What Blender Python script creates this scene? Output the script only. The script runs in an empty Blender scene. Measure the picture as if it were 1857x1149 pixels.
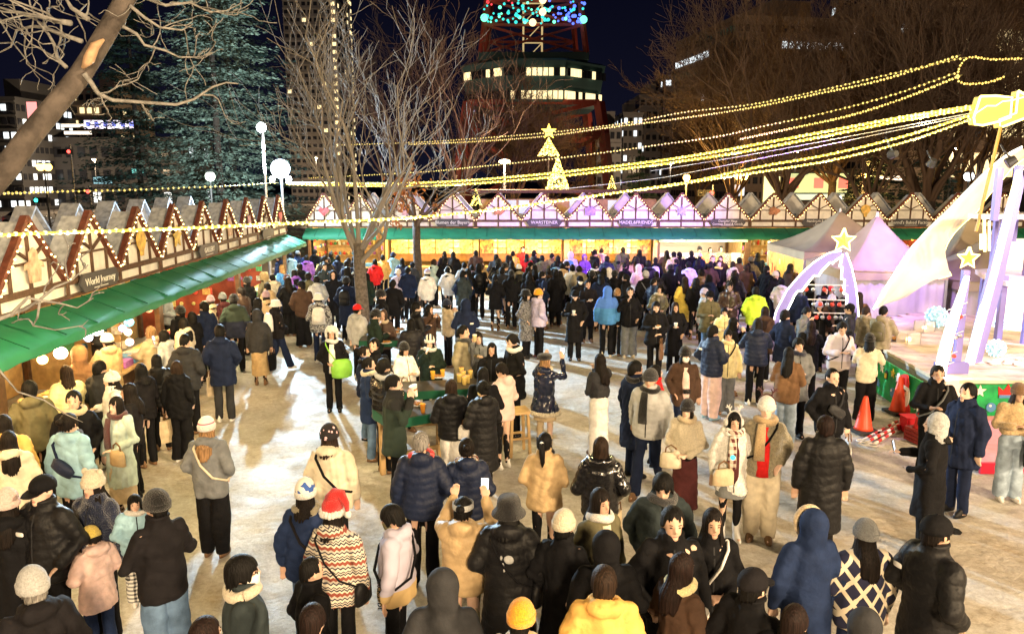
import bpy, math, random
import numpy as np
from mathutils import Vector, Matrix, Euler, Quaternion
random.seed(7)
RND = random.Random(11)
SC = bpy.context.scene
COL = SC.collection
# ------------------------------------------------------------------ camera, world, lights, exposure
CAM_H, FPX, PITCH = 4.35, 1400.0, math.radians(10.1)
cam_d = bpy.data.cameras.new('camera'); cam_d.sensor_width = 36.0
cam_d.lens = FPX / 1857.0 * 36.0; cam_d.clip_start = 0.05; cam_d.clip_end = 3000
cam = bpy.data.objects.new('camera', cam_d); COL.objects.link(cam)
cam.location = (0, 0, CAM_H); cam.rotation_euler = (math.pi/2 - PITCH, 0, 0)
SC.camera = cam
w = bpy.data.worlds.new('World'); SC.world = w; w.use_nodes = True
nt = w.node_tree; bg = nt.nodes['Background']
geo = nt.nodes.new('ShaderNodeTexCoord'); sep = nt.nodes.new('ShaderNodeSeparateXYZ')
rmp = nt.nodes.new('ShaderNodeValToRGB')
nt.links.new(geo.outputs['Generated'], sep.inputs[0]); nt.links.new(sep.outputs['Z'], rmp.inputs[0])
rmp.color_ramp.elements[0].position = 0.0; rmp.color_ramp.elements[0].color = (0.006, 0.0065, 0.016, 1)
rmp.color_ramp.elements[1].position = 0.30; rmp.color_ramp.elements[1].color = (0.0014, 0.0016, 0.0068, 1)
nt.links.new(rmp.outputs[0], bg.inputs[0]); bg.inputs[1].default_value = 1.0
SC.view_settings.view_transform = 'Standard'; SC.view_settings.look = 'None'
SC.view_settings.exposure = 0.0; SC.view_settings.gamma = 1.0
SC.cycles.use_denoising = True
SC.cycles.max_bounces = 4; SC.cycles.diffuse_bounces = 2; SC.cycles.glossy_bounces = 2
SC.cycles.transparent_max_bounces = 8; SC.cycles.sample_clamp_indirect = 4.0
SC.cycles.use_light_tree = True; SC.cycles.caustics_reflective = False; SC.cycles.caustics_refractive = False

def light(name, kind, loc, power, color, radius=0.1, aim=None, angle=60, blend=0.4):
    d = bpy.data.lights.new(name, kind); d.energy = power; d.color = color; d.shadow_soft_size = radius
    if kind == 'SPOT':
        d.spot_size = math.radians(angle); d.spot_blend = blend
    o = bpy.data.objects.new(name, d); o.location = loc; COL.objects.link(o)
    if aim is not None:
        o.rotation_euler = (Vector(aim) - Vector(loc)).to_track_quat('-Z', 'Y').to_euler()
    return o
# cold white floodlight on its pole at the inner corner of the two stall rows
FLOOD = (-8.35, 28.3, 4.72)
light('flood_light', 'SPOT', (FLOOD[0]+.14, FLOOD[1]-.30, FLOOD[2]), 7000, (0.55, 0.79, 1.0), 0.09, (0.5, 9.0, 0.0), 165, 1.0)
light('flood_light', 'SPOT', (FLOOD[0]-.35, FLOOD[1]+.75, FLOOD[2]+.15), 26000, (0.88, 1.0, 0.97), 0.10, (-15.5, 40.0, 8.5), 75, .8)  # added backward spot without a head of its own, brightens the spruce
light('flood_spill', 'POINT', (FLOOD[0]+.30, FLOOD[1]-.42, FLOOD[2]+.1), 800, (0.66, 0.84, 1.0), 0.12)
HIGH = (-9.35, 29.6, 6.25)
light('high_flood_light', 'SPOT', (HIGH[0]+.12, HIGH[1]-.36, HIGH[2]), 28000, (0.52, 0.77, 1.0), 0.10, (1.5, 6.0, 0.0), 165, 1.0)  # flood added on the tall white lamp to shorten the shadows
# sodium lamps added out of view for amber fill (posts built further down)
SODIUM = [(-8.5, -5.5, 7.6), (2.6, -7.5, 7.8), (13.5, -3.0, 7.6), (19.5, 9.0, 7.8)]
for s, pw in zip(SODIUM, (2800, 15500, 20500, 4000)):
    light('sodium_fill', 'POINT', (s[0], s[1], s[2]-.35), pw, (1.0, 0.73, 0.43), 0.8)
# added coloured spots by the pyramid and the stage (made up housings further down)
PYR = (11.3, 17.2)
SPOTS = [((8.8, 18.5, 4.9), 15000, (0.38, 0.18, 1.0), (3.4, 30.5, 3.2), 52), ((9.9, 18.7, 4.6), 1500, (0.50, 0.28, 1.0), (9.3, 21.4, 1.0), 110),
         ((9.6, 15.4, 4.6), 620, (0.42, 0.30, 1.0), (5.0, 17.0, 1.4), 80), ((12.2, 14.6, 5.0), 1300, (0.72, 0.45, 1.0), (10.8, 14.8, 0.8), 110), ((12.0, 12.4, 4.6), 900, (1.0, 0.88, 0.72), (8.8, 17.5, 2.0), 80),
         ((11.4, 13.2, 3.6), 360, (1.0, 0.40, 0.45), (11.2, 12.0, 0.1), 120)]
for p, pw, c, aim, an in SPOTS: light('colour_spot', 'SPOT', p, pw, c, 0.12, aim, an, .9)

def ray(px, py): return (px-928.5)/FPX, (py-574.5)/FPX
CP, SP = math.cos(PITCH), math.sin(PITCH)
def at_h(px, py, h):
    """where the sight line through a point of the photograph meets height h"""
    rx, ry = ray(px, py); Z = (CAM_H-h)/(CP*ry+SP)
    return Vector((rx*Z, (CP-SP*ry)*Z, h))
def at_y(px, py, Y):
    """where it meets the vertical plane y = Y"""
    rx, ry = ray(px, py); Z = Y/(CP-SP*ry)
    return Vector((rx*Z, Y, CAM_H-(CP*ry+SP)*Z))
# ------------------------------------------------------------------ mesh and material helpers
class MB:
    def __init__(s): s.v = []; s.f = []; s.m = []
    def add(s, vs, fs, mi=0):
        o = len(s.v); s.v.extend([tuple(v) for v in vs]); s.f.extend([tuple(i+o for i in f) for f in fs]); s.m.extend([mi]*len(fs))
    def box(s, c, d, rot=None, mi=0):
        hx, hy, hz = d[0]/2, d[1]/2, d[2]/2
        vs = [Vector((x, y, z)) for x in (-hx, hx) for y in (-hy, hy) for z in (-hz, hz)]
        if rot is not None: vs = [rot @ v for v in vs]
        c = Vector(c); s.add([v+c for v in vs], [(0,1,3,2),(4,6,7,5),(0,4,5,1),(2,3,7,6),(0,2,6,4),(1,5,7,3)], mi)
    def beam(s, a, b, wd, th, mi=0, up=(0, 0, 1)):
        a = Vector(a); b = Vector(b); d = b-a; L = d.length
        if L < 1e-6: return
        z = d/L; u = Vector(up)
        if abs(z.dot(u)) > .99: u = Vector((0, 1, 0))
        x = u.cross(z).normalized(); y = z.cross(x)
        R = Matrix((x, y, z)).transposed(); s.box((a+b)/2, (wd, th, L), R, mi)
    def tube(s, pts, rad, n=8, caps=True, mi=0):
        P = [Vector(p) for p in pts]; k = len(P)
        if not isinstance(rad, (list, tuple)): rad = [rad]*k
        t = (P[1]-P[0]).normalized(); u = t.orthogonal().normalized(); vs = []
        for i in range(k):
            if i > 0:
                t2 = (P[min(i+1, k-1)]-P[i-1]).normalized() if i < k-1 else (P[i]-P[i-1]).normalized()
                if t2.length > 0:
                    u = (t.rotation_difference(t2) @ u); t = t2
            w_ = t.cross(u); r = rad[i]
            for j in range(n):
                a = 2*math.pi*j/n; vs.append(P[i]+u*(math.cos(a)*r)+w_*(math.sin(a)*r))
        fs = [(i*n+j, i*n+(j+1) % n, (i+1)*n+(j+1) % n, (i+1)*n+j) for i in range(k-1) for j in range(n)]
        if caps: fs += [tuple(range(n-1, -1, -1)), tuple((k-1)*n+j for j in range(n))]
        s.add(vs, fs, mi)
    def rings(s, R, n=20, mi=0, caps=True):
        """horizontal ellipses: (cx, cy, cz, rx, ry)"""
        vs = []; k = len(R)
        for (cx, cy, cz, rx, ry) in R:
            for j in range(n):
                a = 2*math.pi*j/n; vs.append((cx+rx*math.cos(a), cy+ry*math.sin(a), cz))
        fs = [(i*n+j, i*n+(j+1) % n, (i+1)*n+(j+1) % n, (i+1)*n+j) for i in range(k-1) for j in range(n)]
        if caps: fs += [tuple(range(n-1, -1, -1)), tuple((k-1)*n+j for j in range(n))]
        s.add(vs, fs, mi)
    def ell(s, c, r, nu=14, nv=8, rot=None, mi=0):
        c = Vector(c)
        if not isinstance(r, (list, tuple)): r = (r, r, r)
        vs = [Vector((0, 0, r[2]))]
        for i in range(1, nv):
            p = math.pi*i/nv
            for j in range(nu):
                a = 2*math.pi*j/nu; vs.append(Vector((r[0]*math.sin(p)*math.cos(a), r[1]*math.sin(p)*math.sin(a), r[2]*math.cos(p))))
        vs.append(Vector((0, 0, -r[2]))); L = len(vs)-1
        if rot is not None: vs = [rot @ v for v in vs]
        fs = [(0, 1+j, 1+(j+1) % nu) for j in range(nu)]
        for i in range(nv-2):
            fs += [(1+i*nu+j, 1+(i+1)*nu+j, 1+(i+1)*nu+(j+1) % nu, 1+i*nu+(j+1) % nu) for j in range(nu)]
        b = 1+(nv-2)*nu; fs += [(b+j, L, b+(j+1) % nu) for j in range(nu)]
        s.add([v+c for v in vs], fs, mi)
    def prism(s, poly, y0, y1, mi=0):
        """polygon of (x, z) extruded along y"""
        n = len(poly); vs = [(x, y0, z) for x, z in poly]+[(x, y1, z) for x, z in poly]
        a = sum(poly[i][0]*poly[(i+1) % n][1]-poly[(i+1) % n][0]*poly[i][1] for i in range(n))
        f0 = tuple(range(n)); f1 = tuple(range(2*n-1, n-1, -1))
        fs = [f0, f1]+[(i, n+i, n+(i+1) % n, (i+1) % n) for i in range(n)]
        if a < 0: fs = [tuple(reversed(f)) for f in fs]
        s.add(vs, fs, mi)
    def prism3(s, pts, nrm, th, mi=0):
        n = len(pts); nv = Vector(nrm)*th/2
        vs = [Vector(p)-nv for p in pts]+[Vector(p)+nv for p in pts]
        fs = [tuple(range(n-1, -1, -1)), tuple(range(n, 2*n))]+[(i, (i+1) % n, n+(i+1) % n, n+i) for i in range(n)]
        s.add(vs, fs, mi)
    def xf(s, M):
        s.v = [tuple(M @ Vector(v)) for v in s.v]; return s
    def mesh(s, name, smooth=False, tri=False):
        me = bpy.data.meshes.new(name); me.from_pydata(s.v, [], s.f)
        if s.m and max(s.m) > 0: me.polygons.foreach_set('material_index', s.m)
        if smooth: me.polygons.foreach_set('use_smooth', [True]*len(me.polygons))
        me.update(); return me
    def obj(s, name, mats, parent=None, smooth=False, loc=None, rotz=0, **kw):
        return link(name, s.mesh(name, smooth), mats, parent, loc, rotz, **kw)

def link(name, me, mats=None, parent=None, loc=None, rotz=0, objmat=False, **kw):
    o = bpy.data.objects.new(name, me); COL.objects.link(o)
    if mats is not None:
        if not isinstance(mats, (list, tuple)): mats = [mats]
        if objmat:
            while len(me.materials) < len(mats): me.materials.append(None)
            for i, m in enumerate(mats):
                o.material_slots[i].link = 'OBJECT'; o.material_slots[i].material = m
        elif len(me.materials) == 0:
            for m in mats: me.materials.append(m)
    if parent is not None: o.parent = parent
    if loc is not None: o.location = loc
    if rotz: o.rotation_euler = (0, 0, rotz)
    tag(o, **kw); return o
def tag(o, label=None, cat=None, group=None, kind=None):
    if label: o['label'] = label
    if cat: o['category'] = cat
    if group: o['group'] = group
    if kind: o['kind'] = kind
    return o
def empty(name, label, cat, loc=(0, 0, 0), rotz=0, group=None):
    o = bpy.data.objects.new(name, None); COL.objects.link(o); o.location = loc; o.rotation_euler = (0, 0, rotz)
    o.empty_display_size = .1
    return tag(o, label, cat, group)

MATS = {}
def mat(name, color=(.5, .5, .5), rough=.7, metal=0, noise=0, nscale=8, bump=0, bscale=60, emit=None, estr=1, sheen=0, spec=.3, color2=None, trans=0, alpha=1):
    if name in MATS: return MATS[name]
    m = bpy.data.materials.new(name); m.use_nodes = True; MATS[name] = m
    t = m.node_tree; b = t.nodes['Principled BSDF']
    b.inputs['Base Color'].default_value = (*color, 1); b.inputs['Roughness'].default_value = rough
    b.inputs['Metallic'].default_value = metal; b.inputs['Specular IOR Level'].default_value = spec
    if sheen: b.inputs['Sheen Weight'].default_value = sheen
    if alpha < 1: b.inputs['Alpha'].default_value = alpha
    if trans: b.inputs['Transmission Weight'].default_value = trans
    if emit is not None:
        b.inputs['Emission Color'].default_value = (*emit, 1); b.inputs['Emission Strength'].default_value = estr
        m.cycles.emission_sampling = 'NONE'
    if noise or bump:
        tc = t.nodes.new('ShaderNodeTexCoord')
    if noise:
        n = t.nodes.new('ShaderNodeTexNoise'); n.inputs['Scale'].default_value = nscale; n.inputs['Detail'].default_value = 5
        t.links.new(tc.outputs['Object'], n.inputs['Vector'])
        mx = t.nodes.new('ShaderNodeMix'); mx.data_type = 'RGBA'
        c2 = color2 if color2 is not None else tuple(max(0, c*(1-noise)) for c in color)
        c1 = color if color2 is not None else tuple(min(1, c*(1+noise)) for c in color)
        rp = t.nodes.new('ShaderNodeValToRGB'); rp.color_ramp.elements[0].position = .35; rp.color_ramp.elements[1].position = .65
        t.links.new(n.outputs['Fac'], rp.inputs[0]); t.links.new(rp.outputs[0], mx.inputs['Factor'])
        mx.inputs['A'].default_value = (*c2, 1); mx.inputs['B'].default_value = (*c1, 1)
        t.links.new(mx.outputs['Result'], b.inputs['Base Color'])
    if bump:
        n2 = t.nodes.new('ShaderNodeTexNoise'); n2.inputs['Scale'].default_value = bscale; n2.inputs['Detail'].default_value = 3
        t.links.new(tc.outputs['Object'], n2.inputs['Vector'])
        bp = t.nodes.new('ShaderNodeBump'); bp.inputs['Strength'].default_value = bump; bp.inputs['Distance'].default_value = .02
        t.links.new(n2.outputs['Fac'], bp.inputs['Height']); t.links.new(bp.outputs[0], b.inputs['Normal'])
    return m
def glow(name, color, s): return mat(name, tuple(min(1, c) for c in color), .5, emit=color, estr=s)

TMP = bpy.data.scenes.new('workbench')
def tmp_dg():
    with bpy.context.temp_override(scene=TMP, view_layer=TMP.view_layers[0]):
        dg = bpy.context.evaluated_depsgraph_get(); dg.update(); return dg
def remesh(mb, voxel, smooth=2, decim=None):
    me = mb.mesh('tmp'); ob = bpy.data.objects.new('tmp', me); TMP.collection.objects.link(ob)
    r = ob.modifiers.new('r', 'REMESH'); r.mode = 'VOXEL'; r.voxel_size = voxel
    if smooth:
        s = ob.modifiers.new('s', 'SMOOTH'); s.factor = .5; s.iterations = smooth
    if decim:
        d = ob.modifiers.new('d', 'DECIMATE'); d.ratio = decim
    dg = tmp_dg()
    m2 = bpy.data.meshes.new_from_object(ob.evaluated_get(dg), depsgraph=dg)
    bpy.data.objects.remove(ob); bpy.data.meshes.remove(me)
    m2.polygons.foreach_set('use_smooth', [True]*len(m2.polygons))
    return m2
def getv(me):
    a = np.empty(len(me.vertices)*3); me.vertices.foreach_get('co', a)
    n = np.empty(len(me.vertices)*3); me.vertices.foreach_get('normal', n)
    return a.reshape(-1, 3), n.reshape(-1, 3)
def setv(me, a): me.vertices.foreach_set('co', a.ravel()); me.update()
def append_mesh(me, mb, mi=1):
    """join extra pieces (eyes, lips) onto a remeshed body"""
    bm_v = [v.co[:] for v in me.vertices]; bm_f = [tuple(p.vertices) for p in me.polygons]; mm = [0]*len(bm_f)
    o = len(bm_v); bm_v += mb.v; bm_f += [tuple(i+o for i in f) for f in mb.f]; mm += mb.m
    m = bpy.data.meshes.new(me.name); m.from_pydata(bm_v, [], bm_f); m.polygons.foreach_set('material_index', mm)
    m.polygons.foreach_set('use_smooth', [True]*len(m.polygons)); m.update(); bpy.data.meshes.remove(me); return m
def text(name, body, size, loc, rot, m, parent=None, align='CENTER', ext=.004, width=None):
    c = bpy.data.curves.new(name, 'FONT'); c.body = body; c.size = size; c.align_x = align; c.align_y = 'CENTER'; c.extrude = ext
    c.resolution_u = 2
    q = bpy.data.objects.new('tmp', c); TMP.collection.objects.link(q); dg = tmp_dg(); me = bpy.data.meshes.new_from_object(q.evaluated_get(dg), depsgraph=dg); bpy.data.objects.remove(q)
    me.materials.clear(); o = link(name, me, [m], parent, loc); o.rotation_euler = rot
    return o
# ------------------------------------------------------------------ people: shared shapes
V = Vector
ARMS = {  # elbow, wrist, finger direction for the right arm (x mirrored for the left)
 'd': ((.255, -.035, 1.13), (.272, .035, .885), (.02, .10, -1)),
 'p': ((.280, -.085, 1.14), (.205, .095, .985), (-.5, .45, -.6)),
 'h': ((.265, .015, 1.13), (.105, .245, 1.16), (-.7, .6, .25)),
 'b': ((.275, -.02, 1.12), (.085, .215, 1.02), (-.8, .35, .0)),
 'm': ((.265, .10, 1.17), (.085, .235, 1.385), (-.45, -.1, .9)),
 'u': ((.265, .20, 1.33), (.165, .33, 1.56), (-.2, .15, 1)),
 'f': ((.245, .11, 1.15), (.165, .335, 1.14), (-.15, 1, .05)),
 'r': ((.250, .22, 1.22), (.13, .42, 1.19), (-.2, 1, -.1)),
 'c': ((.285, .05, 1.13), (-.02, .225, 1.13), (-.9, .25, .0)),
 'w': ((.262, .07, 1.12), (.25, .215, .93), (-.05, .5, -.9)),
 'v': ((.262, -.16, 1.14), (.28, -.20, .90), (0, -.1, -1)),
}
LEGS = {  # right knee, right ankle, left knee, left ankle
 's': ((.098, .015, .49), (.100, -.01, .085), (-.098, .015, .49), (-.105, .0, .085)),
 'x': ((.125, .02, .49), (.165, 0, .085), (-.12, .02, .49), (-.15, .01, .085)),
 'w': ((.095, .13, .50), (.10, .27, .095), (-.095, -.03, .49), (-.10, -.29, .13)),
 'W': ((.095, -.03, .49), (.10, -.29, .13), (-.095, .13, .50), (-.10, .27, .095)),
}
HEADS = {'n': (0, 0), 'l': (38, -4), 'r': (-38, -4), 'd': (0, -22), 'L': (62, -6), 'R': (-62, -6), 'e': (25, -20), 'i': (-25, -20), 'u': (0, 8)}
PIV = V((0, -.005, 1.50))
def head_rot(h):
    y, p = HEADS[h]; return Euler((math.radians(p), 0, math.radians(y)), 'XYZ')
def mir(p, sx): return V((p[0]*sx, p[1], p[2]))
def limb(mb, pts, rad, n=10):
    mb.tube(pts, rad, n)
    for p, r in zip(pts, rad): mb.ell(p, r*.99, n, 6)

def hand(mb, wr, el, fd, sx):
    fd = mir(fd, sx).normalized(); wr = V(wr)
    side = fd.cross(V((0, 0, 1)))
    if side.length < .3: side = fd.cross(V((0, 1, 0)))
    side.normalize(); pal = side.cross(fd).normalized()
    for k in range(4):      # palm: four metacarpals side by side, then unequal, bent fingers
        off = side*((k-1.5)*.0195); base = wr+fd*.085+off; L = (.066, .078, .074, .056)[k]
        mb.tube([wr+off*.5, base], [.016, .0125], 7)
        mid = base+fd*(L*.5)-pal*.008; tip = base+fd*(L*.86)-pal*(.030)
        mb.tube([base, mid, tip], [.0112, .0102, .0086], 6); mb.ell(tip, .0088, 6, 4)
    s2 = side*(-1 if sx > 0 else 1)
    a = wr+fd*.022+s2*.018; b = a+fd*.035+s2*.030; c = b+fd*.032+s2*.004
    mb.tube([a, b, c], [.0145, .0122, .0098], 6); mb.ell(c, .0098, 6, 4)

BODY = {}
def body_mesh(aR, aL, legs, head):
    key = (aR, aL, legs, head)
    if key in BODY: return BODY[key]
    mb = MB()
    mb.rings([(0, 0, .80, .14, .10), (0, 0, .90, .165, .115), (0, 0, 1.06, .145, .105), (0, 0, 1.25, .165, .115), (0, -.005, 1.37, .165, .10), (0, -.012, 1.43, .09, .07), (0, -.012, 1.47, .055, .055)], 16)
    mb.tube([(0, -.015, 1.40), (0, .0, 1.57)], [.056, .052], 12)
    R = head_rot(head).to_matrix(); hd = MB()
    hd.ell((0, .003, .108), (.080, .101, .101), 18, 12)
    hd.ell((0, .038, .045), (.060, .068, .085), 16, 10)
    hd.ell((0, .085, .000), (.030, .026, .026), 10, 6)
    hd.tube([(0, .100, .098), (0, .117, .062), (0, .108, .050)], [.010, .0155, .012], 8)
    for s in (-1, 1): hd.ell((s*.081, -.002, .078), (.012, .021, .033), 8, 6)
    for v in hd.v: pass
    hv = [R @ V(v)+PIV for v in hd.v]; mb.add(hv, hd.f)
    for s, a in ((1, aR), (-1, aL)):
        el, wr, fd = ARMS[a]; el, wr = mir(el, s), mir(wr, s)
        limb(mb, [V((s*.165, -.005, 1.375)), el, wr], [.052, .042, .029])
        hand(mb, wr, el, fd, s)
    kr, ar, kl, al = LEGS[legs]
    for s, k, a in ((1, kr, ar), (-1, kl, al)):
        limb(mb, [V((s*.085, 0, .90)), V(k), V(a)], [.085, .055, .042])
        mb.ell(V(a)+V((s*.012, .055, -.045)), (.042, .115, .035), 10, 6)
    me = remesh(mb, .0105, 1, .34)
    fx = MB()
    for s in (-1, 1):
        fx.ell((s*.032, .0925, .086), (.0130, .0085, .0060), 8, 5, mi=1)
        fx.box((s*.034, .0970, .107), (.026, .008, .0042), Euler((0, -s*.12, s*-.28)).to_matrix(), mi=1)
    fx.ell((0, .1015, .020), (.0225, .0085, .0062), 8, 5, mi=2)
    fx.v = [tuple(R @ V(v)+PIV) for v in fx.v]
    me = append_mesh(me, fx); me.name = 'body'; BODY[key] = me
    return me

def fabric(me, amp, seed, scale=1.0):
    a, n = getv(me); r = np.random.RandomState(seed); d = np.zeros(len(a))
    for k in range(7):
        f = r.normal(0, 1, 3)*(9+5*k)*scale; f[2] *= .55
        d += np.sin(a @ f+r.uniform(0, 6))/(1+.5*k)
    ph = r.uniform(0, 6, 4); w1 = np.sin(a[:, 0]*13+ph[0])*1.3+np.sin(a[:, 1]*17+ph[1])
    crease = np.abs(np.sin(a[:, 2]*27+w1+ph[2]))**.6-.6; mask = .5+.5*np.sin(a @ r.normal(0, 7, 3)+ph[3])
    a += n*((d*amp+crease*mask*amp*1.3)*(a[:, 2] < 1.5))[:, None]; setv(me, a)
def quilt(me, arms, step=.088, amp=.012):
    a, n = getv(me); best = np.full(len(a), 9.); par = a[:, 2].copy(); bend = np.zeros(len(a), bool)
    for s, k in arms:
        el, wr, _ = ARMS[k]; P = [np.array((s*.165, -.005, 1.375)), np.array(mir(el, s)), np.array(mir(wr, s))]; L0 = 0
        for p, q in zip(P[:-1], P[1:]):
            d = q-p; L = np.linalg.norm(d); t = np.clip(((a-p) @ d)/L/L, 0, 1); dist = np.linalg.norm(a-(p+t[:, None]*d), axis=1)
            m = (dist < .105) & (dist < best) & (np.abs(a[:, 0]) > .15) | ((dist < .085) & (dist < best)); par[m] = (L0+t*L)[m]; best[m] = dist[m]; L0 += L
    par = par+.010*np.sin(a[:, 0]*13+1)+.008*np.sin(a[:, 1]*19+a[:, 0]*7)+.004*np.sin(a[:, 0]*47+a[:, 1]*41)
    q = np.sqrt(np.abs(np.sin(math.pi*par/step)))-.62
    lim = a[:, 2] < 1.44
    q = q*(1+.35*np.sin(a[:, 0]*31+a[:, 2]*3)*np.sin(a[:, 1]*29+2)); a += n*(q*amp*lim)[:, None]; setv(me, a)

COAT = {}
def coat_mesh(kind, hood, aR, aL):
    key = (kind, hood, aR, aL)
    if key in COAT: return COAT[key]
    mb = MB(); puf = kind in ('puf', 'lpf'); e = .017 if puf else (.006 if kind == 'big' else 0)
    top = [(0, -.005, 1.24, .198+e, .150+e), (0, -.010, 1.34, .192+e, .138+e), (0, -.014, 1.40, .150+e, .112+e), (0, -.014, 1.45, .098+e*.6, .088+e*.6), (0, -.012, 1.49, .083+e*.4, .083+e*.4)]
    if kind in ('lng', 'lpf'):
        hem = .46 if kind == 'lng' else .40
        low = [(0, .0, hem, .235+e, .185+e), (0, 0, .62, .222+e, .175+e), (0, 0, .85, .208+e, .163+e), (0, 0, 1.05, .190+e, .145+e)]
    elif kind == 'mid':
        low = [(0, .0, .66, .228+e, .176+e), (0, 0, .85, .212+e, .165+e), (0, 0, 1.05, .192+e, .147+e)]
    elif kind == 'crp':
        low = [(0, .0, .985, .190, .142), (0, 0, 1.02, .205, .155), (0, 0, 1.10, .205, .152)]
    elif kind == 'big':
        low = [(0, .0, .76, .205, .155), (0, 0, .80, .232, .178), (0, 0, .95, .232, .175), (0, 0, 1.10, .218, .165)]
    elif kind == 'flr':      # flared at the hem
        low = [(0, .0, .74, .262, .225), (0, 0, .80, .250, .212), (0, 0, .92, .205, .16), (0, 0, 1.05, .178, .132)]
    else:
        low = [(0, .0, .80, .188+e, .145+e), (0, 0, .84, .208+e, .160+e), (0, 0, .95, .206+e, .158+e), (0, 0, 1.09, .196+e, .148+e)]
    mb.rings(low+top, 24)
    for s, k in ((1, aR), (-1, aL)):
        el, wr, _ = ARMS[k]; el, wr = mir(el, s), mir(wr, s); w2 = wr+(wr-el).normalized()*-.012
        limb(mb, [V((s*.160, -.008, 1.365)), el, w2], [.083+e*.7, .066+e*.7, .050+e*.5], 12)
    if hood == 'h':
        mb.ell((0, -.105, 1.445), (.125, .075, .085), 16, 8, Euler((.5, 0, 0)).to_matrix())
        for s in (-1, 1): mb.tube([(s*.10, -.085, 1.44), (s*.085, .02, 1.455), (s*.035, .085, 1.425)], [.045, .038, .028], 8)
    elif hood == 'H':
        mb.ell((0, -.030, 1.605), (.118, .118, .135), 18, 12)
        mb.rings([(0, -.02, 1.42, .115, .105), (0, -.03, 1.50, .108, .108), (0, -.03, 1.58, .112, .112)], 18)
    elif hood == 'f':        # big fur collar
        for k in range(26):
            a = 2*math.pi*k/26; mb.ell((math.cos(a)*.125, math.sin(a)*.105-.035, 1.452+.012*math.sin(k*2.3)), .046+.007*math.sin(k*1.7), 8, 6)
    elif hood == 'c':        # standing collar
        mb.rings([(0, -.01, 1.42, .115, .10), (0, -.005, 1.48, .10, .098), (0, .0, 1.525, .098, .10)], 18)
    elif hood == 'o':        # open neck with a turned-down collar
        for s in (-1, 1): mb.tube([(0, -.095, 1.465), (s*.085, -.05, 1.455), (s*.09, .045, 1.42), (s*.045, .13, 1.30)], [.024, .026, .024, .016], 8)
    me = remesh(mb, .0165, 3)
    if puf: quilt(me, ((1, aR), (-1, aL)), .080 if kind == 'puf' else .098, .0085)
    fabric(me, .0046 if puf else .0100, abs(hash(kind+aR+aL)) % 9999 if False else sum(ord(c)*(i+3) for i, c in enumerate(kind+aR+aL+hood)))
    me.name = 'coat'; COAT[key] = me; return me

ZIP = {}
def zip_mesh(kind, hood, aR, aL):
    key = (kind, hood, aR, aL)
    if key in ZIP: return ZIP[key]
    a, n = getv(coat_mesh(*key)); zs = np.arange(a[:, 2].min()+.02, 1.43, .03); P = []
    for z in zs:
        s = (np.abs(a[:, 2]-z) < .025) & (np.abs(a[:, 0]) < .035) & (a[:, 1] > 0)
        if s.any(): P.append((z, a[s, 1].min() if False else np.median(a[s, 1])))
    m = MB(); m.add([(x, y+.004, z) for z, y in P for x in (-.007, .007)], [(2*i, 2*i+1, 2*i+3, 2*i+2) for i in range(len(P)-1)]); ZIP[key] = m.mesh('zip'); return ZIP[key]
LEGM = {}
def leg_mesh(kind, legs):
    if kind in ('skl', 'sks', 'skm') and legs in 'xs': legs = 's'
    key = (kind, legs)
    if key in LEGM: return LEGM[key]
    mb = MB(); kr, ar, kl, al = LEGS[legs]
    if kind in ('skl', 'skm'):
        hem = .22 if kind == 'skl' else .40
        mb.rings([(0, 0, hem, .215, .19), (0, 0, .55, .195, .168), (0, 0, .80, .178, .145), (0, 0, .98, .15, .12)], 22)
    elif kind == 'sks':
        mb.rings([(0, 0, .60, .215, .185), (0, 0, .80, .185, .15), (0, 0, .98, .15, .12)], 22)
    else:
        th, kn, an = {'trs': (.097, .074, .066), 'wid': (.108, .098, .105), 'leg': (.090, .061, .047), 'bag': (.125, .118, .085)}[kind]
        mb.rings([(0, 0, .80, .165, .125), (0, 0, .90, .178, .132), (0, 0, 1.02, .155, .118)], 18)
        for s, k, a in ((1, kr, ar), (-1, kl, al)):
            a = V(a); mb.tube([V((s*.088, 0, .92)), V(k), a+V((0, 0, .0)), a+V((0, .0, -.035))], [th, kn, an, an*.98], 12); mb.ell(V(k), kn, 12, 6)
    me = remesh(mb, .0175, 2)
    fabric(me, .0075, sum(map(ord, kind+legs)), .8); me.name = 'trousers'; LEGM[key] = me; return me

SHOE = {}
def shoe_mesh(kind):
    if kind in SHOE: return SHOE[kind]
    mb = MB()
    if kind == 'boot':
        mb.rings([(0, .045, -.085, .046, .125), (0, .045, -.06, .048, .125), (0, .035, -.02, .046, .105), (0, .005, .03, .050, .062), (0, -.005, .10, .052, .056), (0, -.005, .20, .054, .056)], 14)
    else:
        mb.rings([(0, .045, -.085, .044, .128), (0, .045, -.055, .047, .130), (0, .040, -.03, .044, .115), (0, .020, .0, .040, .078), (0, .0, .03, .040, .048), (0, -.005, .045, .038, .042)], 14)
    me = mb.mesh('shoe', True); SHOE[kind] = me; return me

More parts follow.
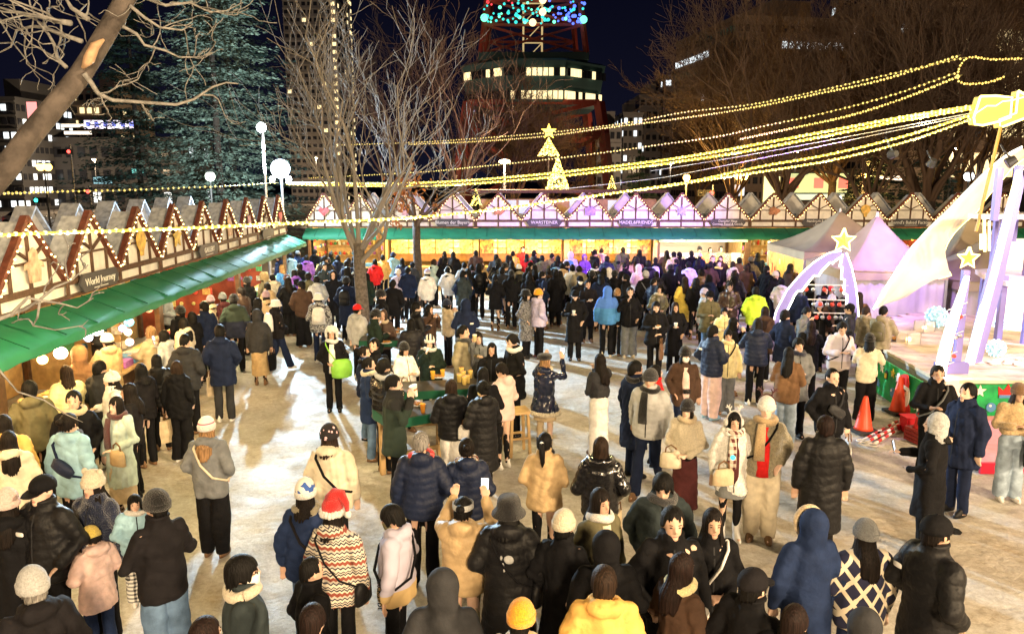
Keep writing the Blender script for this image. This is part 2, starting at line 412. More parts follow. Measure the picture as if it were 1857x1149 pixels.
HAIR = {}
def sstep(x, a, b):
    t = min(1, max(0, (x-a)/(b-a))); return t*t*(3-2*t)
def hair_mesh(style):
    if style in HAIR: return HAIR[style]
    N = 56; c = (0, -.006, .104); R3 = (.092, .112, .116); mb = MB(); rr = random.Random(style)
    fr = {'short': .150, 'crop': .168, 'bang': .118, 'bob': .122, 'long': .142, 'bangl': .118, 'pony': .165, 'bun': .165, 'mid': .145, 'mop': .120}[style]
    bk = {'short': .010, 'crop': .035, 'bang': .0, 'bob': -.035, 'long': -.27, 'bangl': -.24, 'pony': .012, 'bun': .03, 'mid': -.10, 'mop': -.005}[style]
    sd = {'short': .065, 'crop': .085, 'bang': .055, 'bob': -.03, 'long': -.19, 'bangl': -.17, 'pony': .055, 'bun': .06, 'mid': -.08, 'mop': .045}[style]
    M = 18 if bk < -.05 else 11; grow = {'crop': .93, 'mop': 1.05}.get(style, 1.0)
    outer = []; inner = []
    for j in range(N):
        th = -math.pi+2*math.pi*j/N; a = abs(th)
        side0 = .62 if sd < 0 else .8
        ze = fr+(sd-fr)*sstep(a, side0, side0+.28)+(bk-sd)*sstep(a, 1.75, 2.5)
        ze += rr.uniform(-.013, .013)*(2 if bk < -.05 and a > .8 else 1)
        if a < .75: ze += (.016*math.sin(th*7+1))*(1 if style in ('short', 'mop', 'bang') else .4)
        tot = None; seg = math.pi/2*R3[2]
        st = .040*math.sin(th*19+rr.uniform(-.8, .8))+rr.uniform(-.030, .030)
        colo = []; coli = []
        for i in range(1, M+1):
            u = i/M
            if ze >= c[2]:
                ph = u*math.acos(max(-1, min(1, (ze-c[2])/R3[2]))); z = c[2]+R3[2]*math.cos(ph); k = math.sin(ph)
            else:
                d = u*(seg+c[2]-ze)
                if d < seg: ph = d/R3[2]; z = c[2]+R3[2]*math.cos(ph); k = math.sin(ph)
                else: z = c[2]-(d-seg); k = 1.0
            k2 = k*grow*(1+st*u)
            x = math.sin(th)*R3[0]*k2; y = math.cos(th)*R3[1]*k2
            if z < .06 and a > 1.2:
                b = sstep(.06-z, 0, .20); y -= .085*b*sstep(a, 1.5, 2.4); x *= 1+.25*b*(1-sstep(a, 2.2, 3.1))
                if bk > -.05: y += .035*sstep(.06-z, 0, .08)
                y += .02*b if a < 1.8 else 0
            colo.append((x, y+c[1], z)); q = .86 if i < M else .90
            coli.append((x*q, y*q+c[1], z+.004))
        outer.append(colo); inner.append(coli)
    vs = [(0, c[1], c[2]+R3[2])]; fs = []
    for j in range(N): vs += outer[j]
    for j in range(N): fs.append((0, 1+((j+1) % N)*M, 1+j*M))
    for j in range(N):
        for i in range(M-1):
            p = 1+j*M+i; q = 1+((j+1) % N)*M+i; fs.append((p, q, q+1, p+1))
    o2 = len(vs)
    lo = max(0, M-5)
    W = M-lo
    for j in range(N): vs += inner[j][lo:]
    for j in range(N):
        k = (j+1) % N
        fs.append((1+j*M+M-1, 1+k*M+M-1, o2+k*W+W-1, o2+j*W+W-1))
        for i in range(W-1): fs.append((o2+j*W+i, o2+j*W+i+1, o2+k*W+i+1, o2+k*W+i))
    mb.add(vs, fs)
    if style == 'bun': mb.ell((0, -.135, .145), (.045, .042, .042), 12, 8)
    if style == 'pony': mb.tube([(0, -.10, .13), (0, -.165, .12), (.01, -.19, .02), (.015, -.175, -.10), (.01, -.17, -.16)], [.026, .032, .040, .030, .008], 10)
    me = mb.mesh('hair', True); HAIR[style] = me; return me

HATS = {}
def hat_mesh(style):
    """-> list of (part name, mesh, colour slot)"""
    if style in HATS: return HATS[style]
    out = []
    def dome(zc, rx, ry, rz, z0, n=20, k=8, wob=.0):
        R = []
        for i in range(k+1):
            p = math.pi/2*(1-i/k*.985); z = zc+rz*math.cos(math.pi/2-p) if False else zc+rz*math.sin(p)
            R.append((0, -.006, z, rx*max(.02, math.cos(p)), ry*max(.02, math.cos(p))))
        R = R[::-1]; R = [(0, -.006, z0, rx*.99, ry*.99)]+R
        m = MB(); m.rings(R, n); return m
    if style in ('beanie', 'pom', 'bear', 'slouch'):
        m = dome(.135, .099, .119, .108 if style != 'slouch' else .125, .095); out.append(('hat', m.mesh('hat', True), 0))
        m = MB(); m.rings([(0, -.004, .082, .099, .120), (0, -.004, .085, .106, .127), (0, -.004, .135, .108, .129), (0, -.004, .142, .10, .12)], 22); out.append(('hat_cuff', m.mesh('hat_cuff', True), 1))
        if style == 'pom':
            m = MB(); m.ell((0, -.01, .262), .042, 10, 8); out.append(('pompom', m.mesh('pompom', True), 1))
        if style == 'bear':
            for s in (-1, 1):
                m = MB(); m.ell((s*.085, -.006, .215), (.036, .022, .038), 10, 8); out.append(('hat_ear', m.mesh('hat_ear', True), 0))
    elif style == 'cap':
        m = dome(.125, .099, .119, .100, .10); out.append(('hat', m.mesh('hat', True), 0))
        m = MB(); P = [(-.085, .075), (-.078, .135), (-.045, .185), (0, .200), (.045, .185), (.078, .135), (.085, .075)]
        vs = [(x, y, .118-(y-.075)*.22-abs(x)*.1) for x, y in P]+[(x, y, .110-(y-.075)*.22-abs(x)*.1) for x, y in P]
        n = len(P); m.add(vs, [tuple(range(n-1, -1, -1)), tuple(range(n, 2*n))]+[(i, i+1, n+i+1, n+i) for i in range(n-1)]); out.append(('visor', m.mesh('visor'), 0))
        m = MB(); m.ell((0, -.006, .226), .008, 8, 5); out.append(('hat_button', m.mesh('hat_button', True), 0))
    elif style == 'bucket':
        m = MB(); m.rings([(0, -.006, .075, .150, .168), (0, -.006, .083, .148, .166), (0, -.006, .125, .108, .127), (0, -.006, .19, .100, .118), (0, -.006, .222, .085, .10), (0, -.006, .232, .03, .035)], 24); out.append(('hat', m.mesh('hat', True), 0))
    elif style == 'beret':
        m = MB(); m.rings([(0, -.004, .125, .097, .116), (0, -.015, .150, .125, .140), (0, -.025, .185, .130, .142), (0, -.03, .215, .10, .11), (0, -.03, .224, .02, .02)], 24); out.append(('hat', m.mesh('hat', True), 0))
    elif style == 'santa':
        m = MB(); m.rings([(0, -.006, .12, .103, .122), (0, -.006, .18, .098, .115), (.01, -.01, .23, .080, .090)], 18)
        m.tube([(.01, -.01, .215), (.04, -.02, .27), (.10, -.03, .275), (.15, -.04, .20), (.16, -.045, .12)], [.085, .062, .044, .028, .014], 12); out.append(('hat', m.mesh('hat', True), 0))
        m = MB()
        for k in range(22):
            a = 2*math.pi*k/22; m.ell((math.cos(a)*.104, math.sin(a)*.123-.006, .112+.004*math.sin(k*2.1)), (.026, .026, .034), 8, 6)
        out.append(('hat_cuff', m.mesh('hat_cuff', True), 1))
        m = MB(); m.ell((.162, -.045, .105), .034, 10, 8); out.append(('pompom', m.mesh('pompom', True), 1))
    elif style == 'fur':
        m = MB()
        for k in range(90):
            z = .23-.20*((k+.5)/90); a = k*2.39996; rz = math.sqrt(max(0, 1-((z-.10)/.15)**2)); 
            if math.sin(a) > .35 and z < .15: continue
            m.ell((math.cos(a)*.118*rz, math.sin(a)*.130*rz-.012, z), .036, 7, 5)
        out.append(('hat', m.mesh('hat', True), 0))
    elif style == 'muffs':
        m = MB(); m.tube([(.098*math.cos(t), -.005, .09+.132*math.sin(t)) for t in np.linspace(0, math.pi, 12)], .009, 8); out.append(('earmuff_band', m.mesh('earmuff_band', True), 1))
        for s in (-1, 1):
            m = MB(); m.ell((s*.105, -.004, .08), (.032, .052, .055), 10, 8); out.append(('earmuff', m.mesh('earmuff', True), 0))
    elif style in ('antlers', 'antlerhat'):
        if style == 'antlerhat': out += hat_mesh('beanie')
        m = MB(); dz = .025 if style == 'antlerhat' else 0
        m.tube([(.100*math.cos(t), -.0, .09+dz+.138*math.sin(t)) for t in np.linspace(0, math.pi, 12)], .010, 8); out.append(('headband', m.mesh('headband', True), 2))
        for s in (-1, 1):
            m = MB(); b = V((s*.05, 0, .205+dz)); m.tube([b, b+V((s*.015, 0, .05)), b+V((s*.055, 0, .10))], [.014, .012, .008], 7)
            m.tube([b+V((s*.012, 0, .045)), b+V((-s*.012, 0, .085))], [.010, .006], 6); m.tube([b+V((s*.035, 0, .075)), b+V((s*.07, 0, .07))], [.009, .006], 6); m.tube([b+V((s*.028, 0, .066)), b+V((s*.015, 0, .11))], [.008, .006], 6)
            out.append(('antler', m.mesh('antler', True), 2))
    elif style == 'band':
        m = MB(); m.rings([(0, -.006, .115, .101, .122), (0, -.006, .12, .106, .127), (0, -.006, .165, .103, .122), (0, -.006, .168, .095, .112)], 20, caps=False); out.append(('headband', m.mesh('headband', True), 0))
    HATS[style] = out; return out
# ------------------------------------------------------------------ people: cloth and assembly
C = dict(bk=(.0065, .0065, .008), bb=(.011, .010, .012), ch=(.030, .031, .035), gy=(.16, .17, .18), lg=(.42, .43, .44), wh=(.72, .71, .69), cr=(.62, .55, .42),
         nv=(.010, .016, .042), na=(.014, .026, .072), bl=(.06, .20, .52), lb=(.25, .42, .52), dn=(.11, .18, .30), ld=(.30, .38, .48), tn=(.46, .33, .18), be=(.55, .44, .29),
         br=(.17, .095, .05), db=(.060, .035, .024), wi=(.075, .022, .024), dg=(.013, .023, .017), ol=(.115, .105, .060), kh=(.24, .21, .14), ye=(.80, .60, .12), yc=(.78, .68, .36),
         go=(.70, .42, .12), li=(.50, .72, .06), rd=(.60, .02, .02), pk=(.72, .52, .48), lv=(.46, .42, .60), pu=(.20, .08, .42), mu=(.30, .20, .24), og=(.85, .36, .02), gn=(.22, .50, .06), te=(.030, .040, .044), mt=(.45, .55, .50))
HC = dict(k=(.005, .0045, .0045), d=(.0075, .0050, .0042), b=(.022, .0125, .008), a=(.013, .0065, .0055), l=(.26, .15, .07), g=(.20, .19, .18))
def cloth(c, kind='plain'):
    n = f'cloth {c} {kind}'
    if n in MATS: return MATS[n]
    col = C[c]
    if kind == 'puf': return mat(n, col, .55, noise=.14, nscale=6, bump=.55, bscale=20, spec=.24)
    if kind == 'shiny': return mat(n, col, .20, noise=.1, nscale=6, bump=.4, bscale=14, spec=.6)
    if kind == 'fleece': return mat(n, col, .95, noise=.22, nscale=30, bump=1.0, bscale=70, sheen=.5, spec=.1)
    if kind == 'knit': return mat(n, col, .95, noise=.16, nscale=70, bump=.9, bscale=110, sheen=.3, spec=.1)
    if kind == 'denim': return mat(n, col, .85, noise=.30, nscale=7, bump=.35, bscale=120, spec=.1)
    return mat(n, col, .82, noise=.16, nscale=9, bump=.6, bscale=16, spec=.12)
def ramp_mat(name, stops, build, rough=.9, interp='CONSTANT'):
    """a printed or knitted pattern: build(tree, coordinate socket) returns the socket that drives the colours"""
    if name in MATS: return MATS[name]
    m = bpy.data.materials.new(name); m.use_nodes = True; MATS[name] = m; t = m.node_tree; b = t.nodes['Principled BSDF']; b.inputs['Roughness'].default_value = rough
    tc = t.nodes.new('ShaderNodeTexCoord'); f = build(t, tc.outputs['Object']); r = t.nodes.new('ShaderNodeValToRGB'); r.color_ramp.interpolation = interp
    while len(r.color_ramp.elements) < len(stops): r.color_ramp.elements.new(.5)
    for e, (p, c) in zip(r.color_ramp.elements, stops): e.position = p; e.color = (*c, 1)
    t.links.new(f, r.inputs[0]); t.links.new(r.outputs[0], b.inputs['Base Color']); return m
def _math(t, op, a, b=None):
    n = t.nodes.new('ShaderNodeMath'); n.operation = op
    for i, x in enumerate((a, b)):
        if x is None: continue
        if isinstance(x, (int, float)): n.inputs[i].default_value = x
        else: t.links.new(x, n.inputs[i])
    return n.outputs[0]
def _xyz(t, v):
    s = t.nodes.new('ShaderNodeSeparateXYZ'); t.links.new(v, s.inputs[0]); return s.outputs
def pat_nordic(t, v):
    x, y, z = _xyz(t, v); zig = _math(t, 'MULTIPLY', _math(t, 'PINGPONG', _math(t, 'ADD', x, y), .03), .55)
    return _math(t, 'FRACT', _math(t, 'MULTIPLY', _math(t, 'ADD', z, zig), 7.2))
def pat_split(z0):
    def f(t, v):
        x, y, z = _xyz(t, v); return _math(t, 'ADD', _math(t, 'SUBTRACT', z, z0), .5)
    return f
def pat_geo(t, v):
    x, y, z = _xyz(t, v); a = _math(t, 'FRACT', _math(t, 'MULTIPLY', _math(t, 'ADD', x, _math(t, 'MULTIPLY', z, .75)), 6.5)); b = _math(t, 'FRACT', _math(t, 'MULTIPLY', _math(t, 'SUBTRACT', x, _math(t, 'MULTIPLY', z, .75)), 6.5))
    return _math(t, 'MINIMUM', a, b)
def pat_check(s):
    def f(t, v):
        x, y, z = _xyz(t, v); a = _math(t, 'FRACT', _math(t, 'MULTIPLY', _math(t, 'ADD', x, y), s)); b = _math(t, 'FRACT', _math(t, 'MULTIPLY', z, s))
        return _math(t, 'MULTIPLY', _math(t, 'ADD', _math(t, 'GREATER_THAN', a, .5), _math(t, 'GREATER_THAN', b, .5)), .45)
    return f
def pat_spot(s):
    def f(t, v):
        n = t.nodes.new('ShaderNodeTexVoronoi'); n.inputs['Scale'].default_value = s; t.links.new(v, n.inputs['Vector']); return n.outputs['Distance']
    return f
def pat_noise(s):
    def f(t, v):
        n = t.nodes.new('ShaderNodeTexNoise'); n.inputs['Scale'].default_value = s; t.links.new(v, n.inputs['Vector']); return n.outputs['Fac']
    return f
def special(k):
    if k == 'NORDIC': return ramp_mat('nordic fleece', [(0, (.62, .56, .46)), (.16, (.045, .05, .07)), (.26, (.50, .46, .40)), (.40, (.24, .055, .035)), (.62, (.62, .56, .46)), (.74, (.03, .035, .05)), (.84, (.55, .5, .42)), (.92, (.05, .05, .07))], pat_nordic)
    if k == 'GEO': return ramp_mat('geometric jacquard', [(0, (.68, .60, .46)), (.26, (.012, .014, .045)), (.8, (.012, .014, .045))], pat_geo)
    if k == 'PLAID': return ramp_mat('plaid wool', [(0, (.10, .02, .02)), (.4, (.42, .36, .30)), (.8, (.62, .56, .50))], pat_check(11))
    if k == 'GINGHAM': return ramp_mat('gingham cotton', [(0, (.012, .012, .014)), (.4, (.22, .22, .22)), (.8, (.65, .65, .62))], pat_check(16))
    if k == 'FLORAL': return ramp_mat('floral knit', [(0, (.75, .48, .52)), (.30, (.012, .01, .012)), (.9, (.012, .01, .012))], pat_spot(20))
    if k == 'BLUWH': return ramp_mat('blue and white knit', [(0, (.03, .09, .34)), (.46, (.66, .64, .58)), (.9, (.7, .68, .6))], pat_noise(9))
    if k == 'CAMO': return ramp_mat('camouflage print', [(0, (.05, .05, .055)), (.45, (.36, .36, .36)), (.55, (.12, .12, .13)), (.7, (.5, .5, .5))], pat_noise(14))
    if k == 'FURGREY': return ramp_mat('grey fur', [(0, (.06, .06, .065)), (.48, (.20, .20, .21)), (.6, (.11, .11, .115))], pat_noise(26))
    if k == 'WHPINK': return ramp_mat('white knit with pink band', [(0, (.70, .68, .64)), (.60, (.45, .10, .18)), (.614, (.72, .70, .66)), (.66, (.5, .12, .2)), (.672, (.72, .7, .66))], pat_split(0.0))
    if k == 'DGYOKE': return ramp_mat('dark green with black yoke', [(0, (.013, .026, .019)), (.5, (.008, .009, .010))], pat_split(1.30))
    if k == 'GNNV': return ramp_mat('green over navy', [(0, (.010, .014, .036)), (.5, (.024, .038, .026))], pat_split(1.14))
    if k == 'LAVYEL': return ramp_mat('lavender over tan', [(0, (.52, .37, .17)), (.5, (.42, .40, .52))], pat_split(.95))
    if k == 'LVCR': return ramp_mat('lavender and cream', [(0, (.50, .44, .42)), (.5, (.56, .52, .62))], pat_split(.98))
    if k == 'BLUES': return ramp_mat('two tone blue', [(0, (.05, .20, .46)), (.5, (.06, .17, .55))], pat_split(1.2))
    if k == 'STRIPE': return ramp_mat('black and white knit', [(0, (.012, .012, .014)), (.5, (.66, .64, .6))], lambda t, v: _math(t, 'FRACT', _math(t, 'MULTIPLY', _xyz(t, v)[0], 14)))
    return None
def skin(i=0): return mat(f'skin {i}', ((.60, .40, .30), (.52, .33, .24), (.66, .46, .36))[i], .5, noise=.05, nscale=25, spec=.35)
EYE = mat('dark iris and brow', (.060, .038, .030), .5); LIP = mat('lip', (.42, .17, .15), .4)
def hairm(k):
    if 'hair '+k in MATS: return MATS['hair '+k]
    m = mat('hair '+k, HC[k], .62, spec=.15); t = m.node_tree; b = t.nodes['Principled BSDF']; tc = t.nodes.new('ShaderNodeTexCoord'); mp = t.nodes.new('ShaderNodeMapping'); mp.inputs['Scale'].default_value = (95, 95, 7); n = t.nodes.new('ShaderNodeTexNoise'); n.inputs['Scale'].default_value = 1; n.inputs['Detail'].default_value = 4
    t.links.new(tc.outputs['Object'], mp.inputs[0]); t.links.new(mp.outputs[0], n.inputs['Vector']); r = t.nodes.new('ShaderNodeValToRGB'); e = r.color_ramp.elements; e[0].position = .35; e[0].color = (*[c*.35 for c in HC[k]], 1); e[1].position = .68; e[1].color = (*[min(1, c*1.7) for c in HC[k]], 1)
    t.links.new(n.outputs['Fac'], r.inputs[0]); t.links.new(r.outputs[0], b.inputs['Base Color']); bp = t.nodes.new('ShaderNodeBump'); bp.inputs['Strength'].default_value = .9; bp.inputs['Distance'].default_value = .01; t.links.new(n.outputs['Fac'], bp.inputs['Height']); t.links.new(bp.outputs[0], b.inputs['Normal']); return m

EXTRA_Q = []
PEOPLE = []
def person(px, py, f, h, head, coat, legs, pose, label, ex='', yoff=0, wide=1.0, at=None, group=None, rs=None):
    """px, py: top of the head in the photograph; f: compass bearing the person faces (0 = away from the camera)"""
    s = h/1.70; hp = head.split('+')
    pos = at if at is not None else at_h(px, py, h*1.005)
    root = empty('person', label, 'person', (pos[0], pos[1], .004), math.radians(-f), group)
    k = s*wide*(.93 if h < 1.665 else .98); root.scale = (k, k, s)
    PEOPLE.append((root.location.copy(), label))
    aR, aL, lg, hd = pose[0], pose[1], pose[2], pose[3] if len(pose) > 3 else 'n'
    si = (int(px*7+py*3)) % 3
    link('body', body_mesh(aR, aL, lg, hd), [skin(si), EYE, LIP], root, objmat=True)
    # coat: kind.colour[.material][.hood]
    cp = coat.split('.'); kind = cp[0]; hood = cp[3] if len(cp) > 3 else ''; mk = cp[2] if len(cp) > 2 and cp[2] else ('puf' if kind in ('puf', 'lpf') else 'plain')
    cm = special(cp[1]) or cloth(cp[1], mk)
    link('coat', coat_mesh(kind, hood, aR, aL), [cm], root, objmat=True)
    if kind in ('jkt', 'puf', 'big', 'mid', 'lpf') and 100 < f % 360 < 260:
        link('zip', zip_mesh(kind, hood, aR, aL), [cloth('ch' if cp[1] in ('bk', 'bb', 'nv') else 'bk')], root, objmat=True)
    lp = legs.split('.'); lm = special(lp[1]) if len(lp) > 1 and lp[1].isupper() else cloth(lp[1], 'denim' if lp[1] in ('dn', 'ld') else 'plain')
    if lp[0] in ('skl', 'sks', 'skm'):
        link('skirt', leg_mesh(lp[0], lg), [lm], root, objmat=True)
        if lp[0] != 'skl' or True: link('leggings', leg_mesh('leg', lg), [cloth(lp[2] if len(lp) > 2 and lp[2] in C else 'bk')], root, objmat=True)
    else: link('trousers', leg_mesh(lp[0], lg), [lm], root, objmat=True)
    sc = rs or ('wh' if (px+py) % 3 == 0 else 'bk' if (px+py) % 3 == 1 else 'br')
    kr, ar, kl, al = LEGS[lg]
    for sx, a in ((1, ar), (-1, al)):
        pitch = -.25 if (lg in 'wW' and a[1] < -.1) else 0
        o = link('shoe', shoe_mesh('boot' if lp[0] in ('sks', 'skm') else 'low'), [cloth(sc, 'puf')], root, (a[0], a[1], a[2]), objmat=True); o.rotation_euler = (pitch, 0, -sx*.12)
    hr = head_rot(hd)
    cover = hood == 'H'
    for it in hp:
        p = it.split('.')
        if p[0] in ('short', 'crop', 'bang', 'bob', 'long', 'bangl', 'pony', 'bun', 'mid', 'mop'):
            o = link('hair', hair_mesh(p[0]), [hairm(p[1])], root, PIV, objmat=True); o.rotation_euler = hr
            if any(x.split('.')[0] in ('beanie', 'cap', 'santa', 'pom', 'bear', 'bucket', 'slouch', 'antlerhat', 'beret') for x in hp) or cover: o.scale = (.95, .95, .93)
        elif p[0]:
            cols = [(special(q) or cloth(q, 'knit' if p[0] != 'cap' else 'plain')) for q in p[1:]]
            while len(cols) < 3: cols.append(cols[-1])
            for nm, me, ci in hat_mesh(p[0]):
                o = link(nm, me, [cols[ci]], root, PIV, objmat=True); o.rotation_euler = hr
    M = Matrix.Translation(root.location) @ Matrix.Rotation(math.radians(-f), 4, 'Z') @ Matrix.Diagonal((k, k, s, 1))
    H = M @ Matrix.Translation(PIV) @ hr.to_matrix().to_4x4()
    global KW; KW = {'big': 1.16, 'puf': 1.16, 'lpf': 1.16, 'jkt': 1.04, 'mid': 1.05}.get(kind, 1.03)
    for e in ex.split():
        q = e.split('.'); add_extra(q[0], q[1:], root, M, hr, label, aR, aL)
    return root
def shorten(a, b, most=15):
    n = most-len(a.split()); w = b.split()[:n]
    while w[-1] in ('a', 'the', 'and', 'in', 'of', 'with', 'to', 'from', 'by', 'at', 'beside', 'behind', 'over', 'near', 'on', 'under', 'black', 'long', 'dark', 'white', 'pale', 'for'): w.pop()
    return a+' '.join(w)
def wrist(k, s): el, wr, fd = ARMS[k]; return mir(wr, s), mir(fd, s).normalized()
XM = {}
def xmesh(key, fn, smooth=True):
    if key not in XM: m = MB(); fn(m); XM[key] = m.mesh(key, smooth)
    return XM[key]
def _scarf(m):
    m.tube([(.105*math.cos(t), .10*math.sin(t)-.008, 1.455+.014*math.sin(t*2)) for t in np.linspace(0, 2*math.pi, 22)], .040, 10)
def _scarftail(m):
    m.rings([(.035, .135, 1.44, .045, .02), (.04, .175, 1.30, .055, .018), (.045, .185, 1.14, .060, .016), (.045, .180, 1.02, .062, .014)], 12)
def _mask(m):
    m.rings([(0, .050, -.020, .040, .062), (0, .052, .0, .058, .066), (0, .052, .035, .067, .068), (0, .052, .058, .062, .070), (0, .056, .072, .03, .066)], 18)
def _glasses(m):
    for s in (-1, 1):
        m.tube([(s*.032+.021*math.cos(t), .106, .086+.017*math.sin(t)) for t in np.linspace(0, 2*math.pi, 13)], .0028, 5); m.tube([(s*.053, .106, .09), (s*.084, .06, .09), (s*.086, -.01, .085)], .0028, 5)
    m.tube([(-.011, .107, .088), (.011, .107, .088)], .003, 5)
def _strap(m):
    m.tube([(-.13, .02, 1.435), (-.11, -.115, 1.38), (-.02, -.172, 1.20), (.10, -.165, 1.05), (.205, -.06, .98), (.205, .06, .98), (.08, .170, 1.08), (-.05, .165, 1.26), (-.12, .10, 1.39), (-.13, .02, 1.435)], .0135, 6)
def _strapthin(m):
    m.tube([(-.13, .02, 1.44), (-.12, -.12, 1.38), (-.02, -.176, 1.20), (.10, -.172, 1.05), (.23, -.05, .93)], .0085, 6); m.tube([(-.13, .02, 1.44), (-.10, .125, 1.37), (.0, .178, 1.2), (.12, .17, 1.03), (.23, .03, .93)], .0085, 6)
def _sling(m):
    m.rings([(0, 0, -.07, .09, .030), (0, 0, -.055, .135, .045), (0, 0, .035, .145, .048), (0, 0, .065, .10, .030)], 18)
def _bag(m):
    m.rings([(0, 0, -.10, .12, .040), (0, 0, -.09, .135, .055), (0, 0, .05, .13, .052), (0, 0, .10, .10, .035)], 16)
def _bagbig(m):
    m.rings([(0, 0, -.16, .10, .05), (0, 0, -.14, .16, .07), (0, 0, 0, .18, .075), (0, 0, .11, .15, .05), (0, 0, .15, .10, .02)], 18)
def _pack(m):
    m.rings([(0, 0, -.20, .12, .06), (0, 0, -.185, .155, .085), (0, 0, .05, .15, .09), (0, 0, .17, .12, .07), (0, 0, .215, .05, .03)], 18); m.rings([(0, -.085, -.15, .09, .03), (0, -.085, -.14, .115, .045), (0, -.08, .0, .11, .04), (0, -.07, .01, .08, .02)], 14)
def _tote(m):
    m.rings([(0, 0, -.36, .14, .05), (0, 0, -.20, .165, .06), (0, 0, .0, .15, .03)], 4, caps=True)
def _handles(m):
    for s in (-1, 1): m.tube([(-.07, s*.02, 0), (-.05, s*.015, .10), (.05, s*.015, .10), (.07, s*.02, 0)], .008, 6)
def _cup(m):
    m.rings([(0, 0, -.055, .029, .029), (0, 0, .05, .040, .040), (0, 0, .056, .043, .043)], 14)
def _lid(m):
    m.rings([(0, 0, .056, .043, .043), (0, 0, .066, .040, .040), (0, 0, .069, .02, .02)], 14)
def _phone(m): m.box((0, 0, 0), (.076, .010, .156))
def _screen(m): m.box((0, -.0062, 0), (.068, .002, .146))
def _tray(m):
    m.rings([(0, 0, -.012, .085, .06), (0, 0, .012, .105, .078), (0, 0, .014, .098, .07), (0, 0, -.004, .08, .055)], 4, caps=True)
def _food(m):
    for i in range(7): m.ell((random.Random(i).uniform(-.05, .05), random.Random(i+40).uniform(-.035, .035), .018), (.026, .02, .017), 8, 5)
def _wrapper(m):
    m.rings([(0, 0, -.09, .02, .02), (0, 0, .0, .055, .045), (0, 0, .07, .075, .06)], 10)
def _camera(m): m.box((0, 0, 0), (.11, .05, .07)); m.tube([(0, .02, 0), (0, .075, 0)], .028, 12)
def _pad(m): m.rings([(0, -.008, 1.53, .05, .05)]*1+[(0, 0, 1.5, .06, .06)], 8)
WHITEPAPER = mat('white paper', (.75, .74, .70), .8); KRAFT = mat('kraft paper', (.42, .27, .13), .85, noise=.15); PHONEB = mat('phone body', (.02, .02, .022), .3)
SCREEN = glow('phone screen', (.55, .68, .85), 1.6); FOODM = mat('fried food', (.42, .20, .06), .7, noise=.4, nscale=40); DRINK = mat('hot drink', (.42, .22, .05), .4)
TEAL = glow('teal lamp', (.05, .9, .75), 2.2)
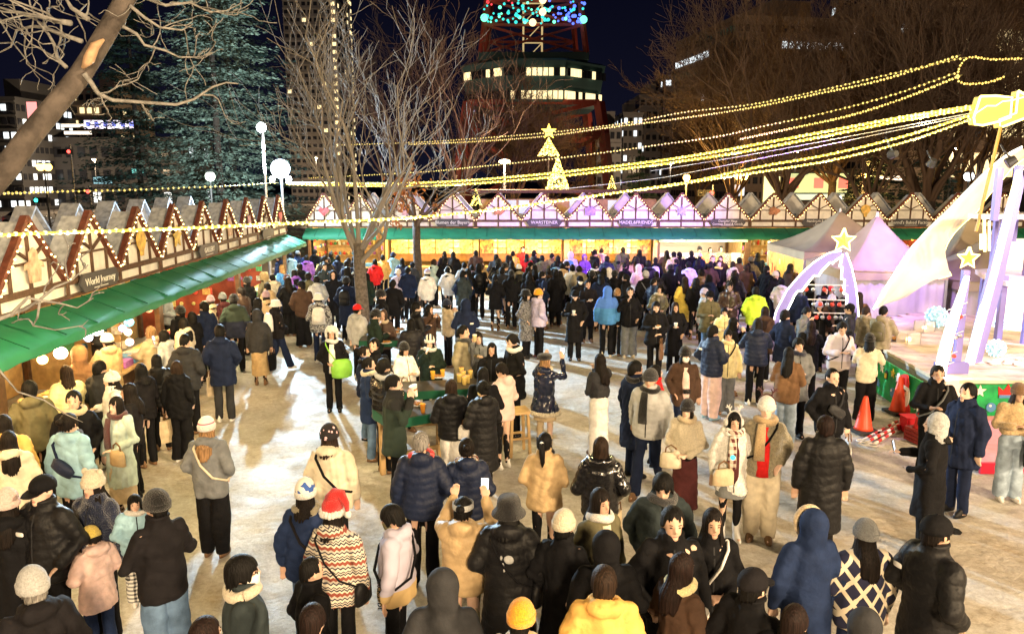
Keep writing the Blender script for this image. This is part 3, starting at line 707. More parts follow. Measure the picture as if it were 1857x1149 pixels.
def add_extra(k, q, root, M, hr, label, aR, aL):
    def part(nm, me, m, loc=None, rot=None):
        o = link(nm, me, [m], root, loc, objmat=True)
        if rot: o.rotation_euler = rot
        return o
    def held(nm, cat, lab, loc, rot, parts, scale=1):
        """a carried thing: stands on its own at top level"""
        R = M @ Matrix.Translation(loc) @ Euler(rot).to_matrix().to_4x4(); l, r, s = R.decompose()
        t = empty(nm, shorten(lab, label), cat, l); t.rotation_mode = 'QUATERNION'; t.rotation_quaternion = r; t.scale = (scale,)*3
        for pn, me, m in parts: link(pn, me, [m], t, objmat=True)
        return t
    c0 = (special(q[0]) or cloth(q[0])) if q and (q[0] in C or q[0].isupper()) else None
    hm = hr.to_matrix()
    if k == 'scarf':
        part('scarf', xmesh('scarf', _scarf), special(q[0]) or cloth(q[0], 'knit'))
        if len(q) > 1: part('scarf_tail', xmesh('scarf_tail', _scarftail), special(q[0]) or cloth(q[0], 'knit'))
    elif k == 'mask': part('face_mask', xmesh('face_mask', _mask), c0, PIV, hr)
    elif k == 'glasses': part('glasses', xmesh('glasses', _glasses), cloth('bk'), PIV, hr)
    elif k == 'logo':
        part('chest_logo', xmesh('chest_logo', lambda m: m.rings([(0, 0, -.018, .034, .006), (0, 0, -.012, .042, .008), (0, 0, .012, .042, .008), (0, 0, .018, .034, .006)], 12)), cloth('wh'), (float(q[0])/100, float(q[1])/100, float(q[2])/100))
    elif k == 'sling':       # worn diagonally, bag on the back
        b = 'f' in q
        t = held('sling_bag', 'bag', c0 and f'{CN[q[0]]} sling bag on the ' or '', V((.02, .185, 1.16)) if b else V((.03, -.205, 1.14)), (0, -.6 if b else .6, 0), [('pouch', xmesh('pouch', _sling), cloth(q[0], 'puf'))])
        o = link('strap', xmesh('strap', _strap), [cloth(q[0])], root, objmat=True); o.scale = (KW, KW, 1)
    elif k == 'cross':       # thin strap and a small bag at the hip
        held('shoulder_bag', 'bag', f'{CN[q[0]]} shoulder bag at the hip of the ', V((.255, .02, .87)), (0, 0, 1.5), [('pouch', xmesh('hip_pouch', _bag), cloth(q[0], 'puf'))])
        o = link('strap', xmesh('thin_strap', _strapthin), [cloth(q[0])], root, objmat=True); o.scale = (KW, KW, 1)
    elif k == 'bigbag':
        held('messenger_bag', 'bag', f'{CN[q[0]]} messenger bag on the ', V((-.20, .20, .93)), (0, 0, .3), [('pouch', xmesh('big_pouch', _bagbig), cloth(q[0], 'puf'))], 1.15)
        o = link('strap', xmesh('strap', _strap), [cloth(q[0])], root, objmat=True); o.scale = (-KW, KW, 1)
    elif k == 'strap':
        o = link('strap', xmesh('strap', _strap), [cloth(q[0])], root, objmat=True)
        o.scale = (-KW if len(q) > 1 else KW, KW, 1)
    elif k == 'pack':
        held('backpack', 'backpack', f'{CN[q[0]]} backpack worn by the ', V((0, -.235, 1.20)), (0, 0, 0), [('pack_body', xmesh('pack_body', _pack), cloth(q[0], 'puf'))])
    elif k == 'tote':
        s = -1 if 'l' in q else 1; w_, fd = wrist(aL if s < 0 else aR, s)
        held('tote_bag', 'bag', f'{CN[q[0]]} tote bag hanging from the ', w_+V((s*.015, .02, -.19)), (0, 0, 1.2), [('bag_body', xmesh('tote_body', _tote, False), cloth(q[0])), ('handles', xmesh('tote_handles', _handles), cloth('br'))])
    elif k == 'hbag':
        s = -1 if 'l' in q else 1
        held('handbag', 'bag', f'{CN[q[0]]} handbag carried by the ', V((s*.16, .235, .93)), (0, 0, .2*s), [('bag_body', xmesh('bag_body', _bag), cloth(q[0], 'puf')), ('handles', xmesh('bag_handles', lambda m: m.tube([(-.07, 0, .08), (-.06, 0, .16), (0, 0, .20), (.06, 0, .16), (.07, 0, .08)], .010, 6)), cloth('br'))])
    elif k in ('cup', 'phone', 'tray', 'wrap'):
        s = -1 if 'l' in q else 1; w_, fd = wrist(aL if s < 0 else aR, s); p = w_+fd*.075
        if k == 'cup': held('paper_cup', 'cup', 'paper cup in the hand of the ', p+V((0, .022, .03)), (0, 0, 0), [('cup_body', xmesh('cup_body', _cup), WHITEPAPER if 'y' not in q else cloth('yc')), ('lid', xmesh('cup_lid', _lid), WHITEPAPER)])
        if k == 'phone': held('phone', 'phone', 'smartphone held by the ', p+V((0, .03, .05)), (-.25, 0, 0), [('phone_body', xmesh('phone_body', _phone, False), PHONEB), ('screen', xmesh('phone_screen', _screen, False), SCREEN)])
        if k == 'tray': held('food_tray', 'tray', 'small food tray held by the ', p+V((-s*.05, .03, .03)), (0, 0, .785), [('tray_body', xmesh('tray_body', _tray, False), WHITEPAPER), ('snack', xmesh('snack', _food), FOODM)])
        if k == 'wrap': held('food_wrapper', 'snack', 'wrapped snack held by the ', p+V((-s*.05, .045, .04)), (0.3, 0, 0), [('wrapper', xmesh('wrapper', _wrapper, False), WHITEPAPER), ('snack', xmesh('snack', _food), FOODM)])
    elif k == 'cam': held('camera', 'camera', 'dark camera on the chest of the ', V((0, .205, 1.02)), (0, 0, 0), [('camera_body', xmesh('camera_body', _camera, False), PHONEB)])
    elif k == 'lamp':
        held('light_up_charm', 'charm', 'glowing teal charm on the ', V((float(q[0])/100, float(q[1])/100, float(q[2])/100)), (0, 0, 0), [('lamp', xmesh('charm_lamp', lambda m: m.ell((0, 0, 0), .028, 10, 8)), TEAL)])
    elif k == 'inner':       # front of a garment showing in an open coat
        part('inner_shirt', xmesh('inner_shirt', lambda m: m.rings([(0, .135, .82, .075, .045), (0, .132, 1.0, .07, .05), (0, .120, 1.22, .068, .055), (0, .085, 1.40, .05, .05)], 14)), c0)
    elif k == 'trim':
        part('fur_trim', xmesh('fur_trim', lambda m: [m.ell((math.cos(a)*.262, math.sin(a)*.225, .735), (.045, .045, .040), 8, 6) for a in np.linspace(0, 2*math.pi, 36)]), cloth(q[0], 'fleece'))
    elif k == 'furhood':
        part('fur_trim', xmesh('hood_fur', lambda m: [m.ell((math.cos(a)*.106, .072, 1.585+math.sin(a)*.122), (.025, .030, .025), 8, 6) for a in np.linspace(-.9, math.pi+.9, 30)]), cloth(q[0], 'fleece'))
    elif k == 'hoodwh': o = link('hood', xmesh('pale_hood', lambda m: (m.ell((0, -.034, 1.607), (.124, .122, .140), 18, 12), m.rings([(0, -.03, 1.40, .13, .115), (0, -.034, 1.50, .115, .112), (0, -.034, 1.58, .118, .116)], 18))), [cloth('lg', 'fleece')], root, objmat=True)
    elif k == 'lettering':
        for i, ch in enumerate('BACKSIDE'): o = text('lettering', ch, .062, (-.315, .07, 1.10-i*.040), (math.pi/2, math.pi/2, -math.pi/2), cloth('bk'), root)
    elif k == 'printb':
        part('back_print', xmesh('back_print', lambda m: [m.ell((x, -.178, z), (rx, .012, rz), 10, 6) for x, z, rx, rz in ((.03, 1.24, .045, .04), (-.035, 1.25, .012, .022), (-.02, 1.19, .012, .020), (-.01, 1.14, .010, .014))]), cloth('lg'))
    elif k == 'hair2': part('hair_tie', xmesh('hair_tie', lambda m: m.ell((0, -.165, .12), .03, 8, 6)), c0, PIV, hr)
CN = dict(bk='black', bb='black', ch='charcoal', gy='grey', lg='light grey', wh='white', cr='cream', nv='navy', na='blue', bl='bright blue', lb='pale blue', dn='denim', ld='light denim', tn='tan', be='beige', br='brown', db='dark brown', wi='dark red', dg='dark green', ol='olive', kh='khaki', ye='yellow', yc='pale yellow', go='amber', li='lime green', rd='red', pk='pink', lv='lavender', pu='purple', mu='mauve', og='orange', gn='lime green', te='dark teal', mt='mint')
# ------------------------------------------------------------------ the setting: ground and far ground
def ground_mat():
    m = bpy.data.materials.new('trodden snow'); m.use_nodes = True; t = m.node_tree; b = t.nodes['Principled BSDF']; N = t.nodes.new; Lk = t.links.new
    tc = N('ShaderNodeTexCoord')
    def noise(sc, det=6, rough=.6, dist=0, vec=None):
        n = N('ShaderNodeTexNoise'); n.inputs['Scale'].default_value = sc; n.inputs['Detail'].default_value = det; n.inputs['Roughness'].default_value = rough; n.inputs['Distortion'].default_value = dist
        Lk(vec if vec is not None else tc.outputs['Object'], n.inputs['Vector']); return n.outputs['Fac']
    def ramp(f, p0, c0, p1, c1):
        r = N('ShaderNodeValToRGB'); Lk(f, r.inputs[0]); e = r.color_ramp.elements; e[0].position = p0; e[0].color = (*c0, 1); e[1].position = p1; e[1].color = (*c1, 1); return r.outputs[0]
    def mix(f, a, c):
        x = N('ShaderNodeMix'); x.data_type = 'RGBA'; Lk(f, x.inputs['Factor']); Lk(a, x.inputs['A']); Lk(c, x.inputs['B']); return x.outputs['Result']
    snow = ramp(noise(2.2, 8, .7), .3, (.54, .50, .45), .7, (.76, .74, .70))
    sand = ramp(noise(6, 8, .75, .6), .3, (.34, .26, .165), .72, (.58, .49, .36))
    big = ramp(noise(.33, 7, .68, 1.2), .50, (0, 0, 0), .70, (1, 1, 1))
    col = mix(big, snow, sand)
    fine = ramp(noise(13, 10, .85, .5), .36, (.60, .56, .50), .58, (1, 1, 1))
    mu = N('ShaderNodeMix'); mu.data_type = 'RGBA'; mu.blend_type = 'MULTIPLY'; mu.inputs['Factor'].default_value = .8; Lk(col, mu.inputs['A']); Lk(fine, mu.inputs['B'])
    Lk(mu.outputs['Result'], b.inputs['Base Color'])
    Lk(ramp(noise(1.3, 5), .35, (.50,)*3, .7, (.95,)*3), b.inputs['Roughness']); b.inputs['Specular IOR Level'].default_value = .18
    bp = N('ShaderNodeBump'); bp.inputs['Strength'].default_value = .9; bp.inputs['Distance'].default_value = .06
    vo = N('ShaderNodeTexVoronoi'); vo.inputs['Scale'].default_value = 4.2; vo.feature = 'SMOOTH_F1'; dv = N('ShaderNodeMixRGB'); dv.inputs[0].default_value = .12; Lk(tc.outputs['Object'], dv.inputs[1]); nn = N('ShaderNodeTexNoise'); nn.inputs['Scale'].default_value = 3; Lk(tc.outputs['Object'], nn.inputs['Vector']); Lk(nn.outputs['Color'], dv.inputs[2]); Lk(dv.outputs[0], vo.inputs['Vector'])
    ad = N('ShaderNodeMath'); ad.operation = 'MULTIPLY_ADD'; Lk(vo.outputs['Distance'], ad.inputs[0]); ad.inputs[1].default_value = 1.1; Lk(noise(9, 8, .75), ad.inputs[2]); Lk(ad.outputs[0], bp.inputs['Height']); Lk(bp.outputs[0], b.inputs['Normal'])
    return m
g = MB(); nx, ny = 90, 100     # trodden plaza with a slight relief
gx = np.linspace(-16, 22, nx); gy = np.linspace(-9, 42, ny); rg = np.random.RandomState(5)
ph = rg.uniform(0, 6, (8, 3)); fr = rg.normal(0, 1.5, (8, 2))
def gz(x, y): return -.012+.004*sum(math.sin(fr[k, 0]*x+fr[k, 1]*y+ph[k, 0]) for k in range(8))/1.6
g.add([(x, y, gz(x, y)) for y in gy for x in gx], [(j*nx+i, j*nx+i+1, (j+1)*nx+i+1, (j+1)*nx+i) for j in range(ny-1) for i in range(nx-1)])
GM = ground_mat()
g.obj('ground', GM, smooth=True, kind='structure')
g = MB(); g.add([(-900, -400, -.07), (900, -400, -.07), (900, 1500, -.07), (-900, 1500, -.07)], [(0, 1, 2, 3)])
g.obj('terrain', mat('dark park ground', (.11, .10, .095), .9, noise=.3, nscale=.2), kind='structure')
g = MB(); g.box((-60, 78, -.045), (220, 16, .03)); g.obj('road', mat('wet asphalt', (.045, .045, .05), .35, noise=.2, nscale=1), kind='structure')
for k in range(9):
    g = MB(); g.box((-70+k*8, 78, -.024), (3, .15, .008)); g.obj('road_marking', mat('road paint', (.75, .75, .72), .6), kind='structure')

# ------------------------------------------------------------------ market stalls
WHT = mat('white stall panel', (.80, .765, .72), .75, noise=.10, nscale=5, bump=.15, bscale=30); TIM = mat('brown stall timber', (.105, .058, .038), .7, noise=.25, nscale=12, bump=.3, bscale=40)
RBR = mat('red brown bargeboard', (.13, .042, .026), .6, noise=.25, nscale=10, bump=.3, bscale=40); GREEN = mat('green awning vinyl', (.016, .165, .080), .62, noise=.12, nscale=3, bump=.15, bscale=9)
ROOF = mat('grey roof sheet', (.40, .41, .43), .85, noise=.3, nscale=2.2, color2=(.10, .10, .105)); SNOWY = mat('snow dusted roof timber', (.40, .41, .43), .9, noise=.3, nscale=8); REAR = mat('dusty rear gable canvas', (.68, .66, .64), .85, noise=.15, nscale=4)
WOOD = mat('warm stall plywood', (.50, .33, .15), .6, noise=.2, nscale=6, bump=.2); DARKW = mat('dark stained wood', (.10, .05, .025), .55, noise=.3, nscale=9)
BULB = glow('warm fairy bulb', (1.0, .70, .26), 9); BIGB = glow('warm round bulb', (1.0, .78, .42), 26); SIGNM = mat('dark grey sign board', (.075, .07, .075), .6); LETT = mat('white sign lettering', (.80, .78, .74), .6)
CARD = [mat(f'menu card {i}', c, .55, noise=.6, nscale=9, color2=c2) for i, (c, c2) in enumerate([((.85, .66, .25), (.80, .35, .08)), ((.86, .72, .36), (.55, .22, .05)), ((.80, .52, .18), (.45, .10, .04)), ((.88, .78, .50), (.70, .45, .12)), ((.75, .10, .05), (.85, .6, .2))])]
CARDM = MB(); CARDM.box((0, 0, 0), (.315, .02, .195)); CARDM = CARDM.mesh('menu_card')
POSTM = MB(); POSTM.box((0, 0, 0), (.52, .025, .70)); POSTM = POSTM.mesh('poster')
BULBM = MB(); BULBM.ell((0, 0, 0), .055, 10, 8); BULBM = BULBM.mesh('bulb', True)
PANEL_T = .04
def star_poly(r, r2, n=5, a0=math.pi/2): return [((r if k % 2 == 0 else r2)*math.cos(a0+math.pi*k/n), (r if k % 2 == 0 else r2)*math.sin(a0+math.pi*k/n)) for k in range(2*n)]
def blob_poly(kind):
    if kind == 'heart': return [(.20*math.sin(t)**3*1.0, .012*(13*math.cos(t)-5*math.cos(2*t)-2*math.cos(3*t)-math.cos(4*t))) for t in np.linspace(0, 2*math.pi, 24, endpoint=False)][::-1]
    if kind == 'pretzel': return [((.21+.05*math.cos(3*t))*math.cos(t), (.15+.03*math.sin(5*t))*math.sin(t)) for t in np.linspace(0, 2*math.pi, 26, endpoint=False)]
    if kind == 'star': return star_poly(.24, .11)
    if kind == 'flake': return star_poly(.24, .12, 8)
    if kind == 'bell': return [(-.20, -.16), (.20, -.16), (.17, -.10), (.12, .02), (.09, .16), (0, .21), (-.09, .16), (-.12, .02), (-.17, -.10)]
    if kind == 'balloon': return [(-.05, -.22), (.05, -.22), (.07, -.12), (.17, .0), (.19, .10), (.14, .20), (0, .25), (-.14, .20), (-.19, .10), (-.17, 0), (-.07, -.12)]
    if kind == 'gift': return [(-.2, -.16), (.2, -.16), (.2, .12), (.06, .12), (.12, .2), (.03, .19), (0, .13), (-.03, .19), (-.12, .2), (-.06, .12), (-.2, .12)]
    return [(-.13, -.24), (.13, -.24), (.16, -.02), (.24, -.05), (.22, .03), (.10, .07), (.09, .19), (.0, .25), (-.09, .19), (-.10, .07), (-.22, .03), (-.24, -.05), (-.16, -.02)]
ORN = dict(heart=(.62, .13, .14), pretzel=(.45, .20, .11), star=(.70, .50, .15), flake=(.42, .40, .55), bell=(.55, .30, .36), balloon=(.72, .45, .12), gift=(.38, .26, .60), doll=(.62, .42, .30), crown=(.5, .45, .5))
Z0, ZV, ZP = 2.50, 2.80, 3.76      # underside of the fascia, valleys, peaks
def make_stall(origin, ang, n, gw, label, sign_at=None, lines=(), orn=(), kind='menu', z0=Z0, shear=0, lamp=42, group='half timbered market stalls', endwall=False, color=(1, .70, .32)):
    root = empty('market_stall', label, 'market stall', origin, ang, group)
    L = n*gw; D = 2.9; dz = ZP-ZV
    for i in range(n):
        xc = (i+.5)*gw; m = MB()
        m.prism([(xc-gw/2+.003, z0), (xc+gw/2-.003, z0), (xc+gw/2-.003, ZV), (xc, ZP), (xc-gw/2+.003, ZV)], 0, PANEL_T); m.obj('gable_panel', WHT, root)
        # half timbering: one beam at a time
        y = -.022
        bl = [((xc, y, z0), (xc, y, ZP-.08), .055), ((xc-gw*.28, y-.004, z0+.24), (xc-gw*.28, y-.004, ZV+dz*.43), .05), ((xc+gw*.28, y-.004, z0+.24), (xc+gw*.28, y-.004, ZV+dz*.43), .05), ((xc-gw*.31, y-.008, ZV+.36), (xc+gw*.31, y-.008, ZV+.36), .05)]
        bl += [((xc-.01, y-.012, ZV+.40), (xc-gw*.19, y-.012, ZV+dz*.60), .045), ((xc+.01, y-.016, ZV+.40), (xc+gw*.19, y-.016, ZV+dz*.60), .045)]
        for a, b, wd in bl: m = MB(); m.beam(a, b, wd, .03); m.obj('timber', TIM, root)
        for s in (-1, 1):
            m = MB(); a = V((xc+s*(gw/2+.01), -.03, ZV-.03)); b = V((xc+s*.0, -.03+s*.003, ZP+.06)); m.beam(a, b, .075, .10, up=(0, 1, 0)); m.obj('bargeboard', RBR, root)
            # the short ridge roof behind the gable and its twin at the back
            m = MB(); a = V((xc+s*gw*.46, .23, ZV+.06)); b = V((xc, .23+s*.003, ZP-.02)); m.beam(a, b, .03, .34, up=(0, 1, 0)); m.obj('gable_roof', SNOWY, root)
            m = MB(); a = V((xc+s*gw*.48, D+.10, ZV+.0)); b = V((xc, D+.10+s*.003, ZP+.02)); m.beam(a, b, .05, .42, up=(0, 1, 0)); m.obj('gable_roof', SNOWY, root)
        m = MB(); m.prism([(xc-gw/2+.003, z0), (xc+gw/2-.003, z0), (xc+gw/2-.003, ZV), (xc, ZP), (xc-gw/2+.003, ZV)], D, D+.04); m.obj('rear_gable', REAR, root)
        for q in range(5):
            m = MB(); m.beam((xc-gw/2+gw*q/5+.1, .10, z0+.33), (xc-gw/2+gw*q/5+.1, D-.05, z0+.30), .10, .07); m.obj('rafter', SNOWY, root)
        fl = MB()
        for s in (-1, 1):
            for q in range(11):
                u = (q+.5)/11; fl.ell((xc+s*gw/2*(1-u)+RND.uniform(-.02, .02), -.10, ZV+.02+(dz+.04)*u-.05+RND.uniform(-.035, .02)), .0155, 6, 4)
        fl.obj('fairy_lights', BULB, root, kind='stuff')
    m = MB(); m.beam((0, -.045, z0+.25), (L, -.045, z0+.25), .09, .05, up=(0, 1, 0)); m.obj('fascia_beam', TIM, root)
    m = MB(); m.beam((0, -.03, z0+.02), (L, -.03, z0+.02), .05, .04, up=(0, 1, 0)); m.obj('fascia_beam', TIM, root)
    for i in range(n*2+1):
        if i % 2 == 0: m = MB(); m.beam((min(max(i*gw/2, .03), L-.03), -.058, z0+.045), (min(max(i*gw/2, .03), L-.03), -.058, ZV+.02), .07, .03); m.obj('timber', TIM, root)
    m = MB(); m.box((L/2, D/2+.05, z0+.24), (L-.02, D-.12, .05)); m.obj('roof', ROOF, root)
    for k in range(4): m = MB(); m.beam((.02, .55+k*.62, z0+.39), (L-.02, .55+k*.62, z0+.39), .08, .06, up=(0, 1, 0)); m.obj('purlin', SNOWY, root)
    # awning: a sloping sheet and a hanging valance, with folds
    m = MB(); R = 22; top = [(L*i/R, -.02, z0-.03+.008*math.sin(i*1.9)) for i in range(R+1)]; mid = [(L*i/R, -.36, z0-.145-.012*abs(math.sin(i*1.5))) for i in range(R+1)]; bot = [(L*i/R, -.70, z0-.31+.010*math.sin(i*2.3)) for i in range(R+1)]; val = [(L*i/R, -.715+.006*math.sin(i*3.1), z0-.43+.012*math.sin(i*1.7)) for i in range(R+1)]
    k = R+1; m.add(top+mid+bot+val, [(r*k+i, (r+1)*k+i, (r+1)*k+i+1, r*k+i+1) for r in range(3) for i in range(R)])
    m.add([(x, y+.012, z-.012) for x, y, z in top+mid+bot+val], [(r*k+i, r*k+i+1, (r+1)*k+i+1, (r+1)*k+i) for r in range(3) for i in range(R)]); m.obj('awning', GREEN, root, smooth=True)
    for x in np.arange(.45, L, .93):
        m = MB(); m.beam((x, -.03, z0-.020), (x, -.70, z0-.298), .014, .016); m.obj('awning_seam', mat('dark awning seam', (.006, .085, .04), .7), root)
    for x in (.05, L-.05):
        m = MB(); m.box((x, .06, (z0-.02)/2), (.10, .10, z0-.02)); m.obj('post', DARKW if kind != 'menu' else WOOD, root)
        m = MB(); m.box((x, D-.1, (z0-.02)/2), (.09, .09, z0-.02)); m.obj('post', DARKW, root)
    m = MB(); m.box((L/2, D-.02, z0/2), (L-.2, .04, z0-.04)); m.obj('back_wall', WOOD, root)
    for x in (.01, L-.01):
        m = MB(); m.box((x, D/2+.35, z0/2), (.016, D-1.05, z0-.06)); sw = m.obj('side_wall', WOOD if (kind != 'goods' or RND.random() < .5) else mat('deep red stall cloth', (.30, .06, .03), .8, noise=.3, nscale=3), root)
        if kind == 'goods':
            for q in range(22):
                mm = MB(); h_ = RND.uniform(.05, .085); mm.ell((0, 0, 0), (.05, h_, h_), 8, 6) if q % 3 else mm.box((0, 0, 0), (.04, .2, .16)); mm.obj('hanging_item', RND.choice(GOODS), root, loc=((x+.05 if x < 1 else x-.05), .95+.32*(q % 6)+RND.uniform(-.04, .04), .95+.33*(q//6)))
    m = MB(); m.box((L/2, .10, .93), (L-.25, .55, .05)); m.obj('counter', WOOD, root); m = MB(); m.box((L/2, .02, .45), (L-.30, .04, .90)); m.obj('counter_front', DARKW if kind != 'menu' else WOOD, root)
    # bulbs under the awning edge
    nb = max(4, int(L/.62))
    for i in range(nb):
        link('bulb', BULBM, BIGB, root, ((i+.5)*L/nb+RND.uniform(-.08, .08), -.52, z0-.34))
    if kind == 'menu':
        m = MB(); m.box((L/2, .72, 1.72), (L-.24, .04, 1.25)); m.obj('menu_wall', mat('yellow menu board', (.22, .105, .03), .6, noise=.2, nscale=4), root)
        nxc = int((L-.3)/.36)
        for r in range(4):
            for c_ in range(nxc):
                o = link('menu_card', CARDM, None, root, (.30+c_*.36, .685, 2.22-r*.24)); 
                if len(CARDM.materials) == 0: CARDM.materials.append(CARD[0])
                o.material_slots[0].link = 'OBJECT'; o.material_slots[0].material = CARD[RND.choice((0, 0, 1, 2, 3))]
        for x in (L*.12, L*.42, L*.62, L*.88):
            o = link('poster', POSTM, None, root, (x, .662, 1.75))
            if len(POSTM.materials) == 0: POSTM.materials.append(CARD[4])
            o.material_slots[0].link = 'OBJECT'; o.material_slots[0].material = RND.choice((CARD[4], mat('dark food poster', (.10, .03, .015), .5, noise=.7, nscale=7, color2=(.55, .28, .08)), CARD[2]))
    elif kind == 'goods':
        for r in range(3):
            m = MB(); m.box((L/2, D-.25, 1.15+r*.42), (L-.4, .30, .03)); m.obj('shelf', WOOD, root)
            for q in range(int(L/.19)):
                x = .3+q*.185; mm = MB(); hgt = RND.uniform(.10, .26)
                if x > L-.3: break
                if RND.random() < .5: mm.rings([(0, 0, 0, .05, .05), (0, 0, hgt*.6, .06, .06), (0, 0, hgt*.8, .03, .03), (0, 0, hgt, .025, .025)], 8)
                else: mm.ell((0, 0, .07), (.065, .06, .07), 8, 6)
                mm.obj('display_item', RND.choice(GOODS), root, loc=(x, D-.25, 1.166+r*.42))
        for q in range(int(L/.30)):
            mm = MB(); mm.ell((0, 0, 0), (.06, .06, .07), 10, 8); mm.tube([(0, 0, .07), (0, 0, .22)], .006, 5); mm.obj('hanging_ornament', RND.choice(GOODS), root, loc=(.25+q*.30, .15+.2*(q % 3), z0-.42-.06*(q % 2)))
        for q in range(int(L/.42)):
            mm = MB(); mm.box((0, 0, .06), (.34, .40, .12)); mm.obj('display_tray', RND.choice(GOODS), root, loc=(.32+q*.42, .10, .957))
    elif kind == 'kitchen':
        m = MB(); m.box((L*.5, .16, 1.22), (L-.3, .02, .50)); m.obj('glass_screen', mat('counter glass', (.8, .85, .85), .08, trans=.0, alpha=.22), root)
        m = MB(); m.box((L/2, D-.08, 1.7), (L-.3, .03, 1.2)); m.obj('steel_backsplash', mat('steel panel', (.5, .48, .5), .35, metal=.6), root)
        m = MB(); m.box((L/2, -.06, z0-.50), (L-.1, .03, .14)); m.obj('banner', mat('pale banner', (.70, .74, .66), .6, noise=.5, nscale=7, color2=(.15, .45, .20)), root)
        for q, cc in enumerate((WHITEPAPER, CARD[4], CARD[1], WHITEPAPER)): m = MB(); m.box((L*(.35+.17*q), -.11, 1.25), (.34, .02, .50)); m.obj('price_board', cc, root)
        for q in range(6): m = MB(); m.rings([(0, 0, 0, .06, .06), (0, 0, .18, .06, .06), (0, 0, .22, .025, .025), (0, 0, .30, .02, .02)], 10); m.obj('bottle', RND.choice(GOODS), root, loc=(.4+q*.22, .12, .957))
    if sign_at is not None:
        xs = (sign_at+.5)*gw; m = MB(); w2, h2 = .70, .145
        m.prism([(xs-w2, z0+.19), (xs-w2+.12, z0+.19+h2), (xs+w2-.12, z0+.19+h2), (xs+w2, z0+.19), (xs+w2-.12, z0+.19-h2), (xs-w2+.12, z0+.19-h2)], -.14, -.105); sg = m.obj('sign_board', SIGNM, root)
        k = len(lines)
        for i, tx in enumerate(lines): text('lettering', tx, .175 if k == 1 else .125, (xs, -.146, z0+.19+(.0 if k == 1 else (.055-.115*i))), (math.pi/2, 0, 0), LETT, sg)
        m = MB(); m.box((xs, -.143, z0+.08), (.5, .004, .012)); m.obj('sign_line', LETT, sg)
    for i, kd in orn:
        m = MB(); m.prism([(x*1.02, z*1.02) for x, z in blob_poly(kd)], -.03, .0); m.obj('gable_ornament', mat('ornament '+kd, ORN[kd], .6, noise=.35, nscale=9), root, loc=((i+.5)*gw, -.075, ZV+.33))
    M = Matrix.Translation(origin) @ Matrix.Rotation(ang, 4, 'Z')
    for u in ((.28, .72) if n > 1 else (.5,)):
        p = M @ V((L*u, .30, z0-.28)); light('stall_light', 'POINT', p, lamp*(1.35), color, .12)
    for u in (.2, .5, .8):
        p = M @ V((L*u, -.55, z0-.50)); light('awning_bulb_light', 'POINT', p, lamp*.9, color, .06)
    return root
GOODS = [mat(f'goods {i}', c, .45, noise=.3, nscale=20) for i, c in enumerate([(.55, .06, .04), (.70, .55, .20), (.60, .58, .52), (.10, .25, .45), (.08, .28, .12), (.55, .30, .10), (.35, .12, .40), (.75, .68, .55)])]
YB = 30.45; GW = 1.79; X0 = -.53-GW/2   # gable k=0 is centred on x = -.53
SIGNS = [['Blumen der Bayern'], ['WARSTEINER'], ['MADEL&FRIENDS'], ['Dampfer Haus', 'German Food & Goods'], ['Handmade & Baked', 'Goods'], ['Bernd\'s Baked Factory']]
LB = ['market stall with a floral shop sign behind the second trunk', 'market stall with the beer sign and red pretzel ornament', 'market stall under purple light with a round purple ornament', 'market stall with a two line food sign and glass counter', 'market stall with pink ornament gable behind the first tent', 'market stall with a heart ornament behind the pink tent', 'market stall far right behind the curved sail']
ORNS = ['bell', 'pretzel', 'gift', 'flake', 'pretzel', 'balloon', 'star']
for j in range(7):
    a = -2+2*j
    make_stall((X0+a*GW, YB, 0), 0, 2, GW, LB[j], 1 if j < 6 else None, SIGNS[j] if j < 6 else (), [(0, ORNS[j])], 'kitchen' if j == 3 else ('menu' if j < 3 else 'goods'), lamp=95 if j < 4 else 60, color=(1, .66, .24) if j != 3 else (1, .80, .50))
make_stall((-8.05, YB, 0), 0, 2, 1.42, 'market stall with red dolls and a pink heart left of the tree trunk', None, (), [(0, 'heart')], 'goods', lamp=80)
WANG = math.radians(90+3.23); LD = V((math.cos(WANG), math.sin(WANG), 0)); LN = V((-LD.y, LD.x, 0))
def left_pt(Y): return V((-6.94-.0564*(Y-10.2), Y, 0))
LGW = 1.862
for j, (lb, sg, ln, orn, kd) in enumerate([('nearest left market stall with a dim dark interior', None, (), [(2, 'doll')], 'goods'), ('left market stall with a large dark sign lettered in white', 1, ['World Journey'], [(0, 'doll'), (2, 'balloon')], 'goods'), ('left market stall with a small brown sign in the middle of the row', 1, ['GALLERY'], [(0, 'star'), (2, 'doll')], 'goods'), ('last left market stall near the floodlight pole', 1, [], [(0, 'bell'), (2, 'heart')], 'goods')]):
    y0 = 11.10-LGW/2+(-3+3*j)*LGW
    make_stall(left_pt(y0), WANG, 3, LGW/abs(LD.y)*1.0, lb, sg, ln, orn, kd, lamp=(40, 60, 80, 80)[j], color=(1, .58, .22) if j < 2 else (1, .78, .45))
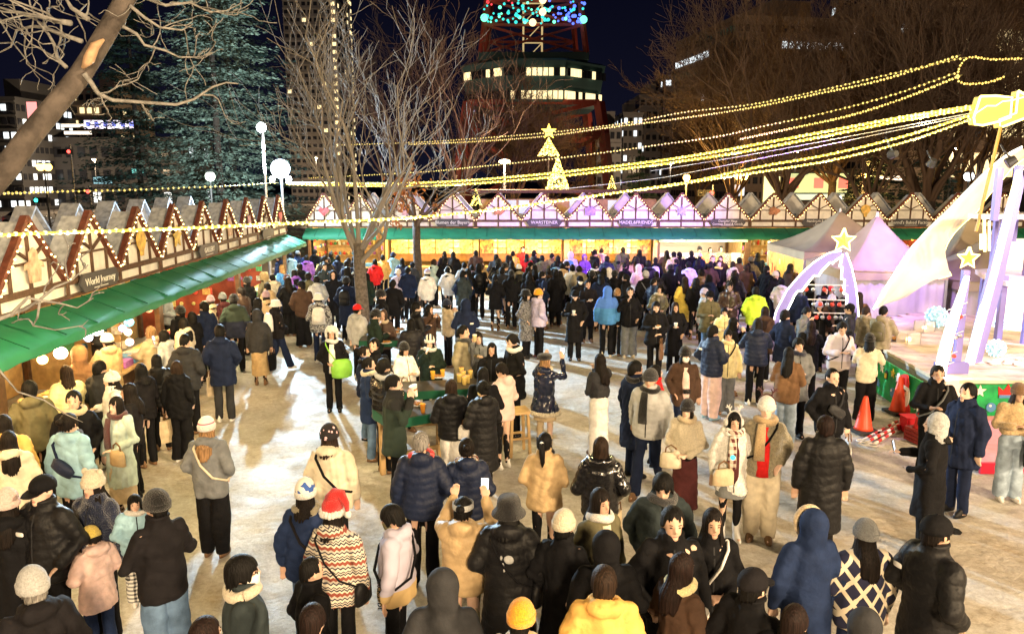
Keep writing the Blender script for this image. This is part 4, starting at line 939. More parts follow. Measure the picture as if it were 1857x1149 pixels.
# ------------------------------------------------------------------ far buildings
WIN_Y = glow('warm lit window', (1.0, .80, .42), 1.5); WIN_W = glow('white lit window', (.85, .95, 1.0), 1.7); WIN_D = mat('dark window', (.02, .022, .03), .2)
def building(label, px0, px1, ytop, Y, depth, wallc, floors, bays, lit, litm=WIN_W, skew=0, cat='building', roofbox=True, wfrac=(.62, .45), bot=0.0, seed=1, emit=.0):
    a = at_y(px0, ytop, Y); b = at_y(px1, ytop, Y); W = b.x-a.x; Hh = a.z-bot; r = random.Random(seed)
    root = empty('building', label, cat, ((a.x+b.x)/2, Y, bot), math.radians(skew))
    wm = mat('wall '+label[:20], wallc, .85, noise=.12, nscale=.4)
    m = MB(); m.box((0, depth/2, Hh/2), (W, depth, Hh)); m.obj('wall', wm, root)
    m = MB(); m.box((0, depth/2, Hh+.25), (W+.4, depth+.4, .5)); m.obj('roof', wm, root)
    if roofbox: m = MB(); m.box((W*.12, depth/2, Hh+1.9), (W*.35, depth*.5, 2.8)); m.obj('roof_plant_room', wm, root)
    fh = Hh/floors; bw = W/bays; ms = {}
    for side in (0, 1):
        wl = W if side == 0 else depth; nb = bays if side == 0 else max(2, int(bays*depth/W)); bw = wl/nb
        key = (round(bw, 3), side); me = MB(); me.box((0, 0, 0), (bw*wfrac[0], .12, fh*wfrac[1]) if side == 0 else (.12, bw*wfrac[0], fh*wfrac[1])); me = me.mesh('window'); me.materials.append(WIN_D)
        for s in ((0,) if side == 0 else (-1, 1)):
            if side and ((a.x+b.x)/2*s > 0): continue
            for f in range(floors):
                if (floors-f)*fh > Hh: continue
                for k in range(nb):
                    o = link('window', me, None, root, (-W/2+(k+.5)*bw, -.03, (f+.5)*fh) if side == 0 else (s*(W/2+.03), (k+.5)*bw, (f+.5)*fh))
                    if r.random() < (lit(f/floors, k/nb) if callable(lit) else lit):
                        o.material_slots[0].link = 'OBJECT'; o.material_slots[0].material = litm
        if side == 0:
            for f in range(floors): m = MB(); m.box((0, -.06, (f+1)*fh-.10), (W+.06, .30, .22)); m.obj('floor_band', wm, root)
    return root
building('tall dark apartment tower with a lit stair column behind the bare tree', 506, 604, -120, 150, 14, (.24, .22, .21), 34, 9, lambda f, k: .85 if k > .85 else .035, WIN_Y, seed=3)
building('beige apartment block with balconies left of the dark spruce', 126, 205, 165, 130, 14, (.34, .27, .20), 9, 6, .22, WIN_Y, seed=5)
building('dark office block with white lit floors at the far left', -60, 26, 182, 110, 15, (.06, .06, .065), 8, 6, .35, WIN_W, seed=8)
building('low dark building with a bright shop sign above the street', 70, 330, 255, 118, 12, (.05, .05, .055), 3, 12, .05, WIN_W, seed=9, roofbox=False)
building('grey stepped building to the right of the observation tower', 1205, 1296, 140, 170, 22, (.22, .19, .19), 11, 6, lambda f, k: .75 if k > .8 else .03, WIN_W, seed=12)
building('pale stepped building wing right of the observation tower', 1160, 1206, 176, 172, 20, (.26, .23, .23), 9, 4, .04, WIN_W, seed=13)
building('low pale building next to the red tower legs', 1131, 1166, 208, 160, 20, (.24, .22, .22), 7, 4, .22, WIN_W, seed=14)
building('small white house roof near the lit shops', 1083, 1128, 232, 150, 12, (.17, .16, .17), 5, 4, .15, WIN_W, seed=15)
building('large grey building behind the bare trees on the right', 1330, 1560, 40, 92, 18, (.20, .15, .125), 13, 16, lambda f, k: .9 if .82 < f < .9 and .35 < k < .98 else .015, WIN_W, skew=10, seed=18)
building('tall pale building with a blank wall behind the right trees', 1640, 1812, -60, 84, 18, (.25, .185, .145), 15, 8, .03, WIN_W, seed=19)
building('building with two large yellow windows at the right edge', 1806, 1935, 40, 78, 16, (.14, .10, .08), 5, 2, lambda f, k: .95 if .15 < f < .95 else .1, WIN_Y, wfrac=(.85, .62), seed=21)
rb = [o for o in COL.objects if o.name.startswith('building')][-1]
for ya, yb in ((55, 83), (108, 137)):
    a, b = at_y(1811, ya, 77.8), at_y(1900, yb, 77.8)
    for k in range(3): m = MB(); m.box((0, 0, 0), ((b.x-a.x)/3-.12, .12, a.z-b.z)); m.obj('wide_window', WIN_Y, rb, loc=V((a.x+(k+.5)*(b.x-a.x)/3, 77.75, (a.z+b.z)/2))-rb.location)

# lit shop signs on the far side of the road
def far_sign(label, px, py, w_, h_, Y, col, s, txt=None, tcol=None):
    p = at_y(px, py, Y); root = empty('shop_sign', label, 'sign', p); m = MB(); m.box((0, 0, 0), (w_, .3, h_)); m.obj('sign_panel', glow('sign glow '+label[:16], col, s), root)
    m = MB(); m.box((0, .05, 0), (w_+.2, .25, h_+.2)); m.obj('sign_frame', mat('dark metal', (.05, .05, .055), .4, metal=.6), root)
    if tcol is not None:
        for k in range(int(w_/h_*1.1)): mm = MB(); mm.box((-w_*.42+k*w_*.84/max(1, int(w_/h_*1.1)-1), -.17, 0), (h_*.5, .05, h_*.55)); mm.obj('sign_glyph', glow('glyph glow '+str(tcol), tcol, 1.2), root)
far_sign('red and white vertical sign at the far left', 60, 208, 1.3, 3.2, 104, (1, .35, .32), 1.6)
far_sign('long white and blue lit shop sign behind the leaning limb', 200, 226, 7.6, 1.2, 117, (.75, .75, 1), 1.4, None, (.15, .2, .8))
far_sign('white strip light over the far shop', 138, 228, 4.2, .45, 117, (1, .92, .75), 1.6); far_sign('second white strip light under the first', 142, 241, 4.0, .45, 116.5, (1, .92, .8), 1.5)
far_sign('small teal sign among the spruce branches', 250, 310, 1.3, .5, 90, (.3, .95, .85), 1.2); far_sign('pale blue shop light low behind the spruce', 187, 327, 2.2, .8, 95, (.5, .9, 1), 1.0)
far_sign('bright green and red festive banner behind the right stalls', 1483, 332, 4.6, 1.5, 62, (.70, .85, .45), .75, None, (.9, .2, .15))
far_sign('white shop window under the festive banner', 1480, 352, 4.4, .9, 62.5, (.85, 1, .8), .8); far_sign('pale green lit doorway beside the festive banner', 1398, 346, 1.2, 2.2, 60, (.75, .95, .6), .9)
far_sign('blue and white shop panel right of the floodlight', 1335, 345, 1.3, .9, 66, (.7, .8, 1), 1.0); far_sign('white strip sign among the right trees', 1615, 323, 1.6, .3, 55, (1, .95, .9), 1.3)
# ------------------------------------------------------------------ observation tower
TY = 140.; RED = mat('red steel', (.30, .045, .028), .55, noise=.1); TEALB = mat('teal observation cladding', (.03, .075, .085), .5); GOLD = glow('gold lit lattice', (1, .72, .32), .55)
tc_ = at_y(965, 200, TY); tz = lambda y: at_y(965, y, TY).z; tx = lambda x, y: at_y(x, y, TY).x-tc_.x
tw = empty('observation_tower', 'red steel tower with teal observation deck and coloured lights', 'tower', (tc_.x, TY, 0))
def lattice(zs, ws, dy, name, m, th):
    for (z0, w0), (z1, w1) in zip(zip(zs, ws), list(zip(zs, ws))[1:]):
        for sx in (-1, 1):
            for sy in (-1, 1): mm = MB(); mm.beam((sx*w0, sy*w0, z0), (sx*w1, sy*w1, z1), th, th); mm.obj(name, m, tw)
        for sy in (-1, 1):
            mm = MB(); mm.beam((-w0, sy*w0, z0), (w1, sy*w1, z1), th*.5, th*.5); mm.beam((w0, sy*w0, z0), (-w1, sy*w1, z1), th*.5, th*.5); mm.beam((-w1, sy*w1, z1), (w1, sy*w1, z1), th*.7, th*.6); mm.obj('cross_brace', m, tw)
lattice([0, tz(250), tz(196)], [12.6, 11.4, 10.6], 0, 'tower_leg', RED, 1.3)
lattice([tz(112), tz(62), tz(20), tz(-30), tz(-90)], [8.6, 8.0, 7.6, 7.0, 6.0], 0, 'tower_leg', RED, .7)
deck = MB()
def octring(r, z): return [((r if True else 0)*math.cos(math.pi/8+k*math.pi/4), r*math.sin(math.pi/8+k*math.pi/4), z) for k in range(8)]
R_ = [octring(11.2, tz(203)), octring(12.0, tz(196)), octring(13.0, tz(137)), octring(13.2, tz(128)), octring(12.4, tz(124))]
deck.add(sum(R_, []), [(i*8+k, i*8+(k+1) % 8, (i+1)*8+(k+1) % 8, (i+1)*8+k) for i in range(4) for k in range(8)]+[tuple(range(7, -1, -1)), tuple(range(32, 40))]); deck.obj('observation_deck', TEALB, tw)
m = MB(); m.box((0, 0, tz(116)), (18, 18, 1.2)); m.obj('deck_roof', TEALB, tw)
for (ya, yb, rr, mt, fr) in ((141, 154, 12.95, WIN_Y, .55), (178, 192, 12.3, WIN_Y, .7)):
    for side in (5, 6, 4):
        A = V(octring(rr, 0)[side]); B = V(octring(rr, 0)[(side+1) % 8]); n = 11
        for k in range(n):
            p = A.lerp(B, (k+.5)/n); d = (B-A).normalized(); nrm = V((d.y, -d.x, 0)); mm = MB(); hh = tz(ya)-tz(yb); mm.box((0, 0, 0), ((B-A).length/n*.80, .2, hh))
            lit = (RND.random() < fr and (p.x > -4 or yb < 160))
            o = mm.obj('deck_window', mt if lit else WIN_D, tw, loc=p+nrm*.35+V((0, 0, (tz(ya)+tz(yb))/2)), rotz=math.atan2(d.y, d.x))
m = MB()
for k in range(9): m.beam((-1.6, -1.6, tz(116)+k*3.2), (1.6, -1.6, tz(116)+k*3.2), .18, .18)
for s in (-1.6, 1.6): m.beam((s, -1.6, tz(116)), (s, -1.6, tz(-60)), .3, .3)
for k in range(8): m.beam((-1.6, -1.6, tz(116)+k*3.2), (1.6, -1.6, tz(116)+(k+1)*3.2), .14, .14)
m.obj('lift_shaft', GOLD, tw)
LEDC = [glow('led '+n, c, s) for n, c, s in (('cyan', (.05, .75, .70), 1.2), ('blue', (.10, .18, 1.0), 2.0), ('red', (1.0, .06, .08), 1.6), ('green', (.15, .9, .5), 2.4), ('gold', (1, .75, .35), 2.2))]
ledm = {}
def led(x, z, y, r, ci):
    key = (r, ci)
    if key not in ledm: q = MB(); q.ell((0, 0, 0), r, 8, 6); ledm[key] = q.mesh('tower_light', True); ledm[key].materials.append(LEDC[ci])
    link('tower_light', ledm[key], None, tw, (x, y, z))
rl = random.Random(4)
for k in range(190):
    z = rl.uniform(tz(62), tz(-12)); wmax = 8.3-(z-tz(62))*.06; x = rl.uniform(-wmax, wmax); ci = 1 if (x > 2.5 and rl.random() < .75) else (2 if x < -2 and z > tz(30) and rl.random() < .7 else (0 if rl.random() < .85 else 3))
    led(x, z, -9, rl.choice((.17, .22, .28)), ci)
for x, y in ((-8.0, 52), (8.0, 55)): led(x, tz(y), -9, .62, 3)
for y in (60, 42, 22, 3): led(1.4 if y % 4 else -.2, tz(y), -9, .60, 4)
# ------------------------------------------------------------------ trees
BARK = mat('grey brown bark', (.115, .095, .078), .9, noise=.35, nscale=14, bump=.8, bscale=30); BARKD = mat('dark brown bark', (.060, .046, .038), .9, noise=.3, nscale=10, bump=.6, bscale=25); BARKL = mat('plane tree bark', (.070, .058, .051), .9, noise=.45, nscale=6, bump=1, bscale=16)
TWIGB = mat('brown twig', (.085, .056, .042), .9)
TWIG = mat('pale twig', (.20, .175, .15), .85)
def grow(mb, p, d, L, r, depth, rr, spread, up, minr, n0=5, kids=(2, 3), shrink=.72, nseg=4, wob=.16):
    pts = [p]; q = p; dd = d.normalized()
    for i in range(nseg):
        dd = (dd+V((rr.gauss(0, wob), rr.gauss(0, wob), rr.gauss(0, wob)+up*.12))).normalized(); q = q+dd*(L/nseg); pts.append(q)
    r1 = max(minr, r*.62)
    mb.tube(pts, [r+(r1-r)*i/nseg for i in range(nseg+1)], n0 if r > .03 else 4 if r > .012 else 3, caps=False)
    if depth <= 0: return
    for k in range(rr.randint(*kids)):
        t = rr.uniform(.45, 1.0) if k else 1.0; idx = min(nseg, max(1, int(t*nseg))); ax = V((rr.gauss(0, 1), rr.gauss(0, 1), rr.gauss(0, 1))); ax = (ax-dd*ax.dot(dd)).normalized()
        nd = (dd*math.cos(spread*rr.uniform(.5, 1.2))+ax*math.sin(spread*rr.uniform(.5, 1.2))+V((0, 0, up*.35))).normalized()
        grow(mb, pts[idx], nd, L*shrink*rr.uniform(.75, 1.15), max(minr, r1*rr.uniform(.62, .9)), depth-1, rr, spread, up, minr, n0, kids, shrink, nseg, wob)
def bare_tree(label, base, hgt, r0, seed, limbs, fork, spread, up, depth, minr, barkm, twigm, lean=(0, 0), kids=(2, 3), shrink=.72, L0=None, extra=None, group=None):
    rr = random.Random(seed); root = empty('bare_tree', label, 'tree', base, 0, group); t = MB(); tp = V((lean[0], lean[1], fork))
    t.tube([V((0, 0, -.1)), V((0, 0, .15)), tp*.35+V((.03, 0, 0)), tp*.7, tp], [r0*1.5, r0*1.12, r0, r0*.93, r0*.88], 12); t.obj('trunk', barkm, root, smooth=True)
    for k in range(limbs):
        c = MB(); a = 2*math.pi*(k+rr.uniform(-.25, .25))/limbs; e = rr.uniform(.3, 1.0)*spread*1.1
        d = V((math.cos(a)*math.sin(e), math.sin(a)*math.sin(e), math.cos(e)))
        grow(c, tp*(.80+.2*rr.random()), d, (L0 or (hgt-fork)*.42)*rr.uniform(.8, 1.1), r0*rr.uniform(.28, .46), depth, rr, spread, up, minr, 6, kids, shrink)
        c.obj('limb', twigm, root, smooth=True)
    return root
# the bare tree in the middle of the plaza, its young shoots rising almost straight up
tb = at_h(660, 632, 0)
bare_tree('grey bare tree with upright shoots standing among the tables', tb, 10.5, .165, 21, 10, 2.75, .78, .62, 4, .0065, BARK, TWIG, lean=(-.05, 0), kids=(2, 3), shrink=.72, L0=2.9)
tb2 = V((at_y(757, 500, 26.5).x, 26.5, 0))
bare_tree('slimmer bare tree near the far stalls', tb2, 8.5, .15, 5, 6, 2.9, .55, .7, 3, .009, BARKD, TWIGB, kids=(2, 3), L0=2.0)
# dry brown oak leaves still hanging on the lower boughs
LEAF = mat('dry brown leaf', (.30, .115, .040), .8, noise=.3, nscale=3)
lv = MB(); rr = random.Random(3)
for cx, cy, sx, sy, n in ((735, 345, 22, 26, 150), (720, 372, 20, 14, 70), (748, 300, 8, 18, 26), (718, 410, 10, 8, 18), (788, 372, 5, 16, 22), (740, 330, 30, 10, 40)):
    for k in range(n):
        p = at_y(rr.gauss(cx, sx*.55), rr.gauss(cy, sy*.6), 26.2+rr.uniform(-.5, .5)); R = Euler((rr.uniform(0, 6), rr.uniform(0, 6), rr.uniform(0, 6))).to_matrix()
        s = rr.uniform(.055, .10); vs = [R @ V(v)+p-tb2 for v in ((-s, 0, 0), (-s*.3, -s*.5, .015), (s*.5, -s*.4, 0), (s, 0, .02), (s*.5, s*.4, 0), (-s*.3, s*.5, .015))]; lv.add(vs, [(0, 1, 2, 3, 4, 5)])
lt = [o for o in COL.objects if o.name.startswith('bare_tree')][-1]
lv.obj('dry_leaves', LEAF, lt, kind='stuff')
# leaning plane tree limb close to the camera on the left
lp_ = [at_y(-95, 425, 5.6), at_y(12, 305, 5.7), at_y(56, 244, 5.8), at_y(93, 200, 5.9), at_y(145, 137, 6.0), at_y(182, 78, 6.1), at_y(227, 0, 6.2), at_y(285, -100, 6.3)]
pr = empty('plane_tree', 'leaning plane tree limb with peeling bark close on the left', 'tree', (lp_[0].x-1.6, 5.2, 0))
off = -V((lp_[0].x-1.6, 5.2, 0)); t = MB()
t.tube([V((0, 0, -.1)), V((.1, 0, 1.2)), V((.6, .2, 2.8))]+[p+off for p in lp_], [.28, .18, .12, .092, .084, .080, .078, .076, .073, .070, .066], 14); t.obj('trunk', BARKL, pr, smooth=True)
m = MB(); a, b = at_y(150, 124, 5.90)+off, at_y(188, 72, 5.98)+off; m.tube([a, a.lerp(b, .3)+V((.012, -.02, 0)), a.lerp(b, .7)+V((-.008, -.02, .01)), b], [.012, .040, .034, .010], 8); m.obj('peeled_scar', mat('bare wood scar', (.42, .27, .16), .7, noise=.3, nscale=12), pr, smooth=True)
def px_branch(pts, Y, r, seed, twigs=4, tl=.35, dY=.05, rt=.006):
    rr = random.Random(seed); P = [at_y(x, y, Y+i*dY)+off for i, (x, y) in enumerate(pts)]; m = MB(); n = len(P)
    m.tube(P, [r*(1-.75*i/(n-1)) for i in range(n)], 7)
    for k in range(twigs):
        i = rr.randint(1, n-1); d = (P[i]-P[i-1]).normalized(); ax = V((rr.gauss(0, 1), rr.gauss(0, .6), rr.gauss(0, 1))).normalized()
        grow(m, P[i-1].lerp(P[i], rr.random()), (d*.7+ax).normalized(), tl*rr.uniform(.5, 1.2), max(rt, r*.45), 2, rr, .7, .1, .0035, 5, (1, 2), .68, 4, .28)
    m.obj('branch', mat('pale plane branch', (.185, .178, .168), .85, noise=.3, nscale=20), pr, smooth=True)
px_branch([(152, 133), (165, 150), (178, 170), (205, 182), (250, 185), (320, 190), (352, 180), (385, 158), (410, 150), (432, 152)], 5.9, .020, 1, 6, .28)
px_branch([(120, 122), (105, 108), (98, 80), (88, 62), (70, 42), (55, 10), (48, -30)], 5.9, .016, 2, 7, .35)
px_branch([(148, 75), (110, 62), (80, 50), (60, 48), (30, 55), (20, 85), (-20, 105)], 6.0, .018, 3, 8, .4)
px_branch([(128, 42), (100, 38), (60, 28), (20, 20), (-30, 5)], 6.0, .022, 4, 9, .45)
px_branch([(160, 35), (130, 15), (118, -5), (100, -40)], 6.05, .02, 5, 7, .4)
px_branch([(222, 48), (248, 62), (262, 82), (300, 92), (325, 104), (365, 104), (385, 95)], 6.1, .014, 6, 7, .25)
px_branch([(235, 10), (262, 32), (290, 50), (330, 55), (350, 44)], 6.15, .014, 7, 6, .25)
px_branch([(245, -10), (300, 10), (345, 5), (380, 22), (410, 20), (440, 5)], 6.2, .014, 8, 7, .3)
px_branch([(-20, 585), (15, 572), (45, 560), (70, 545), (100, 520), (130, 508), (160, 480)], 4.2, .014, 9, 3, .16)
px_branch([(20, 570), (50, 540), (78, 545), (110, 550), (140, 558), (170, 540)], 4.15, .010, 10, 2, .13)
px_branch([(72, 547), (68, 575), (60, 590), (100, 598), (150, 590), (160, 580)], 4.1, .007, 11, 2, .12)
px_branch([(-10, 660), (15, 690), (32, 710), (80, 725), (118, 750), (150, 765)], 3.6, .006, 12, 0, .14)
# spruce: drooping whorls of needle sprays, lit from the floodlight side
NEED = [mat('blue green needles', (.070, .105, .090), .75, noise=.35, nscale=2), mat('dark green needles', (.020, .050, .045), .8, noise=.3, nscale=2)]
def spruce(label, base, hgt, rad, seed, nm, whorls=46, per=13, low=1.2, group='dark spruces behind the stalls', tuft=12, dens=3.1):
    rr = random.Random(seed); root = empty('spruce_tree', label, 'tree', base, 0, group); t = MB(); t.tube([(0, 0, -.1), (0, 0, hgt*.5), (0, 0, hgt)], [rad*.04, rad*.026, .02], 8); t.obj('trunk', mat('black brown trunk', (.018, .014, .012), .95), root)
    for part in range(4):
        c = MB()
        for wv in range(whorls):
            if wv % 4 != part: continue
            u = (wv+rr.random())/whorls; z = low+(hgt-low)*u; R = rad*(1-u)**.85*rr.uniform(.8, 1.12)+.12
            for k in range(int(per*(1-.5*u))):
                a = rr.uniform(0, 2*math.pi); dr = V((math.cos(a), math.sin(a), 0)); Lb = R*rr.uniform(.7, 1.1); tl = V((-dr.y, dr.x, 0))
                for q in range(int(tuft*dens)):
                    f = rr.uniform(.06, 1.0)**.8; p = dr*(Lb*f)+V((0, 0, z-.20*Lb*f*f+.10*Lb*f**4))+tl*rr.gauss(0, .16*Lb*(1.05-f)+.05)+V((0, 0, rr.gauss(0, .06)))
                    dd = (dr*.8+tl*rr.gauss(0, .7)+V((0, 0, rr.uniform(-.5, .15)))).normalized(); L = rr.uniform(.12, .27); sd = dd.cross(V((rr.gauss(0, .4), rr.gauss(0, .4), 1))).normalized()*L*rr.uniform(.20, .34)
                    c.add([p-dd*L*.3, p+sd, p+dd*L*.75, p-sd], [(0, 1, 2, 3)])
        c.obj('crown', nm, root, kind='stuff')
    return root
sp = at_y(385, 330, 40)
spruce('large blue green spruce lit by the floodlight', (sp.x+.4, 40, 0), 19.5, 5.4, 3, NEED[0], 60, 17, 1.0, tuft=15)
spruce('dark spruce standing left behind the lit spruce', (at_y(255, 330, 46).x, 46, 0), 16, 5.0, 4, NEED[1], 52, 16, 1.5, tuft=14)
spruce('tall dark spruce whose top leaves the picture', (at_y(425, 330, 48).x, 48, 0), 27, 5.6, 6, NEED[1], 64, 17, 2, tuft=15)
spruce('dark conifer behind the tents on the right', (at_y(1590, 330, 48).x, 48, 0), 6.8, 3.6, 8, NEED[1], 30, 11, .6)
spruce('second dark conifer left of the curved sail', (at_y(1690, 330, 46).x, 46, 0), 7.6, 3.6, 9, NEED[1], 30, 11, .6)
spruce('small dark conifer right of the tower legs', (at_y(1160, 330, 60).x, 60, 0), 6.5, 2.6, 10, NEED[1], 24, 9, .6)
# tall bare park trees behind the stalls
for k, (px, Y, hg, r0, sd, lab, mt) in enumerate([(835, 44, 15.5, .26, 31, 'tall bare tree behind the left part of the far stalls', BARKD), (930, 52, 13, .22, 32, 'bare tree in front of the tower observation deck', BARKD), (1000, 60, 12, .22, 33, 'bare tree just left of the lit christmas tree', BARKD), (720, 50, 17, .28, 34, 'tall bare tree behind the plaza tree', BARKD), (1330, 50, 15, .26, 35, 'bare park tree left of the lit office windows', BARKD), (1420, 44, 16, .30, 36, 'bare park tree under the white office windows', BARKD), (1510, 56, 19, .30, 37, 'bare park tree right of the white office windows', BARKD), (1580, 40, 14, .25, 38, 'slender bare park tree left of the forked trunk', BARKD), (1685, 38, 15, .42, 39, 'stout forked bare tree behind the tents', BARKD), (1775, 44, 15, .26, 40, 'bare park tree left of the yellow windows', BARKD), (1265, 66, 13, .25, 41, 'distant bare tree right of the tower legs', BARKD), (1740, 60, 22, .30, 42, 'tall bare tree before the blank pale wall', BARKD)]):
    bare_tree(lab, (at_y(px, 330, Y).x, Y, 0), hg*(1.25 if px > 1300 else 1), r0, sd, 9, hg*.22, .62, .38, 5, .011, BARKD, TWIGB if mt is BARKD else mt, kids=(3, 4) if px > 900 else (2, 3), shrink=.73, L0=hg*(.30 if px > 1300 else .25), group='bare trees in the park')
for k in range(9):
    px = 20+k*22; Y = 36+3*(k % 3); rr = random.Random(k+60); m = MB(); 
    for q in range(6): grow(m, V((rr.gauss(0, .2), 0, 0)), V((rr.gauss(0, .5), rr.gauss(0, .4), 1)), 1.3, .05, 3, rr, .8, .1, .014, 5, (2, 3), .75, 4, .3)
    o = m.obj('bare_shrub', BARKD, loc=(at_y(px, 330, Y).x, Y, 0)); tag(o, 'twisted bare shrub behind the left stalls beside the road', 'shrub', 'bare shrubs along the road')
# ------------------------------------------------------------------ street things
METAL = mat('galvanised steel', (.35, .36, .37), .4, metal=.7); DMET = mat('dark painted steel', (.035, .035, .04), .45)
def lamp_post(label, px, py, Y, col, s, r=.22, two=False, cat='street lamp', power=0, group=None):
    p = at_y(px, py, Y); root = empty('street_lamp', label, cat, (p.x, Y, 0), 0, group); m = MB(); m.tube([(0, 0, -.1), (0, 0, p.z-.15)], [.08, .05], 8); m.obj('pole', DMET, root)
    for q in ((-.28, .28) if two else (0,)):
        m = MB(); m.ell((q, 0, p.z), r, 12, 8); m.obj('lamp_globe', glow('lamp '+str(col), col, s), root, smooth=True)
        m = MB(); m.rings([(q, 0, p.z+r*.8, r*.9, r*.9), (q, 0, p.z+r*1.05, r*.7, r*.7), (q, 0, p.z+r*1.25, .03, .03)], 10); m.obj('lamp_cap', DMET, root)
    if power: light('lamp_light', 'POINT', (p.x, Y-.5, p.z-.2), power, col, .2)
    return root
lamp_post('twin orange street lamp beside the leaning limb', 80, 303, 60, (1, .55, .12), 7, .30, True); lamp_post('orange street lamp above the right queue', 1245, 322, 52, (1, .55, .12), 8, .24, power=4200); lamp_post('twin orange street lamp right of the purple pole', 1346, 320, 52, (1, .55, .12), 7, .22, True, power=4200); lamp_post('small orange lamp by the conifer', 1566, 318, 50, (1, .5, .12), 6, .18, power=3200)

hr_ = empty('floodlight', 'round white lamp with an added flood on a tall pole before the lit spruce', 'floodlight', (HIGH[0], HIGH[1], 0)); m = MB(); m.tube([(0, .1, -.1), (0, .1, HIGH[2]-.1)], [.07, .05], 8); m.obj('pole', METAL, hr_); m = MB(); m.tube([(0, .18, HIGH[2]), (0, .06, HIGH[2]), (0, .0, HIGH[2])], [.10, .19, .20], 16); m.obj('housing', DMET, hr_)
m = MB(); m.ell((0, -.01, HIGH[2]), (.18, .08, .18), 16, 10); m.obj('lens', glow('flood lens', (.86, .94, 1), 60), hr_)
lamp_post('white lantern among the lower spruce branches', 381, 320, 38, (.85, 1, .80), 4, .24); lamp_post('white diamond lamp behind the pink tent', 1757, 320, 44, (.9, 1, 1), 7, .26); lamp_post('white floodlight glare behind the festive banner', 1518, 362, 42, (.95, .97, 1), 8, .24)
light('tower_fill', 'SPOT', (tc_.x-14, 112, 1.5), 9000, (1.0, .72, .5), .5, (tc_.x, TY, 22), 60, .6)  # added unseen spot that brightens the tower
for lab, px, Y, z, pw in (('added street lamp brightening the tall apartment tower', 575, 138, 8, 6000), ('plain street lamp below the white office windows', 1440, 78, 7, 1600), ('added street lamp brightening the blank pale wall', 1722, 70, 7, 4500), ('added street lamp brightening the beige balcony block', 175, 108, 7, 12000), ('plain street lamp right of the tower legs', 1215, 140, 7, 9000), ('added park lamp brightening the trees behind the beer stall', 915, 38.5, 5.2, 4500)):  # lamps added to brighten the dark far buildings and trees
    q = V((at_y(px, 330, Y).x, Y, z)); root = empty('street_lamp', lab, 'street lamp', (q.x, q.y, 0)); m = MB(); m.tube([(0, 0, -.1), (0, 0, z-.1)], [.08, .05], 8); m.obj('pole', DMET, root); m = MB(); m.ell((0, 0, z), (.3, .3, .12), 10, 6); m.obj('lamp_globe', glow('added lamp', (1, .75, .45), 5), root, smooth=True); light('lamp_light', 'POINT', (q.x, q.y-.6, z-.1), pw, (1, .72, .42), .25)
for s in SODIUM:
    root = empty('street_lamp', 'tall sodium street lamp added out of view for the amber fill', 'street lamp', (s[0], s[1], 0), 0, 'added sodium street lamps behind the viewpoint'); m = MB(); m.tube([(0, -.6, -.1), (0, -.6, s[2]), (0, -.3, s[2]+.25), (0, 0, s[2]+.15)], [.09, .06, .05, .05], 8); m.obj('pole', DMET, root); m = MB(); m.box((0, .1, s[2]+.06), (.35, .7, .10)); m.obj('lamp_head', DMET, root)
    m = MB(); m.box((0, .1, s[2]-.01), (.28, .6, .03)); m.obj('lamp_glass', glow('sodium glass', (1, .62, .25), 6), root)
fr_ = empty('floodlight', 'dazzling white floodlight on a pole at the corner of the stalls', 'floodlight', (FLOOD[0], FLOOD[1], 0)); m = MB(); m.tube([(0, .1, -.1), (0, .1, FLOOD[2]-.1)], [.06, .045], 8); m.obj('pole', METAL, fr_)
m = MB(); m.tube([(0, .18, FLOOD[2]), (0, .06, FLOOD[2]), (0, .0, FLOOD[2])], [.12, .34, .36], 20); m.obj('housing', DMET, fr_); m = MB(); m.ell((0, -.005, FLOOD[2]), (.33, .10, .33), 20, 10); m.obj('lens', glow('flood lens', (.86, .94, 1), 60), fr_)  # lens widened to stand in for the glow around the lamp
for s in (-.3, .3): m = MB(); m.ell((s, -.02, FLOOD[2]-.36), .10, 10, 8); m.obj('lamp', glow('flood lens', (.86, .94, 1), 60), fr_)
def traffic(label, px, py, Y, on):
    p = at_y(px, py, Y); root = empty('traffic_light', label, 'traffic light', (p.x, Y, 0)); m = MB(); m.tube([(.5, 0, 0), (.5, 0, p.z+.6)], .07, 6); m.obj('pole', METAL, root); m = MB(); m.box((0, 0, p.z), (1.25, .3, .45)); m.obj('housing', DMET, root)
    for k, c in enumerate(((1, .08, .06), (.9, .6, .1), (.05, .9, .65))):
        m = MB(); m.ell((.4-.4*k, -.16, p.z), (.16, .06, .16), 10, 6); m.obj('signal_lens', glow('signal '+str(k), c, 5) if k == on else WIN_D, root)
traffic('red traffic light left of the spruce', 118, 275, 70, 0); traffic('red traffic light low behind the snowy stall roofs', 152, 347, 62, 0); traffic('green traffic light above the road at the far left', 76, 363, 64, 2); traffic('red signal between two gables of the far stalls', 1280, 350, 58, 0); traffic('green signal above the garlands', 1312, 288, 80, 2)
